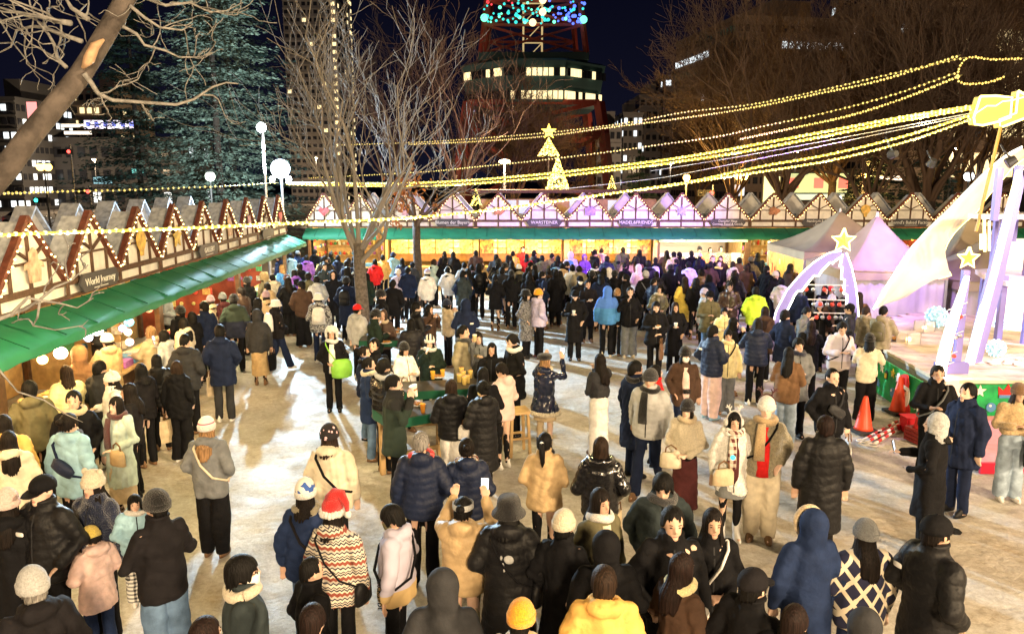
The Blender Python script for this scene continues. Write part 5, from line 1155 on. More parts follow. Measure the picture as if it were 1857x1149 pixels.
def car(label, px, Y, col, rz=0):
    root = empty('car', label, 'car', (at_y(px, 350, Y).x, Y, -.02), rz); m = MB(); m.rings([(0, 0, .30, 2.15, .84), (0, 0, .55, 2.2, .88), (0, 0, .85, 2.1, .86), (-.1, 0, .92, 1.7, .80), (-.15, 0, 1.35, 1.0, .66), (-.15, 0, 1.45, .85, .58)], 20); m.obj('body', mat('car paint '+str(col), col, .3, spec=.6), root, smooth=True)
    m = MB(); m.rings([(-.12, 0, .95, 1.62, .815), (-.15, 0, 1.32, 1.06, .70)], 20); m.obj('windows', WIN_D, root)
    for x in (-1.35, 1.35):
        for y in (-.78, .78): m = MB(); m.tube([(x, y-.1, .31), (x, y+.1, .31)], .31, 14); m.obj('wheel', DMET, root)
    for y in (-.55, .55): m = MB(); m.ell((2.14, y, .68), (.06, .14, .07), 8, 6); m.obj('headlight', glow('headlight', (1, .95, .85), 2), root); m = MB(); m.ell((-2.16, y, .70), (.05, .14, .07), 8, 6); m.obj('tail_light', glow('tail light', (1, .05, .04), 2.5), root)
car('red car passing on the road behind the left stalls', 215, 76, (.45, .02, .02)); car('white car on the road behind the left stalls', 270, 79, (.6, .6, .6)); car('pale van like car at the far left of the road', 40, 75, (.5, .5, .52)); car('dark car behind the lit spruce on the road', 330, 75, (.05, .05, .06))
# ------------------------------------------------------------------ decorated stage with the light pyramid
DECK = mat('sandy stage boards', (.60, .49, .37), .7, noise=.25, nscale=3, bump=.3, bscale=12); WPAINT = mat('white painted board', (.72, .69, .66), .5, noise=.06, nscale=4); LILAC = mat('pale lilac painted board', (.22, .20, .56), .5)
ROPE = glow('yellow light rope', (1, .80, .22), 6); ROPEW = glow('white light rope', (1, .93, .72), 7); GOLDG = glow('gold lit plastic', (1, .66, .10), .85)
DZ = .84; DP = [(7.62, 13.25), (7.80, 15.8), (9.5, 19.2), (11.2, 20.6), (16.5, 20.6), (17.2, 13.55), (8.3, 13.55)]
st = empty('stage', 'low octagonal stage with painted green christmas panels', 'stage', (0, 0, 0))
m = MB(); n = len(DP); m.add([(x, y, 0) for x, y in DP]+[(x, y, DZ-.06) for x, y in DP], [tuple(range(n-1, -1, -1)), tuple(range(n, 2*n))]+[(i, (i+1) % n, n+(i+1) % n, n+i) for i in range(n)]); m.obj('base', mat('stage base', (.30, .28, .27), .7), st)
for k in range(26):     # deck boards
    y = 13.30+k*.28; xl = np.interp(y, [13.25, 15.8, 19.2, 20.6], [7.62, 7.80, 9.5, 11.2])
    m = MB(); m.box(((xl+17.0)/2, y+.14, DZ-.03+RND.uniform(-.003, .003)), (17.0-xl, .272, .06)); m.obj('plank', DECK, st)
GREENP = mat('green printed panel', (.015, .42, .10), .5, noise=.5, nscale=5, color2=(.008, .20, .07))
def panel(ax, ay, bx, by, nm):
    A, B = V((ax, ay, 0)), V((bx, by, 0)); d = B-A; L = d.length; o = empty(nm, None, None, (ax, ay, 0), math.atan2(d.y, d.x)); o.parent = st
    m = MB(); m.box((L/2, -.03, DZ/2-.02), (L, .03, DZ-.10)); m.obj('panel_board', GREENP, o); return o, L
def deco(o, kind, x, z, s, y=-.052):
    R = mat('painted red', (.60, .03, .025), .5); Wm = mat('painted white', (.78, .76, .72), .5); Y = mat('painted yellow', (.75, .55, .06), .5); Pk = mat('painted pink', (.75, .40, .38), .5); Sk = mat('painted skin', (.75, .50, .38), .5); B = mat('painted blue', (.08, .22, .45), .5); Bk = mat('painted black', (.02, .02, .02), .5)
    m = MB(); e = lambda cx, cz, rx, rz, mi, yy=0: m.prism([(x+s*(cx+rx*math.cos(a)), z+s*(cz+rz*math.sin(a))) for a in np.linspace(0, 2*math.pi, 14, endpoint=False)], y-.012-yy, y+.004-yy, mi); p = lambda pts, mi, yy=0: m.prism([(x+s*a, z+s*b) for a, b in pts], y-.012-yy, y+.004-yy, mi)
    if kind == 'star': p(star_poly(1, .42), 0); mats = [RND.choice((Y, Wm, Y, B))]
    elif kind == 'santa': e(0, -.75, .62, .35, 0); e(0, -.10, .52, .60, 1, .014); e(0, .15, .36, .30, 2, .028); p([(-.42, .38), (.45, .32), (.52, .60), (.30, 1.0), (-.10, .95), (-.62, .72)], 0, .042); p([(-.50, .28), (.50, .22), (.52, .40), (-.48, .46)], 1, .056); e(-.62, .72, .14, .14, 1, .056); e(-.14, .18, .05, .07, 3, .042); e(.16, .18, .05, .07, 3, .042); e(0, .05, .10, .08, 0, .042); e(0, -.20, .16, .07, 0, .042); mats = [R, Wm, Sk, Bk]
    elif kind == 'candle': p([(-.5, -1), (.5, -1), (.5, .2), (-.5, .2)], 0); p([(-.28, .25), (.25, .25), (.36, .55), (.05, 1.15), (-.2, .8), (-.36, .55)], 1, .01); p([(-.12, .32), (.12, .32), (.14, .5), (0, .8), (-.14, .5)], 2, .024); mats = [Wm, R, Y]
    elif kind == 'deer': e(0, 0, .85, .55, 0); e(.75, -.35, .55, .28, 1, .014); e(-.9, .05, .16, .16, 2, .028); e(-.2, .15, .12, .16, 3, .028); e(-.2, .13, .06, .09, 4, .042); p([(.2, .5), (.3, 1.0), (.1, 1.15), (.42, 1.05), (.62, 1.2), (.5, .9), (.4, .5)], 5, .014); mats = [Pk, R, R, Wm, B, mat('painted brown', (.28, .13, .06), .5)]
    elif kind == 'crown': p([(-.7, -.4), (.7, -.4), (.8, .4), (.35, .05), (0, .6), (-.35, .05), (-.8, .4)], 0); p([(-.7, -.55), (.7, -.55), (.7, -.3), (-.7, -.3)], 1, .014); mats = [R, B]
    elif kind == 'gift': p([(-.8, -.7), (.8, -.7), (.8, .3), (-.8, .3)], 0); e(-.3, .5, .3, .18, 1); e(.3, .5, .3, .18, 1, .014); mats = [Wm, Y]
    elif kind == 'ball': e(0, 0, .8, .8, 0); e(-.2, .3, .2, .2, 1, .014); mats = [B, Wm]
    elif kind == 'lantern': p([(-.4, -.7), (.4, -.7), (.4, .3), (0, .7), (-.4, .3)], 0); p([(-.22, -.5), (.22, -.5), (.22, .2), (-.22, .2)], 1, .014); mats = [Bk, Y]
    names = dict(star='painted_star', santa='painted_santa', candle='painted_candle', deer='painted_reindeer', crown='painted_crown', gift='painted_gift', ball='painted_ball', lantern='painted_lantern')
    m.obj(names[kind], mats, o)
o, L = panel(7.58, 15.8, 7.40, 13.25, 'painted_panel')
for kd, x, z, s in (('ball', .25, .55, .17), ('star', .62, .60, .10), ('lantern', .85, .52, .14), ('star', 1.15, .62, .10), ('star', 1.38, .58, .11), ('santa', 1.78, .40, .38), ('star', 2.25, .30, .13), ('star', 2.32, .62, .10), ('ball', 1.2, .25, .12), ('star', .5, .25, .08)): deco(o, kd, x, z, s)
o, L = panel(8.3, 13.5, 17.0, 13.5, 'painted_panel')
for kd, x, z, s in (('star', .12, .6, .12), ('crown', .62, .60, .22), ('candle', 1.22, .42, .26), ('star', 1.62, .58, .15), ('deer', 2.25, .42, .32), ('gift', 1.45, .14, .20), ('star', 1.45, .70, .10), ('ball', .95, .6, .12), ('ball', .35, .3, .11), ('star', 2.8, .6, .12), ('santa', 3.4, .45, .36), ('candle', 4.3, .4, .26)): deco(o, kd, x, z, s)
m = MB(); m.box((7.95, 13.33, DZ/2-.02), (.62, .05, DZ+.05), Euler((0, 0, .28)).to_matrix()); m.obj('corner_panel', WPAINT, st)
m = MB(); m.box((9.25, 13.40, .36), (.24, .06, .66)); m.obj('bark_panel', mat('bark covered board', (.14, .075, .045), .9, noise=.5, nscale=15, bump=1), st)
# pink mat and its red edged ramp
m = MB(); m.box((10.4, 12.2, .10), (6.7, 2.3, .14)); rp = m.obj('ramp', mat('pink carpet', (.62, .30, .30), .9, noise=.08), None); tag(rp, 'pink carpeted ramp in front of the painted stage', 'ramp')
m = MB(); m.box((10.4, 11.02, .085), (6.74, .05, .17)); m.obj('ramp_edge', mat('red ramp edge', (.55, .015, .05), .5), rp)
def outline(root, pts, mt, r=.022, nm='light_rope', closed=False):
    P = list(pts)+([pts[0]] if closed else []); m = MB(); m.tube(P, r, 6); return m.obj(nm, mt, root, smooth=True)
def px_board(root, nm, pix, Y, th, mt, dy=None):
    P = [at_y(x, y, Y+(dy(x) if dy else 0)) for x, y in pix]; m = MB(); m.prism([(p.x, p.z) for p in P], Y-th/2, Y+th/2); m.obj(nm, mt, root); return P
# the great curved sail, cut from board, rimmed by a light rope
sail = empty('curved_sail', 'great white curved sail board sweeping down from the pyramid', 'decoration', (0, 0, 0))
outer = [(1583, 560), (1600, 529), (1622, 494), (1651, 450), (1688, 410), (1718, 382), (1742, 357), (1764, 334), (1787, 311), (1813, 289), (1832, 276), (1852, 266)]
inner = [(1856, 288), (1834, 305), (1816, 328), (1795, 351), (1780, 371), (1769, 388), (1749, 403), (1731, 421), (1717, 442), (1710, 464), (1713, 482), (1726, 499), (1706, 504), (1690, 509), (1667, 522), (1645, 538), (1621, 547), (1600, 551)]
SY = 18.0
def curve_board(root, nm, top, bot, Y, th, mt, bow):
    """a sheet between two outlines, bowed towards the viewer in the middle"""
    n = 44; m = MB(); T = [V(at_y(*np.array([np.interp(i/(n-1), np.linspace(0, 1, len(top)), [p[k] for p in top]) for k in (0, 1)]), Y)) for i in range(n)]; B = [V(at_y(*np.array([np.interp(i/(n-1), np.linspace(0, 1, len(bot)), [p[k] for p in bot]) for k in (0, 1)]), Y)) for i in range(n)]
    vs = []; k = 7
    for i in range(n):
        for j in range(k): u = j/(k-1); p = T[i].lerp(B[i], u); vs.append(p+V((0, -bow*math.sin(math.pi*u), 0)))
    N = len(vs); vs += [v+V((0, th, 0)) for v in vs]
    fs = [(i*k+j, i*k+j+1, (i+1)*k+j+1, (i+1)*k+j) for i in range(n-1) for j in range(k-1)]; fs += [tuple(N+q for q in reversed(f)) for f in fs]
    fs += [(i*k, (i+1)*k, N+(i+1)*k, N+i*k) for i in range(n-1)]+[(i*k+k-1, N+i*k+k-1, N+(i+1)*k+k-1, (i+1)*k+k-1) for i in range(n-1)]
    m.add(vs, fs); m.obj(nm, mt, root, smooth=False); return T, B
T, B_ = curve_board(sail, 'sail_board', outer, inner[::-1], SY, .05, mat('cream sail board', (.70, .66, .60), .6, noise=.05, nscale=3), .10)
outline(sail, [p+V((0, -.03, 0)) for p in T], ROPEW, .016)
outline(sail, [p+V((0, -.02, 0)) for p in B_[12:]], ROPE, .008)
# shooting stars: a lit star with serrated tails standing on the ground
def star3(root, c, r, nm='star', m1=GOLDG):
    P = [(c.x+x, c.z+z) for x, z in star_poly(r, r*.45)]; m = MB()
    for yy, s in ((-.07, .0), (0, 1), (.07, 0)): pass
    n = 10; vs = [(x, c.y, z) for x, z in P]+[(c.x, c.y-.11, c.z), (c.x, c.y+.11, c.z)]; m.add(vs, [(i, (i+1) % n, 10) for i in range(n)]+[((i+1) % n, i, 11) for i in range(n)]); m.obj(nm, m1, root)
    outline(root, [V((x, c.y-.02, z)) for x, z in P], ROPE, .020, 'star_rope', True)
def tail(root, pts, Y, wid, saw, side, mt, rope, nm='star_tail', dy=0):
    """pts: centre line in the picture, wid: half widths in metres, saw: number of teeth on one edge"""
    C_ = [at_y(x, y, Y+dy*i) for i, (x, y) in enumerate(pts)]; n = 40; L = [C_[min(len(C_)-1, int(t))].lerp(C_[min(len(C_)-1, int(t)+1)], t-int(t)) for t in np.linspace(0, len(C_)-1, n)]
    A = []; Bq = []
    for i, p in enumerate(L):
        d = (L[min(i+1, n-1)]-L[max(i-1, 0)]).normalized(); nr = V((-d.z, 0, d.x))*side; u = i/(n-1); w_ = np.interp(u, np.linspace(0, 1, len(wid)), wid); tooth = (u*saw) % 1.0 if saw else 0
        A.append(p+nr*(w_*(1+ (.75*tooth if saw else 0)))); Bq.append(p-nr*w_)
    m = MB(); k = n
    vs = A+Bq; vs = [v+V((0, -.03, 0)) for v in vs]+[v+V((0, .03, 0)) for v in vs]
    fs = [(i, i+1, k+i+1, k+i) for i in range(k-1)]; fs += [tuple(2*k+q for q in reversed(f)) for f in fs]+[(i, 2*k+i, 2*k+i+1, i+1) for i in range(k-1)]+[(k+i, k+i+1, 3*k+i+1, 3*k+i) for i in range(k-1)]
    m.add(vs, fs); m.obj(nm, mt, root); outline(root, [p+V((0, -.035, 0)) for p in A], rope, .020, 'tail_rope'); outline(root, [p+V((0, -.035, 0)) for p in Bq], rope, .014, 'tail_rope')
s1 = empty('shooting_star', 'yellow lit star with two serrated lilac tails rising from the crowd', 'light decoration', (0, 0, 0))
c1 = at_y(1529, 436, 17.0); star3(s1, c1, .27)
tail(s1, [(1526, 459), (1505, 465), (1480, 482), (1455, 505), (1432, 530), (1412, 566), (1402, 600)], 17, [.06, .10, .115, .10, .08, .05], 5, 1, LILAC, ROPEW)
tail(s1, [(1530, 459), (1535, 485), (1541, 515), (1546, 545), (1549, 580), (1550, 620)], 17.02, [.05, .10, .11, .10, .09, .08], 6, -1, LILAC, ROPEW)
for z0, z1 in ((2.05, 2.03), (1.72, 1.70), (1.42, 1.40)):
    a = at_y(1455+(2.05-z0)*40, 500, 17.0); b = at_y(1540, 500, 17.0); m = MB(); m.tube([(a.x, 17.0, z0), (b.x, 17.0, z1)], .012, 6); m.obj('railing_bar', WPAINT, s1)
    for q in range(5):
        p = V((a.x, 17, z0)).lerp(V((b.x, 17, z1)), (q+.6)/5.6); m = MB(); m.ell((p.x+RND.uniform(-.05, .05), 16.97, p.z-.10), .048, 10, 8); m.tube([(p.x, 16.98, p.z), (p.x, 16.97, p.z-.06)], .004, 4); m.obj('hanging_ball', RND.choice((GOODS[0], GOODS[0], METAL)), s1, smooth=True)
s2 = empty('shooting_star', 'yellow lit star with a blazing white tail down to the stage corner', 'light decoration', (0, 0, 0))
c2 = at_y(1755, 468, 13.75); star3(s2, c2, .20)
tail(s2, [(1752, 500), (1738, 545), (1722, 595), (1710, 640), (1700, 690)], 13.7, [.02, .05, .075, .085, .085], 0, 1, WPAINT, glow('white hot rope', (1, .95, .82), 14)); 
outline(s2, [at_y(x, y, 13.64) for x, y in ((1751, 505), (1737, 547), (1721, 597), (1709, 642), (1700, 688))], glow('white hot rope', (1, .95, .82), 14), .034)
a, b = at_y(1754, 490, 13.78), at_y(1748, 640, 13.78); m = MB(); m.beam((a.x, 13.82, DZ), (a.x, 13.82, a.z), .12, .09); m.obj('support_post', LILAC, s2)
m = MB(); m.box((a.x-.10, 13.80, DZ+.10), (.60, .10, .22)); m.obj('support_foot', LILAC, s2)
for q, (x, y, n_) in enumerate(((1741, 556, 2), (1737, 578, 3), (1733, 608, 4), (1722, 645, 3), (1716, 664, 2))):
    for k in range(n_): p = at_y(x+RND.uniform(-8, 8), y+RND.uniform(-5, 5), 13.7); mm = MB(); mm.ell((0, 0, 0), .040, 10, 8); mm.obj('hanging_ball', RND.choice((GOODS[0], GOODS[0], METAL)), s2, smooth=True, loc=p)
    p, pp = at_y(x-22, y+6, 13.72), at_y(x+14, y-8, 13.76); mm = MB(); mm.tube([p, pp], .008, 5); mm.obj('railing_bar', WPAINT, s2)
# pyramid: leaning rope lit board, tiers on posts, mast and the star arm on top
py = empty('christmas_pyramid', 'tall lilac lit christmas pyramid with tiers and leaning light boards', 'light decoration', (0, 0, 0))
def quad(nm, pix, Y, mt, th=.08): P = [at_y(x, y, yy) for (x, y), yy in zip(pix, Y)]; m = MB(); m.prism3(P, (0, 1, 0), th); m.obj(nm, mt, py); return P
P = quad('leaning_board', [(1848, 300), (1856, 330), (1815, 520), (1778, 655), (1750, 662), (1790, 500)], [14.6, 14.6, 14.3, 14.1, 14.1, 14.3], LILAC)
for dx, mt_, r in ((0, ROPE, .036), (5, ROPEW, .030), (11, ROPEW, .024)):
    outline(py, [at_y(1846+dx*.4, 310, 14.5), at_y(1823+dx*.6, 400, 14.4), at_y(1797+dx*.8, 500, 14.3), at_y(1771+dx, 590, 14.15), at_y(1753+dx, 660, 14.05)], mt_, r)
TIER = mat('lilac tier', (.55, .50, .62), .5)
for (zpx, r, Y) in ((505, 1.35, 16.6), (392, 1.0, 16.9)):
    z = at_y(1840, zpx, Y).z; cx = 11.9; m = MB(); m.rings([(cx, Y+.6, z-.08, r, r), (cx, Y+.6, z+.02, r, r), (cx, Y+.6, z+.03, r*.96, r*.96)], 8); m.obj('tier', TIER, py)
    for k in range(8): a = math.pi*2*k/8; z2 = z-1.45; m = MB(); m.beam((cx+math.cos(a)*r*.86, Y+.6+math.sin(a)*r*.86, max(DZ, z2)), (cx+math.cos(a)*r*.86, Y+.6+math.sin(a)*r*.86, z-.08), .09, .09); m.obj('tier_post', LILAC, py)
for x, y0_, y1_ in ((1822, 500, 615), (1813, 305, 400), (1848, 300, 400)): a, b = at_y(x, y0_, 15.4), at_y(x, y1_, 15.4); m = MB(); m.beam((a.x, 15.4, max(DZ, b.z)), (a.x, 15.4, a.z), .11, .11); m.obj('tier_post', LILAC, py)
m = MB(); a = at_y(1815, 510, 15.4); m.box((a.x+.8, 15.4, a.z-.02), (1.7, .5, .09)); m.obj('tier_shelf', TIER, py)
m = MB(); a = at_y(1770, 392, 16.8); m.box((a.x+.55, 16.8, a.z), (1.15, .5, .10)); m.obj('tier_shelf', WPAINT, py)
for x, y0_, y1_ in ((1785, 396, 424), (1786, 424, 456), (1779, 424, 452), (1794, 400, 455)): a, b = at_y(x, y0_, 16.6), at_y(x, y1_, 16.6); m = MB(); m.tube([a, b], .028, 8); m.obj('icicle_light', ROPE if x < 1790 else WPAINT, py)
m = MB(); m.tube([(12.15, 17.6, DZ), (12.05, 17.6, 6.2)], [.12, .07], 10); m.obj('mast', mat('gold mast', (.45, .27, .06), .4), py)
m = MB(); a = at_y(1815, 230, 16.8); b = at_y(1770, 420, 16.6); m.tube([a, b], .035, 6); m.obj('guy_rope', mat('gold mast', (.45, .27, .06), .4), py)
for pix in ([(1772, 176), (1800, 175), (1829, 178), (1826, 214), (1806, 221), (1776, 228), (1762, 226), (1760, 214)], [(1840, 166), (1870, 182), (1872, 205), (1850, 216), (1808, 232), (1806, 218), (1836, 206)]):
    P = [at_y(x, y, 17.0) for x, y in pix]; m = MB(); m.prism3(P, (0, 1, 0), .22); m.obj('star_arm', mat('pale yellow star arm', (.70, .50, .12), .5, emit=(1, .62, .12), estr=.12), py); outline(py, [p+V((0, -.12, 0)) for p in P], ROPE, .024, 'star_rope', True)
outline(py, [at_y(x, y, 16.85) for x, y in ((1766, 208), (1790, 192), (1806, 192), (1818, 184), (1836, 182), (1857, 176))], ROPE, .016, 'star_rope')
m = MB(); m.rings([(12.5, 18.4, DZ, .9, .9), (12.5, 18.4, 2.9, .9, .9)], 10); m.obj('lit_core', glow('lit core', (1, .86, .62), 1.3), py)
# things standing on the stage
SPH = mat('pale blue wire ball', (.35, .55, .65), .4, noise=.7, nscale=14, emit=(.25, .65, .85), estr=.45)
for x, y, Y, r, lab in ((1697, 575, 17.6, .25, 'pale blue light ball standing on the stage beside the sail'), (1805, 634, 14.6, .17, 'pale light ball on the stage in front of the purple post'), (1812, 588, 16.8, .13, 'small pale light ball behind the purple post')):
    p = at_h(x, y+r*70, DZ); root = empty('light_ball', lab, 'light ball', (p.x, p.y, DZ), 0, 'light balls on the stage'); m = MB(); m.ell((0, 0, r), r, 18, 12); m.obj('ball', SPH, root, smooth=True); f = MB()
    for k in range(60): z = 1-2*(k+.5)/60; a = k*2.4; q = math.sqrt(1-z*z); f.ell((r*1.02*q*math.cos(a), r*1.02*q*math.sin(a), r+r*1.02*z), .013, 5, 4)
    f.obj('lights', glow('cold fairy light', (.7, .95, 1), 4), root, kind='stuff')
for x, y, lab, s in ((1647, 622, 'lit glass cube lantern near the stage edge', .30), (1676, 600, 'second glass cube lantern behind the first', .28)):
    p = at_h(x, y, DZ); root = empty('cube_lantern', lab, 'lantern', (p.x, p.y, DZ), .3, 'cube lanterns on the stage'); m = MB(); m.box((0, 0, s*.42), (s*1.15, s*1.0, s*.84)); m.obj('glass', mat('frosted lantern glass', (.8, .75, .6), .3, alpha=.35), root); m = MB(); m.ell((0, 0, s*.3), s*.17, 10, 8); m.obj('candle_light', glow('candle', (1, .75, .3), 9), root, smooth=True)
    for sx in (-1, 1):
        for sy in (-1, 1): m = MB(); m.beam((sx*s*.58, sy*s*.51, 0), (sx*s*.58, sy*s*.51, s*.86), .014, .014); m.obj('frame_bar', METAL, root)
p = at_h(1622, 618, DZ); root = empty('snack_tray', 'dark tray with a snack on the stage edge', 'tray', (p.x, p.y, DZ)); m = MB(); m.box((0, 0, .012), (.36, .24, .02)); m.obj('tray_body', DMET, root); m = MB(); m.ell((.03, 0, .06), (.09, .07, .05), 10, 6); m.obj('snack', FOODM, root)
for k in range(14): p = at_h(RND.uniform(1770, 1850), RND.uniform(652, 664), DZ); m = MB(); m.ell((0, 0, .02), (RND.uniform(.05, .12), .06, .03), 8, 5); tag(m.obj('snow_lump', mat('snow lump', (.75, .72, .76), .9), loc=p), 'small lump of snow lying on the stage beside the light ball', 'snow', 'snow lumps on the stage')
# ------------------------------------------------------------------ pagoda tents
CANV = mat('cream tent canvas', (.40, .325, .23), .7, noise=.07, nscale=2, bump=.15, bscale=6); WALLC = mat('white tent wall', (.50, .46, .50), .7, noise=.05, nscale=3)
def tent(label, cx, cy, half, ez, az, walls=True, skew=0):
    root = empty('pagoda_tent', label, 'tent', (cx, cy, 0), math.radians(skew), 'pagoda tents beside the stage'); n = 12; m = MB(); vs = []; K = 4*n
    lv_ = 14
    for i in range(lv_+1):
        u = i/lv_; sc = (1-u)*1.0+.025; z = ez+(az-ez)*(u**1.75*.80+u*.20)
        for s in range(4):
            for j in range(n):
                t_ = j/n*2-1; c = [(t_, -1), (1, t_), (-t_, 1), (-1, -t_)][s]; sag = (1-t_*t_)*.06*math.sin(math.pi*min(1, u*1.3)); vs.append((c[0]*half*sc*(1-sag), c[1]*half*sc*(1-sag), z-(1-t_*t_)*.05*(1-u)))
    m.add(vs, [(i*K+j, i*K+(j+1) % K, (i+1)*K+(j+1) % K, (i+1)*K+j) for i in range(lv_) for j in range(K)]+[tuple(lv_*K+j for j in range(K))]); m.obj('canopy', CANV, root, smooth=True)
    m = MB(); m.rings([(0, 0, az-.02, .05, .05), (0, 0, az+.12, .02, .02)], 8); m.obj('finial', WPAINT, root)
    for sx in (-1, 1):
        for sy in (-1, 1): m = MB(); m.beam((sx*half*.98, sy*half*.98, 0), (sx*half*.98, sy*half*.98, ez), .07, .07); m.obj('leg', METAL, root)
    for s in range(4):
        R = Matrix.Rotation(s*math.pi/2, 4, 'Z'); m = MB(); m.box((0, -half*1.003, ez-.14), (half*2.0, .02, .26)); m.xf(R); m.obj('valance', CANV, root)
        if walls:
            mm = MB(); q = 40; top = [(-half+.04+(2*half-.08)*i/q, -half*.965+.02*math.sin(i*1.7), ez-.1) for i in range(q+1)]; bot = [(x, y+.02*math.sin(i*1.1), .03) for i, (x, y, z) in enumerate(top)]; mm.add(top+bot, [(i, q+1+i, q+2+i, i+1) for i in range(q)]); mm.xf(R); mm.obj('tent_wall', WALLC, root, smooth=True)
    return root
b1 = at_y(1625, 490, 20.3); tent('pink lit pagoda tent just left of the curved sail', b1.x, 21.6, 1.36, 2.0, at_y(1622, 392, 21.6).z)
b2 = at_y(1520, 440, 25.6); tent('cream pagoda tent at the end of the far stalls', b2.x, 25.6, 1.75, 2.15, at_y(1521, 384, 25.6).z, walls=False)
tent('shaded pagoda tent partly behind the curved sail', at_y(1755, 430, 23.5).x, 23.5, 1.7, 2.0, at_y(1735, 395, 23.5).z)
tent('pagoda tent behind the pyramid at the right edge', at_y(1790, 430, 20.8).x+.5, 21.4, 1.5, 1.75, 2.85)
yw = empty('painted_wall', 'yellow lit plywood wall with scribbled drawings under the cream tent', 'wall', (0, 0, 0)); a, b = at_y(1398, 430, 29.6), at_y(1530, 450, 23.4)
PLYY = mat('scribbled yellow plywood', (.72, .52, .16), .6, noise=.5, nscale=3.2, color2=(.58, .34, .10)); d = V((b.x-a.x, b.y-a.y, 0)); n = 7
for k in range(n):
    p = V((a.x, a.y, 0))+d*((k+.5)/n); m = MB(); m.box((0, 0, 1.05), (d.length/n-.012, .03, 2.1)); o = m.obj('panel', PLYY if k else mat('red scribbled poster', (.62, .25, .10), .6, noise=.6, nscale=5, color2=(.72, .5, .2)), yw, loc=p, rotz=math.atan2(d.y, d.x))
    for q in range(2): mm = MB(); mm.box((RND.uniform(-.3, .3), -.024, RND.uniform(.9, 1.8)), (RND.uniform(.05, .12), .012, RND.uniform(.15, .4)), Euler((0, RND.uniform(-.6, .6), 0)).to_matrix()); mm.obj('painted_figure', RND.choice(GOODS), o)
for k in range(5): p = V((a.x, a.y, 2.02))+d*((k+.4)/5)+V((-.35, -.35, 0)); link('bulb', BULBM, BIGB, yw, p)
for k in range(3): light('wall_bulb_light', 'POINT', V((a.x, a.y, 1.85))+d*((k+.5)/3)+V((-.45, -.45, 0)), 55, (1, .66, .22), .06)
# ------------------------------------------------------------------ garlands of bulbs
def garland(label, pix, dep, r, mt, bead, every, cable=True, power=0):
    """a cable hung between two supports, with bulbs strung along it; dep = distance at each end"""
    n = len(pix); P = [at_y(x, y, dep[0]+(dep[1]-dep[0])*i/(n-1)) for i, (x, y) in enumerate(pix)]
    Q = []
    for i in range(n-1):
        for s in range(10):
            t_ = s/10; p0, p1, p2, p3 = P[max(i-1, 0)], P[i], P[i+1], P[min(i+2, n-1)]
            Q.append(.5*((2*p1)+(p2-p0)*t_+(2*p0-5*p1+4*p2-p3)*t_*t_+(3*p1-p0-3*p2+p3)*t_**3))
    Q.append(P[-1]); root = empty('light_garland', label, 'garland', P[0], 0, 'bulb garlands across the plaza'); O = P[0]
    m = MB(); m.tube([q-O for q in Q], r, 5, caps=False); m.obj('cable', mt, root, smooth=True)  # a glowing cable carries the halo of its bulbs
    if bead:
        f = MB(); acc = 0; last = Q[0]; k = 0
        for q in Q[1:]:
            L = (q-last).length; u = every-acc
            while u < L:
                p = last.lerp(q, u/L)-O; k += 1; rr_ = bead*RND.uniform(.85, 1.15)
                f.ell(p+V((RND.uniform(-.006, .006), RND.uniform(-.006, .006), (-1)**k*bead*.22)), rr_, 6, 4); u += every
            acc = (acc+L) % every; last = q
        f.obj('bulbs', BULBG if mt != DIMC else BULBD, root, kind='stuff')
    if power:
        for q in Q[8::12]: light('garland_light', 'POINT', q+V((0, 0, -.12)), power, (1, .78, .36), .06)
    return Q
BULBG = glow('garland bulb', (1, .84, .30), 2.6); BULBD = glow('far garland bulb', (1, .78, .22), .62); GLOWC = glow('glowing garland tube', (1, .74, .10), .75); DIMC = mat('glowing garland cable', (.10, .08, .03), .6, emit=(1, .7, .1), estr=.12); WIRE = mat('white wire', (.75, .72, .70), .5)  # emissive tubes and cables paint in the bloom around the bulbs
garland('nearest bulb garland sagging across the left stall roofs', [(1768, 214), (1640, 258), (1500, 292), (1350, 316), (1220, 335), (1100, 352), (1000, 366), (870, 383), (740, 395), (600, 402), (500, 406), (400, 411), (250, 417), (100, 422), (-40, 428)], (17, 8.0), .016, GLOWC, .023, .075, power=110)
garland('second bulb garland ending at the far stalls', [(1764, 208), (1640, 247), (1500, 281), (1380, 302), (1240, 332), (1160, 345)], (17, 20), .024, GLOWC, .028, .08)
garland('thick double garland from the star to the floodlight pole', [(1768, 192), (1640, 212), (1500, 238), (1360, 264), (1240, 285), (1100, 303), (950, 319), (800, 330), (660, 333), (520, 331)], (17, 28), .030, GLOWC, .034, .09)
garland('lower strand of the thick garland to the floodlight pole', [(1768, 196), (1640, 218), (1500, 246), (1360, 273), (1240, 292), (1100, 310), (950, 326), (800, 336), (660, 337), (520, 334)], (16.9, 28), .030, GLOWC, .034, .09, power=60)
garland('dim high garland passing the tower legs', [(1752, 104), (1600, 138), (1480, 166), (1360, 190), (1240, 204), (1130, 224), (1000, 240), (880, 250), (760, 258), (620, 263)], (19, 34), .012, DIMC, .026, .13)
garland('dim second high garland below the first', [(1742, 100), (1600, 145), (1480, 171), (1360, 196), (1240, 214), (1100, 232), (980, 248), (860, 257), (740, 262)], (19.2, 34.5), .012, DIMC, .030, .10)
garland('dim long garland crossing the christmas tree', [(1740, 130), (1620, 172), (1500, 204), (1380, 230), (1300, 248), (1200, 262), (1100, 276), (960, 293), (860, 303), (780, 311), (660, 318), (560, 323)], (19, 33), .012, DIMC, .026, .12)
garland('dim garland with slack waves near the pyramid', [(1745, 136), (1640, 178), (1540, 210), (1440, 232), (1340, 253)], (18.6, 24), .012, DIMC, .030, .08)
garland('dotted garland over the road on the far left', [(505, 331), (420, 337), (320, 341), (220, 345), (120, 347), (40, 350), (-30, 351)], (28.2, 17), .006, DIMC, .034, .20)
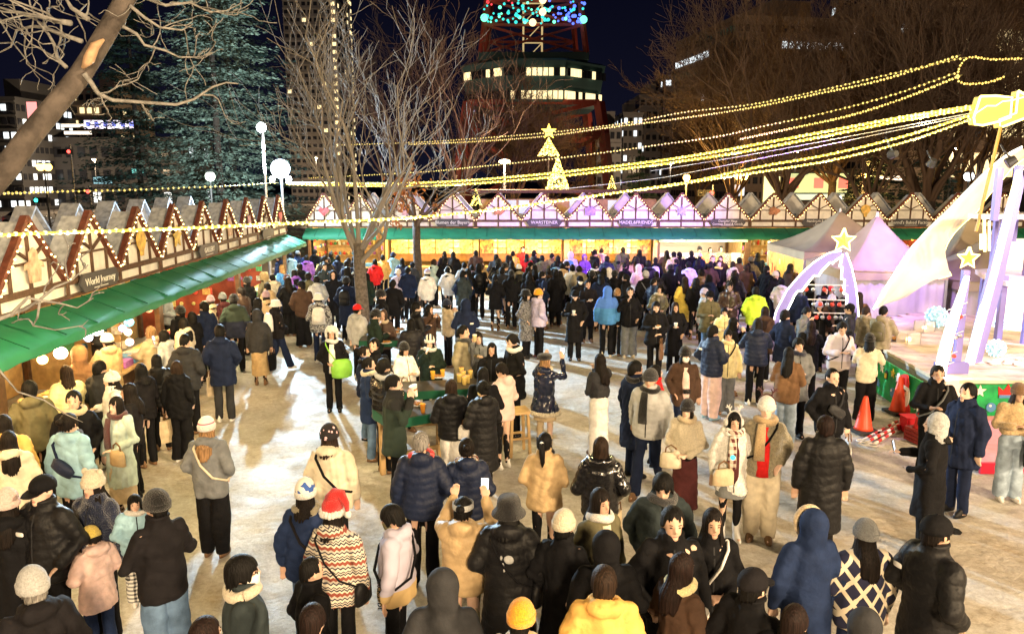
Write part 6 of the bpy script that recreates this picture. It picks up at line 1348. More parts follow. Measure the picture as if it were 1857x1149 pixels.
garland('upper pale wire strung beside the garlands', [(1768, 204), (1600, 236), (1440, 266), (1300, 291), (1180, 310)], (17, 24), .008, WIRE, 0, 1); garland('lower pale wire strung beside the garlands', [(1768, 207), (1600, 242), (1440, 275), (1260, 311), (1180, 325), (1020, 343)], (17, 26), .008, WIRE, 0, 1)
garland('loop of slack bulbs above the pyramid star', [(1857, 106), (1800, 108), (1760, 104), (1742, 118), (1737, 142), (1750, 152), (1790, 150), (1820, 140)], (18.5, 18.5), .012, DIMC, .026, .07)
# ------------------------------------------------------------------ christmas trees of lights
def lit_tree(label, px, ytop, ybase, Y, rad, star, n, ypale=0):
    b = at_y(px, ybase, Y); t_ = at_y(px, ytop, Y); root = empty('christmas_tree', label, 'christmas tree', (b.x, Y, 0)); H_ = t_.z; zb = b.z; m = MB(); m.tube([(0, 0, 0), (0, 0, H_*.98)], [.10, .03], 8); m.obj('trunk', BARKD, root)
    m = MB(); rr = random.Random(n)
    for k in range(n): u = rr.random()**.6; a = rr.uniform(0, 6.28); R = rad*(1-(1-u)) ; z = H_-(H_-zb)*u; rr2 = rad*u*rr.uniform(.6, 1.05); d = V((math.cos(a), math.sin(a), -.35)); p = V((math.cos(a)*rr2, math.sin(a)*rr2, z)); s_ = V((-d.y, d.x, 0))*.07; m.add([p-d*.15, p+s_, p+d*.18, p-s_], [(0, 1, 2, 3)])
    m.obj('crown', NEED[1], root, kind='stuff'); f = MB()
    for k in range(n): u = rr.random()**.6; a = rr.uniform(0, 6.28); z = H_-(H_-zb)*u; q = rad*u*rr.uniform(.85, 1.08); f.ell((math.cos(a)*q, math.sin(a)*q, z), .030, 5, 4)
    f.obj('fairy_lights', glow('tree light', (1, .74, .16), 5), root, kind='stuff')
    if star: mm = MB(); mm.prism(star_poly(.42, .18), -.06, .06); mm.obj('star', glow('tree star', (1, .72, .08), 3), root, loc=(0, 0, H_+.32))
lit_tree('tall christmas tree of yellow lights topped with a star', 995, 250, 283, 42, .55, True, 700); lit_tree('second yellow lit tree right of the starred one', 1011, 283, 346, 40, .60, False, 800); lit_tree('small yellow lit tree left of the purple gables', 1109, 318, 350, 44, .28, False, 200); lit_tree('small yellow lit tree above the beer stall', 863, 342, 372, 36, .24, False, 160)
lg = empty('pavilion', 'long low timber pavilion with lit windows behind the far stalls', 'pavilion', (at_y(1030, 345, 38).x, 38, 0)); m = MB(); m.box((0, 1, 1.9), (8.6, 2, 3.0)); m.obj('wall', WOOD, lg); m = MB(); m.box((0, .8, 3.78), (9.4, 3.4, .14)); m.obj('roof', TIM, lg)
for k in range(14): m = MB(); m.box((-4+k*.62, -.03, 2.9), (.50, .06, .9)); m.obj('window', glow('pavilion window', (.55, .72, .72), .5) if k in (2, 3, 7, 8, 10) else WOOD, lg)
# ------------------------------------------------------------------ standing tables, stools and what is on them
TGREEN = mat('green table edge', (.006, .085, .045), .45); TTOP = mat('dark table top', (.045, .04, .038), .35, noise=.2); BEER = mat('golden drink', (.75, .42, .05), .2, emit=(.9, .5, .05), estr=.05); CUPY = mat('yellow paper cup', (.75, .55, .16), .5)
def table(label, c, L, W, rot, z=.98, green=True):
    root = empty('standing_table', label, 'table', (c[0], c[1], 0), rot, 'green edged standing tables'); m = MB(); m.box((0, 0, z), (L, W, .04)); m.obj('tabletop', TTOP, root)
    for s in (-1, 1): m = MB(); m.box((0, s*(W/2+.012), z-.05), (L+.02, .022, .13)); m.obj('table_apron', TGREEN, root); m = MB(); m.box((s*(L/2+.012), 0, z-.05), (.022, W, .13)); m.obj('table_apron', TGREEN, root)
    for sx in (-1, 1):
        for sy in (-1, 1): m = MB(); m.box((sx*(L/2-.08), sy*(W/2-.08), (z-.02)/2), (.07, .07, z-.02)); m.obj('leg', WOOD, root)
    m = MB(); m.box((0, 0, .35), (L-.16, .06, .06)); m.obj('stretcher', WOOD, root); return root
ta = at_h(790, 700, .98); tbq = at_h(745, 740, .98); tc2 = at_h(712, 612, .98)
table('long near standing table crowded with yellow drinks', (ta.x+.05, ta.y, 0), 2.3, .62, .18); table('near table end with a cup by the green jacket man', (tbq.x+.1, tbq.y-.1, 0), 1.1, .62, .55); table('far standing table with plates of food behind the trunk', (tc2.x, tc2.y, 0), 1.3, .75, .05)
def cupset(lab, px, py, mt, h=.13, r=.04, z=1.0, grp='drinks on the standing tables'):
    p = at_h(px, py, z+.002); root = empty('drink_cup', lab, 'cup', p, 0, grp); m = MB(); m.rings([(0, 0, 0, r*.75, r*.75), (0, 0, h, r, r), (0, 0, h+.006, r*1.06, r*1.06)], 14); m.obj('cup_body', mt, root, smooth=True); m = MB(); m.rings([(0, 0, h+.0065, r*.92, r*.92), (0, 0, h+.009, r*.9, r*.9)], 12); m.obj('drink', FOODM if mt is CUPY else BEER, root)
for i, (x, y) in enumerate(((833, 692), (840, 687), (848, 694), (837, 680), (853, 685), (842, 697))): cupset('yellow paper cup of hot drink in the cluster on the near table', x, y, CUPY, .13, .045, grp='cluster of yellow cups on the near table')
cupset('amber plastic cup beside the fries on the near table', 785, 687, BEER); cupset('second amber plastic cup right of the fries', 803, 684, BEER); cupset('orange drink cup on the table end near the green jacket', 767, 748, mat('orange drink', (.75, .30, .04), .3))
for lab, x, y in (('paper tray of fries between the amber cups', 794, 684), ('paper plate of food at the left of the near table', 742, 682), ('plate of sausages on the far table', 700, 622), ('plate of bread on the far table', 716, 604), ('white plate at the back of the far table', 726, 598), ('round plate of snacks on the far table left', 690, 606), ('white food box on the near table end', 757, 735)):
    p = at_h(x, y, 1.002); root = empty('food_plate', lab, 'plate', p); m = MB(); m.rings([(0, 0, 0, .09, .07), (0, 0, .02, .13, .10), (0, 0, .022, .12, .09), (0, 0, .008, .09, .07)], 14); m.obj('plate', WHITEPAPER, root, smooth=True); m = MB()
    for k in range(9): m.ell((RND.uniform(-.07, .07), RND.uniform(-.05, .05), .035), (.03, .02, .02), 8, 5)
    m.obj('food', FOODM, root, smooth=True)
p = at_h(950, 828, 0); root = empty('bar_stool', 'tall wooden stool beside the pink puffer person', 'stool', (p.x-.1, p.y+.15, 0), .3); m = MB(); m.box((0, 0, .72), (.36, .36, .04)); m.obj('seat', WOOD, root)
for sx in (-1, 1):
    for sy in (-1, 1): m = MB(); m.beam((sx*.16, sy*.16, 0), (sx*.13, sy*.13, .70), .04, .04); m.obj('leg', WOOD, root)
for s in (-1, 1): m = MB(); m.box((0, s*.15, .3), (.28, .03, .03)); m.obj('stretcher', WOOD, root)
# ------------------------------------------------------------------ cones, barrier bars
CONE = mat('red orange cone plastic', (.72, .075, .03), .4, noise=.06); RUB = mat('black rubber', (.03, .03, .03), .7)
def cone(lab, px, py, h=.72, dark=False, z=0):
    p = at_h(px, py, 0); root = empty('traffic_cone', lab, 'traffic cone', (p.x, p.y, z), .2, 'traffic cones by the stage'); m = MB(); m.box((0, 0, .025), (.40, .40, .05)); m.obj('base', RUB if not dark else mat('dark red base', (.20, .02, .015), .6), root); m = MB(); m.rings([(0, 0, .052, .165, .165), (0, 0, .09, .145, .145), (0, 0, h-.03, .045, .045), (0, 0, h, .030, .030)], 20); m.obj('cone_body', CONE if not dark else mat('deep red cone', (.42, .02, .02), .45), root, smooth=True)
cone('orange red traffic cone nearest the striped bars', 1565, 782, .64); cone('orange red traffic cone with black base before the santa panel', 1628, 748, .70)
for k in range(4): cone('dark red traffic cone nested in the stack behind the staff', 1672, 800, .75, True, z=.06*k)
p = at_h(1652, 782, 0); m = MB(); m.box((0, 0, .13), (.30, .26, .26)); bx = m.obj('red_box', mat('red plastic box', (.50, .012, .02), .5), loc=(p.x, p.y, .004)); tag(bx, 'red plastic box beside the stacked dark red cones', 'box'); m = MB(); m.box((0, 0, .272), (.33, .29, .02)); m.obj('lid', mat('red plastic box', (.50, .012, .02), .5), bx)
BARW = mat('barrier white', (.78, .74, .66), .5); BARR = mat('barrier red', (.65, .04, .03), .5)
for k, (x0, y0_, x1, y1_) in enumerate(((1566, 797, 1648, 752), (1574, 799, 1656, 754), (1585, 804, 1664, 757), (1570, 802, 1652, 759))):
    a, b = at_h(x0, y0_, .03+.05*(k == 3)), at_h(x1, y1_, .03+.05*(k == 3)); root = empty('barrier_bar', 'red and white striped barrier bar lying on the snow by the cones', 'barrier bar', a, 0, 'striped bars lying by the cones'); n = 14; d = b-a
    for q in range(n): m = MB(); m.tube([d*(q/n), d*((q+1)/n)], .026, 10); m.obj('stripe', BARR if q % 2 else BARW, root, smooth=True)
    m = MB(); m.tube([V((.075*math.cos(t_), .075*math.sin(t_), .0))-d.normalized()*.08 for t_ in np.linspace(0, 6.283, 15)], .014, 6); m.obj('end_ring', BARW, root, smooth=True)
for k in range(3): pass
for k, (p, pw, c, aim, an) in enumerate(SPOTS):  # housings put in where the added spots stand
    root = empty('added_spot_lamp', ('added violet spot lamp aimed at the far gables', 'added violet spot lamp aimed at the pink tent', 'added violet spot lamp aimed at the crowd', 'added lilac spot lamp above the stage boards', 'added warm spot lamp brightening the sail', 'added red spot lamp over the pink ramp')[k], 'spot lamp', p, 0, 'added coloured spot lamps around the pyramid'); q = (V(aim)-V(p)).to_track_quat('-Z', 'Y').to_matrix(); m = MB(); m.rings([(0, 0, .08, .10, .10), (0, 0, .10, .11, .11), (0, 0, .26, .08, .08)], 12); m.xf(q.to_4x4()); m.obj('housing', DMET, root)
    m = MB(); m.tube([q @ V((0, 0, .2)), (0, 0, .3), (0, 0, -(p[2]-(DZ if p[0] > 9 and p[1] > 13.6 else 0))) if False else (.0, .12, .42)], .02, 6); m.obj('bracket', DMET, root)
# ------------------------------------------------------------------ people: who stands where
P = person
# --- left foreground
P(52, 690, -30, 1.76, 'short.k', 'jkt.ol..h', 'trs.bk', 'pps', 'person in olive brown jacket with yellow lined hood seen from behind', 'scarf.go')
P(119, 663, -45, 1.66, 'mid.b', 'puf.yc..c', 'trs.bk', 'fds', 'brown haired person in pale yellow jacket reaching to the stall counter')
P(4, 752, -20, 1.68, 'long.d', 'puf.go..h', 'trs.bk', 'dps', 'person in amber puffer jacket at the left edge of the crowd')
P(132, 709, 160, 1.72, 'short.k', 'jkt.bk..o', 'trs.bk', 'dps', 'smiling person in open black coat with pale scarf facing outward', 'scarf.be inner.cr')
P(123, 750, 8, 1.72, 'bun.d', 'big.lb..h', 'trs.bk', 'pds', 'person in pale blue hooded jacket with navy sling bag on the back', 'sling.nv scarf.nv')
P(209, 720, 195, 1.60, 'bangl.d', 'lng.mt..o', 'skl.be', 'dbs', 'long haired woman with dark red scarf and mint coat', 'scarf.wi.t hbag.tn.l')
P(232, 696, -110, 1.60, 'long.d', 'jkt.bb', 'trs.bk', 'pbs', 'woman with long brown hair in black behind the red scarf woman')
P(201, 676, -130, 1.60, 'long.d+bear.wh.wh', 'puf.wh..c', 'trs.bk', 'hps', 'woman in white bear eared hat and white jacket looking left', '')
P(180, 654, 15, 1.68, 'short.k', 'jkt.ch..c', 'trs.bk', 'dps', 'short haired person in charcoal jacket behind the white bear hat')
P(193, 606, -55, 1.70, 'short.d+beanie.cr.cr', 'lng.tn..h', 'trs.bk', 'ffs', 'person in tan hooded coat and cream knit hat leaning to the stall')
P(141, 628, -50, 1.80, 'short.d', 'lng.br..H', 'trs.bk', 'pps', 'person in brown coat with hood up at the nearest stall')
P(320, 655, 8, 1.60, 'bob.b', 'big.bk..h', 'wid.bk', 'pds', 'woman with brown bob in black jacket and wide black trousers from behind', 'tote.be.l')
P(335, 606, 5, 1.74, 'crop.k', 'big.ch..h', 'trs.bk', 'pps', 'cropped haired man in charcoal hooded jacket beside the stalls')
P(296, 599, -85, 1.60, 'bob.k', 'jkt.lg..h', 'trs.bk', 'mds', 'woman with black bob and pale grey jacket holding a phone to the ear', 'phone')
P(272, 592, -80, 1.62, 'mid.l', 'puf.be..h', 'trs.br', 'ffs', 'blond person in beige puffer reaching over the counter')
P(283, 643, -20, 1.58, 'long.k', 'puf.bk..h', 'trs.bk', 'bbs', 'woman with long black hair in black puffer near the counter')
P(254, 660, -60, 1.60, 'mid.k', 'jkt.bb..h', 'trs.bk', 'hps', 'dark haired person in black jacket between stall and bob haired woman')
P(398, 589, -15, 1.78, 'short.k', 'mid.nv..h', 'trs.ch', 'pps', 'tall man in navy coat with legs apart near the left stalls', 'tote.be.l')
P(332, 577, -70, 1.60, 'long.k', 'puf.cr..h', 'trs.bk', 'hds', 'woman with long black hair and cream jacket at the counter')
P(326, 556, -60, 1.68, 'short.k+beanie.bk.bk', 'jkt.bk..c', 'trs.bk', 'pps', 'person in black beanie and black coat at the stall front')
P(369, 547, -55, 1.74, 'short.k', 'jkt.nv..c', 'trs.bk', 'hhs', 'black haired man in navy jacket bending to the goods')
P(347, 566, -65, 1.60, 'bob.k', 'jkt.bk..c', 'trs.bk', 'hhs', 'short woman with black bob beside the navy jacket man')
P(381, 537, -50, 1.62, 'mid.b+beanie.mu.mu', 'jkt.be..h', 'trs.bk', 'hhs', 'person in mauve beanie and beige jacket at the stall')
P(403, 532, -40, 1.66, 'short.d+beanie.gy.gy', 'jkt.wi..h', 'trs.bk', 'pps', 'person in grey beanie and dark red jacket')
P(423, 535, -15, 1.76, 'short.k+beanie.bk.bk', 'big.GNNV..h', 'trs.bk', 'pps', 'man in black beanie and green over navy jacket from behind')
P(447, 503, -60, 1.70, 'short.k+beanie.bk.bk', 'jkt.bk..c', 'trs.bk', 'hhs', 'person in black beanie peering into the middle stall')
P(437, 521, -65, 1.72, 'short.d', 'puf.db..c', 'trs.bk', 'hps', 'brown haired man in dark brown puffer facing the stalls')
P(466, 562, -8, 1.62, 'short.k', 'big.ch..H', 'skl.tn', 'dds', 'woman with dark hood and long tan skirt seen from behind', 'tote.bk')
P(468, 541, 60, 1.66, 'mid.k', 'jkt.bk', 'trs.bk', 'pps', 'black haired person behind the tan skirt woman')
P(500, 545, 45, 1.62, 'bob.k+bucket.wh', 'jkt.bb..h', 'wid.nv', 'bdw', 'woman in white bucket hat striding with a white backpack', 'pack.wh', rs='wh')
P(482, 529, -40, 1.66, 'mid.d+beanie.mu.mu', 'puf.tn..h', 'trs.bk', 'pps', 'person in pink beanie and tan puffer from behind')
P(484, 513, -50, 1.66, 'short.k', 'jkt.tn..h', 'trs.bk', 'hps', 'black haired person in tan jacket at the far stall')
P(478, 496, -60, 1.66, 'mid.b+fur.tn', 'jkt.kh..h', 'trs.bk', 'hps', 'person in fluffy tan hat by the stall')
P(494, 497, -30, 1.66, 'short.k', 'big.cr..h', 'trs.bk', 'pps', 'black haired person in cream coat from behind')
P(520, 499, -20, 1.68, 'short.d+beanie.wi.wi', 'mid.nv..c', 'trs.bk', 'pps', 'person in maroon beanie and navy coat')
P(511, 480, -55, 1.62, 'mid.l', 'jkt.bl..c', 'trs.bk', 'hps', 'fair haired person in bright blue jacket by the stalls')
P(533, 489, -40, 1.64, 'long.k', 'jkt.pu..h', 'trs.bk', 'pps', 'person in purple jacket with long black hair')
P(559, 494, 0, 1.74, 'short.d', 'mid.ol..o', 'trs.bk', 'pps', 'man in olive brown coat with his back to the camera')
P(543, 478, -30, 1.70, 'short.k+cap.bk', 'jkt.bk..h', 'trs.bk', 'pps', 'person in black cap behind the olive coat man')
P(577, 533, -10, 1.66, 'mid.k+bucket.wh', 'big.CAMO..h', 'trs.nv', 'dbs', 'person in white hat and grey camouflage jacket with white backpack', 'pack.wh')
P(601, 595, 172, 1.60, 'mid.b+fur.wh', 'jkt.bk..o', 'trs.bk', 'bbs', 'woman in white fur hat with a lime green messenger bag', 'bigbag.gn inner.wh scarf.wh', rs='bk')
P(604, 492, 170, 1.72, 'mid.k', 'lng.bk..H', 'trs.bk', 'pps', 'person in black hooded coat facing the camera by the tree')
P(628, 503, 5, 1.76, 'short.k+beanie.bk.bk', 'lng.nv..h', 'trs.bk', 'pps', 'tall person in dark navy coat with black backpack', 'pack.bk')
# --- standing tables under the bare tree
P(648, 552, 30, 1.66, 'short.k+cap.rd', 'jkt.lg..h', 'trs.bk', 'hds', 'person in red cap and pale grey jacket behind the tree trunk')
P(678, 562, 60, 1.68, 'short.k+beanie.bk.bk', 'jkt.dg..c', 'trs.bk', 'hhsd', 'person in black beanie bent over the far green table')
P(694, 563, 175, 1.58, 'mid.d', 'puf.db..H', 'trs.bk', 'mhs', 'person in brown fur hood eating at the far table', 'scarf.be')
P(691, 527, 75, 1.76, 'short.k+beanie.bk.bk', 'big.bk..c', 'trs.bk', 'pps', 'man in black beanie facing right beyond the trunk')
P(712, 507, 10, 1.74, 'short.k', 'big.bk..h', 'trs.bk', 'pps', 'black haired man in black jacket beyond the far table')
P(755, 548, 60, 1.72, 'short.k', 'puf.bk..c', 'trs.bk', 'hhs', 'man in black puffer turned to the right at the far table')
P(778, 552, 120, 1.60, 'long.k', 'jkt.db..c', 'skm.mu', 'mms', 'long haired woman with both hands at her mouth')
P(745, 577, -15, 1.60, 'bob.k', 'puf.bb..c', 'trs.bk', 'hhs', 'black bob haired woman in black puffer at the far table', 'hbag.cr')
P(811, 544, 60, 1.58, 'bob.k+beanie.nv.nv', 'jkt.be..h', 'trs.bk', 'mms', 'girl in navy beanie and tan jacket eating beside blue hood', '')
P(844, 543, -15, 1.72, 'short.k', 'big.nv..H', 'trs.bk', 'hhs', 'person in navy hooded jacket from behind by the table', 'logo.10.-20.120')
P(840, 590, 110, 1.78, 'short.k', 'mid.kh..o', 'trs.bk', 'dhs', 'tall man in khaki coat and dark scarf at the near table', 'scarf.ch.t')
P(867, 602, 165, 1.62, 'bangl.d', 'jkt.gy', 'trs.bk', 'uds', 'woman raising a paper cup behind the khaki coat man', 'cup.y')
P(892, 622, 185, 1.62, 'long.k', 'big.bk..c', 'trs.bk', 'bbs', 'woman with long black hair and black fleece facing the camera at the table', 'logo.9.19.122')
P(932, 605, -120, 1.78, 'short.k', 'mid.bk..c', 'trs.bk', 'bbsd', 'tall man in dark coat looking down at the near table', 'scarf.wh')
P(779, 609, 175, 1.60, 'mid.k+beanie.STRIPE.wh', 'big.dg..h', 'trs.bk', 'mhs', 'person in black and white beanie and glasses eating at the table', 'glasses scarf.wh')
P(733, 622, 140, 1.58, 'mid.k+beanie.bk.bk', 'big.wh..h', 'trs.bk', 'hhs', 'person in black beanie and white jacket hugging a plush bag', 'hbag.yc')
P(678, 614, 195, 1.70, 'short.k', 'jkt.bk..c', 'trs.bk', 'hbs', 'short haired man in black facing the camera left of the table')
P(660, 628, 90, 1.60, 'bun.d', 'jkt.nv..c', 'trs.dn', 'hhs', 'woman with tied dark hair and navy jacket facing right')
P(668, 648, 75, 1.64, 'bun.k', 'mid.na..c', 'trs.dn', 'bbs', 'woman with black bun in blue coat and jeans', 'scarf.cr')
P(696, 650, 35, 1.74, 'short.k', 'puf.bk.shiny.c', 'trs.bk', 'hhs', 'man in shiny black puffer at the table', 'scarf.lg')
P(713, 680, 80, 1.76, 'short.k', 'mid.DGYOKE..c', 'trs.bk', 'mms', 'man in dark green jacket biting into a wrapped snack', 'wrap', rs='be')
P(818, 688, -5, 1.60, 'bob.b', 'puf.bk..h', 'wid.wh', 'bbs', 'woman in black padded jacket and white trousers from behind')
P(876, 691, -30, 1.64, 'bun.k', 'lpf.bk..h', 'leg.bk', 'hbs', 'woman in long black padded coat with mask at the table', 'mask.yc hbag.wh.l')
P(876, 666, 5, 1.64, 'long.k', 'mid.bk..c', 'trs.bk', 'bbs', 'woman with very long black hair leaning to the table')
P(912, 658, -50, 1.64, 'short.d', 'puf.pk..h', 'leg.bk', 'bbsd', 'person in pale pink puffer and black leggings bending to the table', 'hbag.pk.l', rs='wh')
P(989, 642, 30, 1.64, 'mid.l+beret.bk', 'flr.nv.shiny.h', 'sks.be.be', 'uus', 'woman in black beret photographing with a raised phone', 'phone trim.cr scarf.cr tote.wh.l', rs='bk')
P(1088, 642, -35, 1.64, 'long.d', 'crp.ch..', 'wid.wh', 'mbs', 'woman with long brown hair in grey crop jacket and white trousers', 'cup.l')
P(1153, 654, 65, 1.76, 'short.k', 'lng.nv..c', 'trs.nv', 'pds', 'man in long navy coat walking beside the white puffer man', 'scarf.bk')
P(1180, 672, -155, 1.76, 'crop.g+beanie.ch.ch', 'puf.lg..c', 'trs.nv', 'vdw', 'man in white puffer and grey beanie striding with dark gloves', 'scarf.bk.t', rs='br')
P(1190, 662, 85, 1.58, 'mid.k', 'jkt.rd..c', 'trs.nv', 'dds', 'woman in bright red jacket behind the white puffer man', 'tote.wh')
P(1243, 631, 178, 1.66, 'mid.k+beanie.bk.bk', 'big.db..o', 'trs.nv', 'pds', 'masked person in black beanie with a camera on the chest', 'mask.wh inner.pk cam', rs='bk')
P(1294, 590, 60, 1.74, 'short.k', 'puf.nv..c', 'bag.pk', 'hps', 'man in navy puffer and pale baggy trousers', 'logo.-12.-18.128', rs='lb')
P(1321, 598, 188, 1.60, 'bang.k', 'big.yc..h', 'wid.gy', 'dds', 'woman in cream and tan jacket beside the navy puffer man', 'strap.bk scarf.yc', rs='br')
P(1247, 727, 205, 1.60, 'mid.d+beanie.bb.bb', 'crp.cr.knit.', 'skl.wi', 'bbs', 'woman in dark beanie and cream knit with a fluffy cream handbag', 'scarf.be hbag.cr', rs='bk')
P(1332, 748, 183, 1.60, 'bangl.k+antlers.wh.wh.wh+muffs.wh.wh', 'mid.wh.fleece.f', 'sks.gy', 'dds', 'woman in white antler headband and white fur coat with plaid scarf', 'inner.wi scarf.PLAID.t lamp.4.21.118 hbag.be', rs='wh')
P(1391, 722, 200, 1.78, 'crop.d+antlerhat.wh.wh.wi', 'jkt.kh.fleece.o', 'bag.cr', 'dps', 'man in white knit hat and tan fleece over a red shirt', 'inner.rd scarf.tn.t strap.bk', rs='br')
P(1498, 754, 8, 1.74, 'short.a', 'lpf.bk..c', 'trs.bk', 'dds', 'person with auburn hair in long black puffer from behind')
P(1511, 669, 168, 1.74, 'crop.k', 'jkt.bk..c', 'trs.bk', 'pds', 'man in black jacket with grey sling bag across the chest', 'sling.ch.f tote.wh.l')
P(1431, 630, 30, 1.64, 'long.k', 'big.br..', 'wid.ld', 'hhs', 'woman with black ponytail in brown jacket and pale jeans')
P(1449, 613, 178, 1.72, 'bang.k', 'mid.gy..o', 'trs.bk', 'hbs', 'young man in grey coat facing the camera behind the brown jacket', 'scarf.nv')
P(1527, 583, 185, 1.72, 'short.k', 'jkt.LVCR..o', 'trs.bk', 'hhsd', 'man in lavender and cream jacket looking at his hands', 'strap.bk')
P(1578, 606, 22, 1.62, 'mid.k+beanie.bk.bk', 'jkt.cr..', 'wid.bk', 'mfs', 'person in cream jacket and black trousers seen from behind by the stage')
P(1603, 555, 45, 1.72, 'crop.k', 'jkt.kh..h', 'trs.bk', 'ffs', 'man in olive hooded jacket leaning on the stage', 'pack.ol')
P(1702, 663, 195, 1.74, 'short.d', 'jkt.bk..c', 'trs.bk', 'hps', 'staff person in black jacket with a lanyard by the cones', 'strap.gy')
P(1757, 695, -110, 1.76, 'short.k', 'mid.nv..c', 'trs.nv', 'bds', 'staff person in dark navy jacket looking left by the red mat', 'logo.-12.-18.128')
P(1697, 752, -55, 1.68, 'mid.k', 'lng.bk..H', 'trs.bk', 'fbs', 'person with pale grey hood and black coat holding a phone', 'phone hoodwh', rs='bk')
P(1849, 698, 190, 1.62, 'mid.b+beanie.br.br', 'crp.tn.fleece.', 'wid.ld', 'hhs', 'person in brown knit and tan sleeves at the right edge', 'tote.bk.l', rs='wh')
# --- nearest people along the lower edge
P(1702, 937, 75, 1.82, 'short.d+cap.bk', 'lpf.bk..c', 'trs.bk', 'pps', 'tall man in black cap and long black puffer walking right', 'logo.-17.-16.128')
P(1571, 946, -2, 1.62, 'long.d+beanie.gy.gy', 'big.GEO..', 'trs.nv', 'dbs', 'woman in grey beanie and navy and white lattice cardigan')
P(1475, 926, -5, 1.72, 'short.d', 'mid.na..H', 'trs.bk', 'dds', 'person in navy parka with fur trimmed hood up', 'furhood.be')
P(1443, 1098, 40, 1.64, 'short.a', 'jkt.bk..c', 'trs.bk', 'pps', 'dark auburn head in front of the navy parka')
P(1567, 1106, 0, 1.66, 'short.k', 'jkt.ch..H', 'trs.bk', 'pps', 'person with charcoal hood up at the lower edge')
P(1368, 1034, 55, 1.70, 'short.k+cap.bb', 'jkt.bk..c', 'trs.bk', 'pps', 'person in black cap with small red mark looking right')
P(1238, 1004, 60, 1.62, 'bangl.a', 'jkt.db..c', 'trs.bk', 'bbs', 'auburn haired woman with pale yellow scarf and snack cone', 'scarf.yc wrap')
P(1221, 921, 178, 1.78, 'short.k', 'jkt.bk..c', 'trs.bk', 'pds', 'man in black coat facing the camera in the lower centre')
P(1294, 924, 182, 1.66, 'long.d', 'mid.bk..c', 'trs.bk', 'bbs', 'woman with long brown hair in black beside the facing man', 'strap.wh')
P(1203, 855, 190, 1.72, 'mop.k', 'big.te..h', 'trs.bk', 'pbsd', 'person with black fringe in dark teal hooded coat looking down', 'scarf.ch')
P(1096, 1027, 8, 1.70, 'short.b', 'big.go..h', 'trs.bk', 'pps', 'brown haired person in amber yellow hoodie at the lower edge')
P(946, 1093, 20, 1.62, 'short.k+beanie.og.og', 'jkt.be..h', 'trs.bk', 'pps', 'person in bright orange beanie at the lower edge')
P(1023, 929, 25, 1.66, 'short.k+beanie.cr.cr', 'lng.bk..c', 'trs.bk', 'pps', 'person in cream beanie and long black coat from behind')
P(1090, 887, 150, 1.66, 'bangl.d', 'jkt.ol..o', 'trs.bk', 'dps', 'woman with dark fringe and olive coat over white turtleneck', 'scarf.wh inner.cr')
P(1099, 965, 0, 1.68, 'short.k', 'mid.bk..H', 'trs.bk', 'pps', 'person in black with hood up behind the amber hoodie')
P(923, 903, 10, 1.70, 'mid.k+bucket.bk', 'lpf.bk..h', 'wid.ld', 'pps', 'person in black bucket hat and long black puffer with white print', 'cross.bk printb')
P(840, 902, 8, 1.62, 'bun.k+band.lg', 'puf.tn..h', 'leg.kh', 'uus', 'woman in tan puffer and grey leggings holding up a phone', 'phone')
P(803, 1034, 0, 1.72, 'short.k', 'big.ch..H', 'trs.bk', 'pps', 'person with charcoal hood up at the lower centre edge')
P(988, 785, 15, 1.58, 'pony.k', 'big.tn..c', 'leg.bk', 'bps', 'woman with dark ponytail in tan coat and black trousers', 'hair2.wh', rs='bk')
P(1090, 793, 5, 1.64, 'bob.b', 'puf.bk.shiny.f', 'leg.bk', 'pbs', 'woman with brown bob and shiny black puffer with fur collar', 'tote.be')
P(763, 783, 0, 1.74, 'crop.g', 'puf.nv..h', 'trs.bk', 'pds', 'grey haired man in navy puffer with red collar lining', 'scarf.rd')
P(846, 795, -5, 1.64, 'bun.d', 'puf.nv..h', 'wid.be', 'bbs', 'woman in navy puffer with red plaid scarf', 'scarf.PLAID')
P(715, 915, -80, 1.58, 'mop.k', 'big.LAVYEL..h', 'trs.bk', 'pdsd', 'boy in lavender jacket with olive face mask and lettered sleeve', 'mask.ol strap.bk.l lettering')
P(604, 906, 10, 1.66, 'mid.d+santa.rd.wh', 'big.NORDIC.fleece.h', 'trs.bk', 'dds', 'person in red santa hat and patterned fleece', 'cross.bk')
P(553, 874, 0, 1.66, 'mid.d+slouch.BLUWH.wh', 'big.na..', 'trs.dn', 'dds', 'person in blue and white knit hat and navy puffy jacket', 'strap.bb scarf.kh')
P(564, 1012, 50, 1.52, 'crop.k', 'jkt.bk..c', 'trs.bk', 'pps', 'boy with cropped black hair in black at the lower edge')
P(566, 1096, 10, 1.62, 'short.a', 'jkt.bk', 'trs.bk', 'pps', 'auburn head at the bottom edge below the santa hat')
P(438, 1008, 68, 1.72, 'mop.k', 'jkt.te..c', 'trs.bk', 'pps', 'man in white mask and glasses with black hair in profile', 'mask.wh glasses scarf.cr')
P(371, 1120, 30, 1.66, 'short.a', 'jkt.bk..c', 'trs.bk', 'pps', 'reddish brown head at the lower left edge')
P(374, 759, 3, 1.66, 'long.l+beanie.WHPINK.wh', 'big.gy..h', 'bag.bk', 'pps', 'blond woman in grey jacket with a white knit hat from behind', 'strap.cr')
P(597, 772, 3, 1.70, 'mid.b+beanie.FLORAL.FLORAL', 'big.cr..h', 'trs.bk', 'dds', 'person in floral black beanie and cream parka', 'strap.bk')
man = P(282, 893, -50, 1.76, 'crop.k+beanie.bk.bk', 'jkt.bb..c', 'wid.dn', 'ccs', 'man in black beanie and jeans carrying a small child')
P(166, 958, -55, 1.24, 'short.d+beanie.ye.ye', 'mid.pk..h', 'trs.na', 'bbsd', 'small child in yellow beanie and pale pink coat', 'mask.wh', wide=1.12)
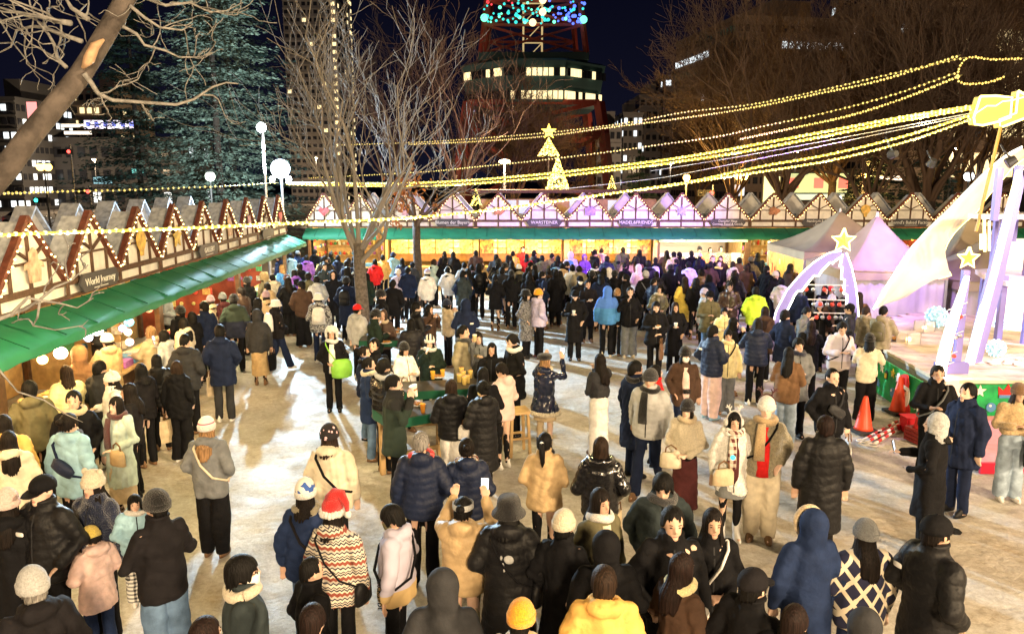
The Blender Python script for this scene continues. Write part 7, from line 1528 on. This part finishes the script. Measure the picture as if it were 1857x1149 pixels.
P(166, 858, 190, 1.66, 'long.d+bear.cr.cr', 'jkt.nv.fleece.c', 'trs.bk', 'bds', 'woman in cream bear eared hat and dark fleece with phone', 'logo.9.17.126 phone')
P(74, 865, 195, 1.76, 'crop.k+cap.bk', 'puf.bk..c', 'trs.bk', 'dps', 'man in black cap and black puffer facing the camera', 'logo.9.19.126')
P(56, 1037, -45, 1.68, 'short.g+slouch.lg.lg', 'jkt.bb..h', 'trs.bk', 'pps', 'person in pale grey knit hat and glasses at the lower left', 'glasses')
P(12, 893, -10, 1.64, 'long.d+slouch.pk.pk', 'lng.bk..h', 'trs.bk', 'pps', 'person in pale pink hat cut off by the left edge')
P(14, 782, -30, 1.60, 'long.d', 'big.cr..h', 'trs.bk', 'dps', 'long haired woman in cream coat at the left edge')
# --- middle right
P(1043, 527, 180, 1.70, 'short.k+cap.bk', 'lng.bk..c', 'trs.bk', 'hps', 'person in black cap and black coat walking with a cup', 'cup', rs='bk')
P(1066, 508, 170, 1.68, 'short.k', 'lng.bb..c', 'trs.bk', 'hps', 'person in dark coat holding a tray behind the cup carrier', 'tray')
P(954, 526, 115, 1.68, 'mid.k+bucket.bk', 'lng.FURGREY.fleece.o', 'trs.bk', 'pbs', 'woman in black hat and long mottled grey coat')
P(977, 525, 60, 1.70, 'short.k+beanie.og.og', 'puf.lv..h', 'trs.bk', 'pps', 'man in orange beanie and lavender puffer beside grey coat', rs='wi')
P(1102, 520, 5, 1.74, 'short.k', 'puf.BLUES..H', 'trs.bk', 'dds', 'person in bright blue hooded puffer from behind', rs='cr')
P(1120, 523, 40, 1.68, 'crop.l', 'jkt.bk..c', 'trs.bk', 'pps', 'fair cropped man half hidden by the blue puffer', 'tote.lb')
P(1143, 521, 182, 1.74, 'short.k', 'big.bk..c', 'wid.gy', 'mps', 'man in black jacket and grey trousers with hand to mouth', rs='cr')
P(1190, 547, 180, 1.70, 'bang.k', 'big.bk..c', 'trs.bk', 'hbs', 'young man in black jacket holding a paper tray', 'tray tote.br.l')
P(1225, 548, 178, 1.64, 'bangl.b', 'lng.bk..c', 'trs.bk', 'hps', 'woman with wavy brown hair in long black coat with a cup', 'cup')
P(1243, 502, 0, 1.68, 'long.b', 'lng.ye..c', 'trs.bk', 'pps', 'woman in long yellow coat with long brown hair')
P(1288, 528, 178, 1.72, 'short.k+cap.bk', 'big.ol..c', 'trs.dn', 'hbs', 'man in black cap and olive jacket holding a plastic bag', 'tote.lg.l')
P(1277, 524, -60, 1.60, 'short.k+beanie.lv.lv', 'big.lg..h', 'trs.bk', 'pps', 'person in lavender beanie behind the olive jacket man')
P(1314, 558, 185, 1.50, 'bang.k', 'big.yc..c', 'trs.bk', 'hhs', 'child in pale yellow jacket between two adults')
P(1324, 510, 190, 1.72, 'short.k', 'big.db.shiny.c', 'trs.bk', 'bbsd', 'man in dark brown leather jacket looking down')
P(1371, 520, 18, 1.72, 'short.k', 'big.li..h', 'trs.bk', 'pps', 'person in lime green jacket from behind')
P(1331, 576, 100, 1.60, 'bangl.k', 'jkt.bk..c', 'trs.bk', 'mms', 'black haired woman eating beside the lime jacket')
P(1375, 578, 12, 1.70, 'bob.d', 'puf.nv..h', 'trs.bk', 'mmsd', 'person in navy puffer seen from behind eating')
P(1388, 556, 25, 1.64, 'long.a', 'mid.db..h', 'trs.bk', 'hps', 'woman with long auburn hair and dark brown coat')
P(1425, 562, 60, 1.74, 'short.k', 'mid.nv..c', 'trs.nv', 'pps', 'man in dark navy coat facing the stage')
P(1447, 516, 40, 1.72, 'short.k', 'big.nv..c', 'trs.bk', 'hps', 'man in navy jacket with blue collar near the shooting star', 'scarf.na')
P(1462, 556, 150, 1.66, 'short.k', 'jkt.gy..c', 'trs.bk', 'mhsd', 'man in grey jacket bending over his food')
P(1486, 547, 188, 1.60, 'mid.k+pom.lv.lv', 'jkt.bk..c', 'trs.bk', 'mms', 'woman in pale lavender bobble hat eating')
P(1472, 581, 15, 1.62, 'long.a', 'mid.bk..c', 'trs.bk', 'hps', 'woman with long dark auburn hair in black from behind', 'scarf.nv')
P(1509, 535, 10, 1.64, 'long.b+beanie.lv.lv', 'jkt.db', 'trs.bk', 'hps', 'woman in grey lavender beanie with long brown hair')
P(1530, 540, 130, 1.70, 'short.k', 'jkt.bk..h', 'trs.bk', 'hps', 'man in glasses and black hooded jacket by the stage', 'glasses')
P(1541, 551, -60, 1.66, 'short.k+cap.bk', 'jkt.ch..h', 'trs.bk', 'hps', 'person in black cap and charcoal hood looking left')
P(1572, 556, 60, 1.58, 'short.b', 'big.kh..h', 'trs.bk', 'hps', 'brown haired child in khaki jacket beside the stage')
P(1559, 530, 20, 1.66, 'long.b', 'jkt.br', 'trs.bk', 'pps', 'long brown haired person under the shooting star tail')
P(1434, 478, 60, 1.68, 'mid.k', 'jkt.db', 'trs.bk', 'mhs', 'dark haired person eating by the yellow painted wall')
P(1407, 493, 150, 1.64, 'short.k+beanie.cr.cr', 'jkt.bk..c', 'trs.bk', 'pps', 'person in cream beanie by the painted wall')
P(1418, 505, 30, 1.60, 'bob.k', 'big.wh..h', 'trs.bk', 'pps', 'person in white fleece jacket from behind near the wall')
P(1391, 482, 60, 1.70, 'short.k', 'big.bk..c', 'trs.bk', 'pps', 'black haired man in black jacket turned to the wall')
P(1479, 492, -30, 1.68, 'short.k+beanie.bk.bk', 'puf.bk..c', 'trs.bk', 'pps', 'person in black beanie under the shooting star arch')
P(1497, 518, 170, 1.60, 'bob.d', 'jkt.bk..c', 'trs.bk', 'pps', 'short haired woman behind the ornament railing')
P(1507, 520, 190, 1.55, 'mid.b+beanie.rd.rd', 'jkt.bb', 'trs.bk', 'pps', 'child in red beanie behind the ornament railing')
# --- the queue along the far stalls
def Q(row, y0=0):
    for r in row: P(*r)
Q([(505, 462, -70, 1.66, 'short.k+beanie.bk.bk', 'jkt.nv..h', 'trs.bk', 'hps', 'person in black beanie and navy jacket at the last left stall'),
 (528, 459, 20, 1.66, 'mid.k', 'jkt.lb..h', 'trs.bk', 'pps', 'person in pale blue jacket in the corner of the stalls'),
 (540, 455, -10, 1.70, 'short.k+cap.gy', 'jkt.na..c', 'trs.bk', 'pps', 'person in grey cap and blue jacket in the corner'),
 (556, 463, 0, 1.66, 'mid.k', 'big.pu..h', 'trs.bk', 'pps', 'person in violet jacket in the far left corner'),
 (571, 452, 10, 1.70, 'short.k', 'jkt.bk..h', 'trs.bk', 'pps', 'tall black jacket person under the corner awning'),
 (585, 466, -20, 1.62, 'bob.k', 'jkt.ye..h', 'trs.bk', 'pps', 'person in yellow jacket in the corner crowd'),
 (600, 457, 0, 1.68, 'short.d', 'big.dg..c', 'trs.bk', 'pps', 'person in dark green jacket left of the tree trunk'),
 (613, 463, 15, 1.64, 'mid.k', 'puf.nv..h', 'trs.bk', 'pps', 'person in navy puffer left of the tree trunk'),
 (588, 478, 150, 1.66, 'short.k', 'jkt.te..c', 'trs.bk', 'hps', 'person in dark teal jacket facing back from the corner'),
 (632, 468, 0, 1.68, 'short.k', 'jkt.ch..c', 'trs.bk', 'pps', 'charcoal jacket person just left of the trunk'),
 (645, 482, 20, 1.66, 'mid.d', 'big.kh..h', 'trs.bk', 'pps', 'person in khaki hooded jacket just left of the trunk'),
 (574, 500, -10, 1.68, 'short.k', 'jkt.lg..h', 'trs.bk', 'pps', 'person in light grey jacket behind the olive coat man'),
 (680, 470, 0, 1.66, 'mid.k', 'jkt.rd..h', 'trs.bk', 'pps', 'person in red jacket between the two tree trunks'),
 (694, 462, -10, 1.66, 'short.d', 'jkt.go..c', 'trs.bk', 'pps', 'person in amber jacket between the two tree trunks'),
 (713, 458, 10, 1.68, 'short.k+beanie.nv.nv', 'jkt.lb..h', 'trs.bk', 'pps', 'person in navy beanie and pale blue jacket at the red doll stall'),
 (729, 468, -20, 1.64, 'mid.k', 'puf.na..c', 'trs.bk', 'pps', 'person in blue puffer left of the second trunk'),
 (722, 489, 170, 1.60, 'short.k+beanie.wh.wh', 'jkt.lv..h', 'trs.bk', 'bbs', 'person in white beanie with pale jacket facing the camera'),
 (740, 484, 20, 1.70, 'short.k', 'big.nv..h', 'trs.bk', 'pps', 'man in navy hooded jacket left of the second trunk'),
 (665, 495, 30, 1.66, 'bob.k', 'big.dg..h', 'trs.bk', 'pps', 'person in dark green hooded jacket behind the far table'),
 (775, 489, 5, 1.66, 'mid.k+beanie.lv.wh', 'big.wh..h', 'trs.bk', 'pds', 'person in white jacket and lavender headwear from behind'),
 (787, 470, 40, 1.64, 'mid.b', 'big.mt..h', 'trs.bk', 'hps', 'person in mint hooded jacket by the sausage posters'),
 (808, 468, 10, 1.70, 'short.k', 'big.bk..h', 'trs.bk', 'pps', 'man in black with hooded jacket by the sausage posters'),
 (812, 484, 10, 1.62, 'mid.k+muffs.wh.wh', 'big.wh..h', 'trs.bk', 'pps', 'person in white earmuffs and white hooded jacket'),
 (806, 455, -20, 1.66, 'short.d', 'jkt.bb..c', 'trs.bk', 'pps', 'short person close to the stall counter with posters'),
 (842, 476, 0, 1.68, 'crop.k', 'jkt.lg..c', 'trs.bk', 'pps', 'cropped haired man in light grey jacket in the queue'),
 (839, 490, 20, 1.70, 'short.k', 'mid.te..c', 'trs.bk', 'pps', 'man in dark teal coat beside the long haired woman'),
 (856, 480, 5, 1.64, 'long.k', 'lng.mu..h', 'trs.bk', 'pds', 'woman with waist long black hair and mauve coat'),
 (868, 478, 0, 1.74, 'short.k', 'jkt.bk..c', 'trs.bk', 'pps', 'tall man in black with backpack in the queue', 'pack.bk'),
 (863, 454, -10, 1.72, 'short.k', 'jkt.db..c', 'trs.bk', 'pps', 'tall man in dark brown standing nearest the counter'),
 (900, 461, 10, 1.70, 'short.k', 'jkt.ch..c', 'trs.bk', 'pps', 'man in charcoal queueing below the red ornament gable'),
 (904, 470, 0, 1.74, 'short.k+beanie.bk.bk', 'puf.bk.shiny.c', 'trs.bk', 'pps', 'man in shiny black quilted puffer from behind'),
 (921, 463, 10, 1.64, 'long.k', 'jkt.bk', 'trs.bk', 'pps', 'long black haired woman queueing beside the shiny puffer'),
 (928, 473, 5, 1.62, 'long.d', 'mid.bk..h', 'trs.bk', 'pps', 'long brown haired woman in black queueing beside the shiny puffer'),
 (941, 480, -5, 1.66, 'mid.k+beanie.wh.wh', 'lng.kh..h', 'skl.bk', 'pps', 'woman in white beanie and khaki coat with small black backpack', 'pack.bk'),
 (930, 455, 0, 1.66, 'short.k', 'jkt.ye..c', 'trs.bk', 'pps', 'person with yellow collar at the counter below the red ornament'),
 (955, 460, 0, 1.64, 'mid.k', 'jkt.rd..c', 'trs.bk', 'pps', 'person in red scarf close to the beer stall counter'),
 (969, 454, 30, 1.74, 'short.k', 'puf.bk..c', 'trs.bk', 'pps', 'tall man in black puffer at the beer stall counter'),
 (983, 463, 0, 1.70, 'short.k', 'big.ol..h', 'trs.bk', 'pps', 'man in olive jacket queueing at the beer stall'),
 (1001, 459, 20, 1.70, 'crop.k', 'jkt.br..c', 'trs.bk', 'pps', 'cropped man in brown jacket at the beer stall'),
 (1012, 464, 0, 1.70, 'short.k', 'jkt.bk..c', 'trs.bk', 'pps', 'black haired person in plain black at the beer stall'),
 (1007, 474, -20, 1.62, 'bob.k', 'big.lb..h', 'trs.bk', 'pps', 'person with black bob and pale blue hood in the queue'),
 (1019, 477, 0, 1.64, 'short.k', 'big.tn..h', 'trs.bk', 'pps', 'dark haired person in tan jacket below the beer sign'),
 (960, 493, -40, 1.62, 'long.b', 'puf.bk..c', 'trs.bk', 'pps', 'woman with wavy light brown hair in black puffer'),
 (983, 492, 60, 1.70, 'short.k', 'jkt.nv..c', 'trs.bk', 'pps', 'man in dark navy jacket turned right before the queue'),
 (995, 487, 0, 1.62, 'long.d', 'jkt.db..h', 'trs.bk', 'pps', 'long brown haired woman in dark brown mid queue'),
 (1008, 488, 0, 1.72, 'short.k', 'lng.bk..c', 'trs.bk', 'pps', 'person in long black coat with white buttons down the back'),
 (970, 480, 0, 1.64, 'long.k', 'jkt.bk..c', 'trs.bk', 'pps', 'long black haired woman in black left of the dark coat'),
 (1035, 457, 10, 1.70, 'short.k', 'jkt.lv..H', 'trs.bk', 'pps', 'person in lavender hood up with a blue backpack', 'pack.bl'),
 (1038, 480, 0, 1.70, 'short.k', 'big.wh..c', 'trs.bk', 'pps', 'man with black hair in white and black jacket'),
 (1050, 482, -10, 1.70, 'short.k', 'big.kh..h', 'trs.bk', 'pps', 'man in khaki hooded jacket below the purple gable'),
 (1060, 462, 170, 1.60, 'mid.k', 'jkt.pu..H', 'trs.bk', 'hps', 'person in dark purple hood facing the camera'),
 (1052, 501, 170, 1.68, 'short.k+cap.bk', 'mid.bk..c', 'trs.bk', 'hps', 'person in black cap and mask behind the cup carrier', 'mask.wh'),
 (1079, 452, -10, 1.66, 'long.d', 'jkt.br..c', 'trs.bk', 'pps', 'brown long haired person at the purple lit counter'),
 (1091, 450, 20, 1.68, 'short.d', 'jkt.mu..h', 'trs.bk', 'pps', 'person in mauve jacket at the purple lit counter'),
 (1101, 464, 10, 1.70, 'short.k', 'puf.nv..h', 'trs.bk', 'pps', 'person in navy hooded puffer behind the blue puffer'),
 (1079, 475, 40, 1.70, 'short.k', 'puf.bk.shiny.c', 'trs.bk', 'pps', 'man in shiny black jacket and pale collar', 'scarf.wh'),
 (1121, 463, 0, 1.64, 'mid.k', 'jkt.ol..H', 'trs.bk', 'pps', 'person in olive hood up mid queue'),
 (1104, 486, -10, 1.66, 'short.k', 'jkt.wh.fleece.H', 'trs.bk', 'pps', 'person in white fluffy hood mid queue')])
Q([(1130, 448, 0, 1.72, 'short.k', 'jkt.ch..c', 'trs.bk', 'pps', 'tall man in charcoal left of the glass counter under the purple sign'),
 (1160, 452, 0, 1.70, 'short.k', 'jkt.bk..c', 'trs.bk', 'pps', 'black haired man left of the glass counter'),
 (1137, 468, 10, 1.62, 'long.b', 'jkt.tn..c', 'trs.bk', 'pps', 'woman with long light brown hair and tan jacket'),
 (1155, 466, 0, 1.66, 'mid.d', 'jkt.br..c', 'trs.bk', 'pps', 'person with brown hair and brown jacket mid queue'),
 (1158, 480, 0, 1.62, 'short.k', 'big.pk.fleece.H', 'trs.bk', 'pps', 'person in pink eared fleece hood'),
 (1176, 472, 0, 1.70, 'short.k', 'puf.bk..h', 'trs.bk', 'pps', 'man in black puffer right of the pink hood'),
 (1189, 467, 10, 1.66, 'short.k', 'jkt.bk..h', 'trs.bk', 'pps', 'person in black with pale backpack and black coat below the purple sign', 'pack.lv'),
 (1171, 492, -5, 1.72, 'short.g+beanie.lg.lg', 'big.bk..h', 'trs.bk', 'pps', 'person in light grey beanie and big black jacket', 'strap.gy'),
 (1135, 497, -60, 1.70, 'short.k', 'jkt.bk..c', 'trs.bk', 'hps', 'man in black looking left behind grey trousers man'),
 (1195, 517, 170, 1.60, 'bob.d', 'big.ol.shiny.c', 'trs.bk', 'bbs', 'woman in dark leather jacket with pale scarf', 'scarf.be'),
 (1218, 483, 10, 1.66, 'short.k', 'jkt.bk..c', 'trs.bk', 'pps', 'short haired person in black with pale collar', 'scarf.lb'),
 (1222, 457, 0, 1.70, 'short.k+cap.bk', 'jkt.be..h', 'trs.bk', 'pps', 'person in black cap and beige jacket at the glass counter'),
 (1232, 457, -30, 1.70, 'short.k', 'jkt.bk..c', 'trs.bk', 'pps', 'masked person at the glass counter', 'mask.wh'),
 (1254, 455, 0, 1.72, 'short.k', 'big.bk..h', 'trs.bk', 'pps', 'broad person in black hooded jacket at the glass counter'),
 (1269, 459, 10, 1.66, 'short.k+beanie.cr.cr', 'jkt.nv..h', 'trs.bk', 'pps', 'person in cream beanie at the glass counter'),
 (1231, 482, 0, 1.64, 'bob.d', 'jkt.bk..c', 'trs.bk', 'pps', 'person with brown bob in black before the glass counter'),
 (1249, 475, 0, 1.68, 'short.k+cap.bk', 'big.lv..h', 'trs.bk', 'pps', 'person in black cap with lavender collar from behind'),
 (1272, 488, 0, 1.72, 'short.k', 'big.br.shiny.c', 'trs.bk', 'pps', 'man in brown leather jacket from behind'),
 (1266, 470, 20, 1.66, 'mid.k', 'jkt.bk..h', 'trs.bk', 'pps', 'person with chin length hair and dark hood'),
 (1293, 464, 180, 1.74, 'crop.d', 'jkt.bk..c', 'trs.bk', 'pps', 'tall cropped man facing the camera before the food stall'),
 (1307, 464, 200, 1.68, 'short.d', 'jkt.db..c', 'trs.bk', 'pps', 'man in dark brown facing the camera before the food stall'),
 (1304, 472, 170, 1.68, 'short.b', 'jkt.bk..c', 'trs.bk', 'pps', 'person with yellow scarf facing the camera', 'scarf.ye'),
 (1329, 474, -20, 1.62, 'long.b', 'jkt.cr..h', 'trs.bk', 'pps', 'woman with long hair and cream jacket looking left'),
 (1341, 467, 10, 1.70, 'short.k', 'jkt.br..c', 'trs.bk', 'pps', 'short haired man in brown jacket near the yellow menu'),
 (1353, 480, 0, 1.66, 'short.b', 'jkt.db..c', 'trs.bk', 'pps', 'brown haired person near the yellow menu'),
 (1362, 467, -10, 1.70, 'short.k+beanie.ol.ol', 'big.ol..c', 'trs.bk', 'pps', 'person in olive beanie near the yellow menu'),
 (1332, 493, 170, 1.68, 'short.k', 'jkt.bk..c', 'trs.bk', 'hps', 'black haired person facing the camera behind the leather jacket')])
# --- vendors behind the counters
def vendor(x, y, f, head, coat, label): P(0, 0, f, 1.68, head, coat, 'trs.bk', 'bbs', label, at=V((x, y, 0)))
# ------------------------------------------------------------------ vendors, carried child, last details
M_ = Matrix.Translation(left_pt(11.5)) 
for (Y, h, hd, ct, lb) in ((10.6, 1.68, 'short.k', 'jkt.bk', 'vendor in black inside the dim nearest stall'), (15.4, 1.70, 'short.d', 'jkt.ch', 'vendor with short hair inside the stall of glass lamps'), (19.0, 1.66, 'mid.d', 'jkt.gy', 'vendor in grey inside the gallery stall')):
    q = left_pt(Y); person(0, 0, 85, h, hd, ct, 'trs.bk', 'bbs', lb, at=V((q.x-1.15, Y, 0)))
for (px, h, hd, ct, lb) in ((1262, 1.68, 'short.d+beanie.bk.bk', 'jkt.go', 'vendor in amber apron behind the glass counter'), (1300, 1.70, 'short.k', 'jkt.gy', 'vendor in grey sweater leaning behind the glass counter'), (1281, 1.64, 'bun.d', 'jkt.rd', 'vendor in red behind the glass counter'), (948, 1.68, 'short.k', 'jkt.rd', 'vendor in red shirt behind the beer counter')):
    person(0, 0, 178, h, hd, ct, 'trs.bk', 'bbs', lb, at=V((at_y(px, 440, YB+1.2).x, YB+.52, 0)))
kid_pos = None
mx = [r for r in PEOPLE if 'carrying a small child' in r[1]][0][0]
kid = person(0, 0, 150, .98, 'bob.k', 'puf.lb..h', 'wid.GINGHAM', 'bbs', 'small child with a black bob carried in the arms of the man in jeans', 'scarf.wh', at=V((mx.x-.235, mx.y+.10, 0)), wide=1.14); kid.location.z = .72

# coloured glass lamps and bulbs glowing in the two nearest left stalls
def at_x(px, py, X):
    rx, ry = ray(px, py); Z = X/rx; return V((X, (CP-SP*ry)*Z, CAM_H-(CP*ry+SP)*Z))
for px, py, X, r, c, s_, lab in ((77, 652, -7.2, .075, (1, .62, .18), 14, 'orange glowing bulb lantern deep in the nearest stall'), (110, 640, -7.1, .10, (1, .82, .45), 22, 'dazzling yellow bulb at the post of the nearest stall'), (176, 598, -7.2, .10, (1, .90, .70), 20, 'dazzling white yellow lamp over the trays'), (160, 612, -7.2, .07, (.75, .8, 1), 10, 'cold white lamp beside the dazzling lamp'), (234, 584, -7.15, .085, (.15, .75, .95), 3.5, 'blue mosaic glass lamp on the dark lamp rack'), (232, 602, -7.15, .07, (1, .75, .5), 5, 'amber mosaic glass lamp below the blue one'), (222, 595, -7.15, .065, (.6, .35, 1), 4, 'violet mosaic glass lamp left of the blue one'), (235, 620, -7.15, .075, (1, .6, .55), 4, 'pink mosaic glass lamp lowest on the lamp rack'), (232, 568, -7.15, .07, (1, .85, .5), 4, 'yellow mosaic glass lamp topmost on the lamp rack'), (270, 560, -7.2, .08, (1, .35, .2), 1.5, 'red paper lamp right of the lamp rack')):
    p = at_x(px, py, X); root = empty('glass_lamp', lab, 'lamp', p, 0, 'glowing lamps in the left stalls'); m = MB(); m.ell((0, 0, 0), (r, r, r*.95), 14, 10); m.obj('globe', glow(lab, c, s_), root, smooth=True); m = MB(); m.tube([(0, 0, r*.9), (0, 0, r*1.5)], r*.35, 8); m.obj('cap', METAL, root)
    m = MB(); m.tube([(0, 0, r*1.5), (0, 0, 2.4-p.z)], .006, 5); m.obj('hanging_cord', DMET, root)
for px, py, X, pw in ((110, 640, -6.95, 30), (176, 598, -6.95, 36)): light('glass_lamp_light', 'POINT', at_x(px, py, X), pw, (1, .70, .32), .08)
# the back of the queue: more people in dark winter clothes between those already placed
rq = random.Random(77); hairs = ['short.k', 'short.d', 'mid.k', 'long.k', 'long.d', 'bob.k', 'short.k+beanie.bk.bk', 'bun.k', 'mop.k', 'short.k+cap.bk', 'crop.k']; coats = ['jkt.bk..c', 'jkt.bk..h', 'big.bk..h', 'puf.bk..h', 'jkt.nv..c', 'big.nv..h', 'mid.bk..c', 'jkt.ch..h', 'puf.nv..c', 'jkt.db..c', 'mid.ch..h', 'lng.bk..c']
hn = {'short.k': 'short black hair', 'short.d': 'short dark hair', 'mid.k': 'shoulder length black hair', 'long.k': 'long black hair', 'long.d': 'long dark brown hair', 'bob.k': 'a black bob', 'short.k+beanie.bk.bk': 'a black beanie', 'bun.k': 'black hair in a bun', 'mop.k': 'a black mop of hair', 'short.k+cap.bk': 'a black cap', 'crop.k': 'cropped black hair'}
kn = dict(jkt='jacket', big='loose jacket', puf='puffer', mid='half length coat', lng='long coat')
base = [(r[0].copy(), r[1]) for r in PEOPLE]; n_add = 0; used = set()
for t_ in range(4000):
    if len(PEOPLE) >= 299: break
    px = rq.uniform(495, 1410); py = rq.uniform(452, 505) if px > 700 else rq.uniform(455, 520); h = rq.uniform(1.58, 1.74); q = at_h(px, py, h)
    if q.y > 29.4 or min((q-r[0]).length for r in PEOPLE) < .40 or q.x < left_pt(q.y).x+1.1: continue
    hd = rq.choice(hairs); ct = rq.choice(coats); near = min(base, key=lambda r: (r[0]-q).length); w_ = 'left' if q.x < near[0].x else 'right'
    lab = shorten(f'{CN[ct.split(".")[1]]} {kn[ct.split(".")[0]]} and {hn[hd]}, {"behind" if q.y > near[0].y+.25 else "in front of" if q.y < near[0].y-.25 else w_+" of"} the ', near[1].replace('person in ', '').replace('person with ', ''), 16)
    if lab in used: continue
    used.add(lab); person(px, py, rq.choice((0, 0, 10, -15, 25, -30, 60, -60)), h, hd, ct, rq.choice(('trs.bk', 'wid.bk', 'trs.nv', 'leg.bk')), rq.choice(('pps', 'hps', 'dps', 'bbs', 'ppsl', 'ppsr')), lab)
bpy.data.scenes.remove(TMP)
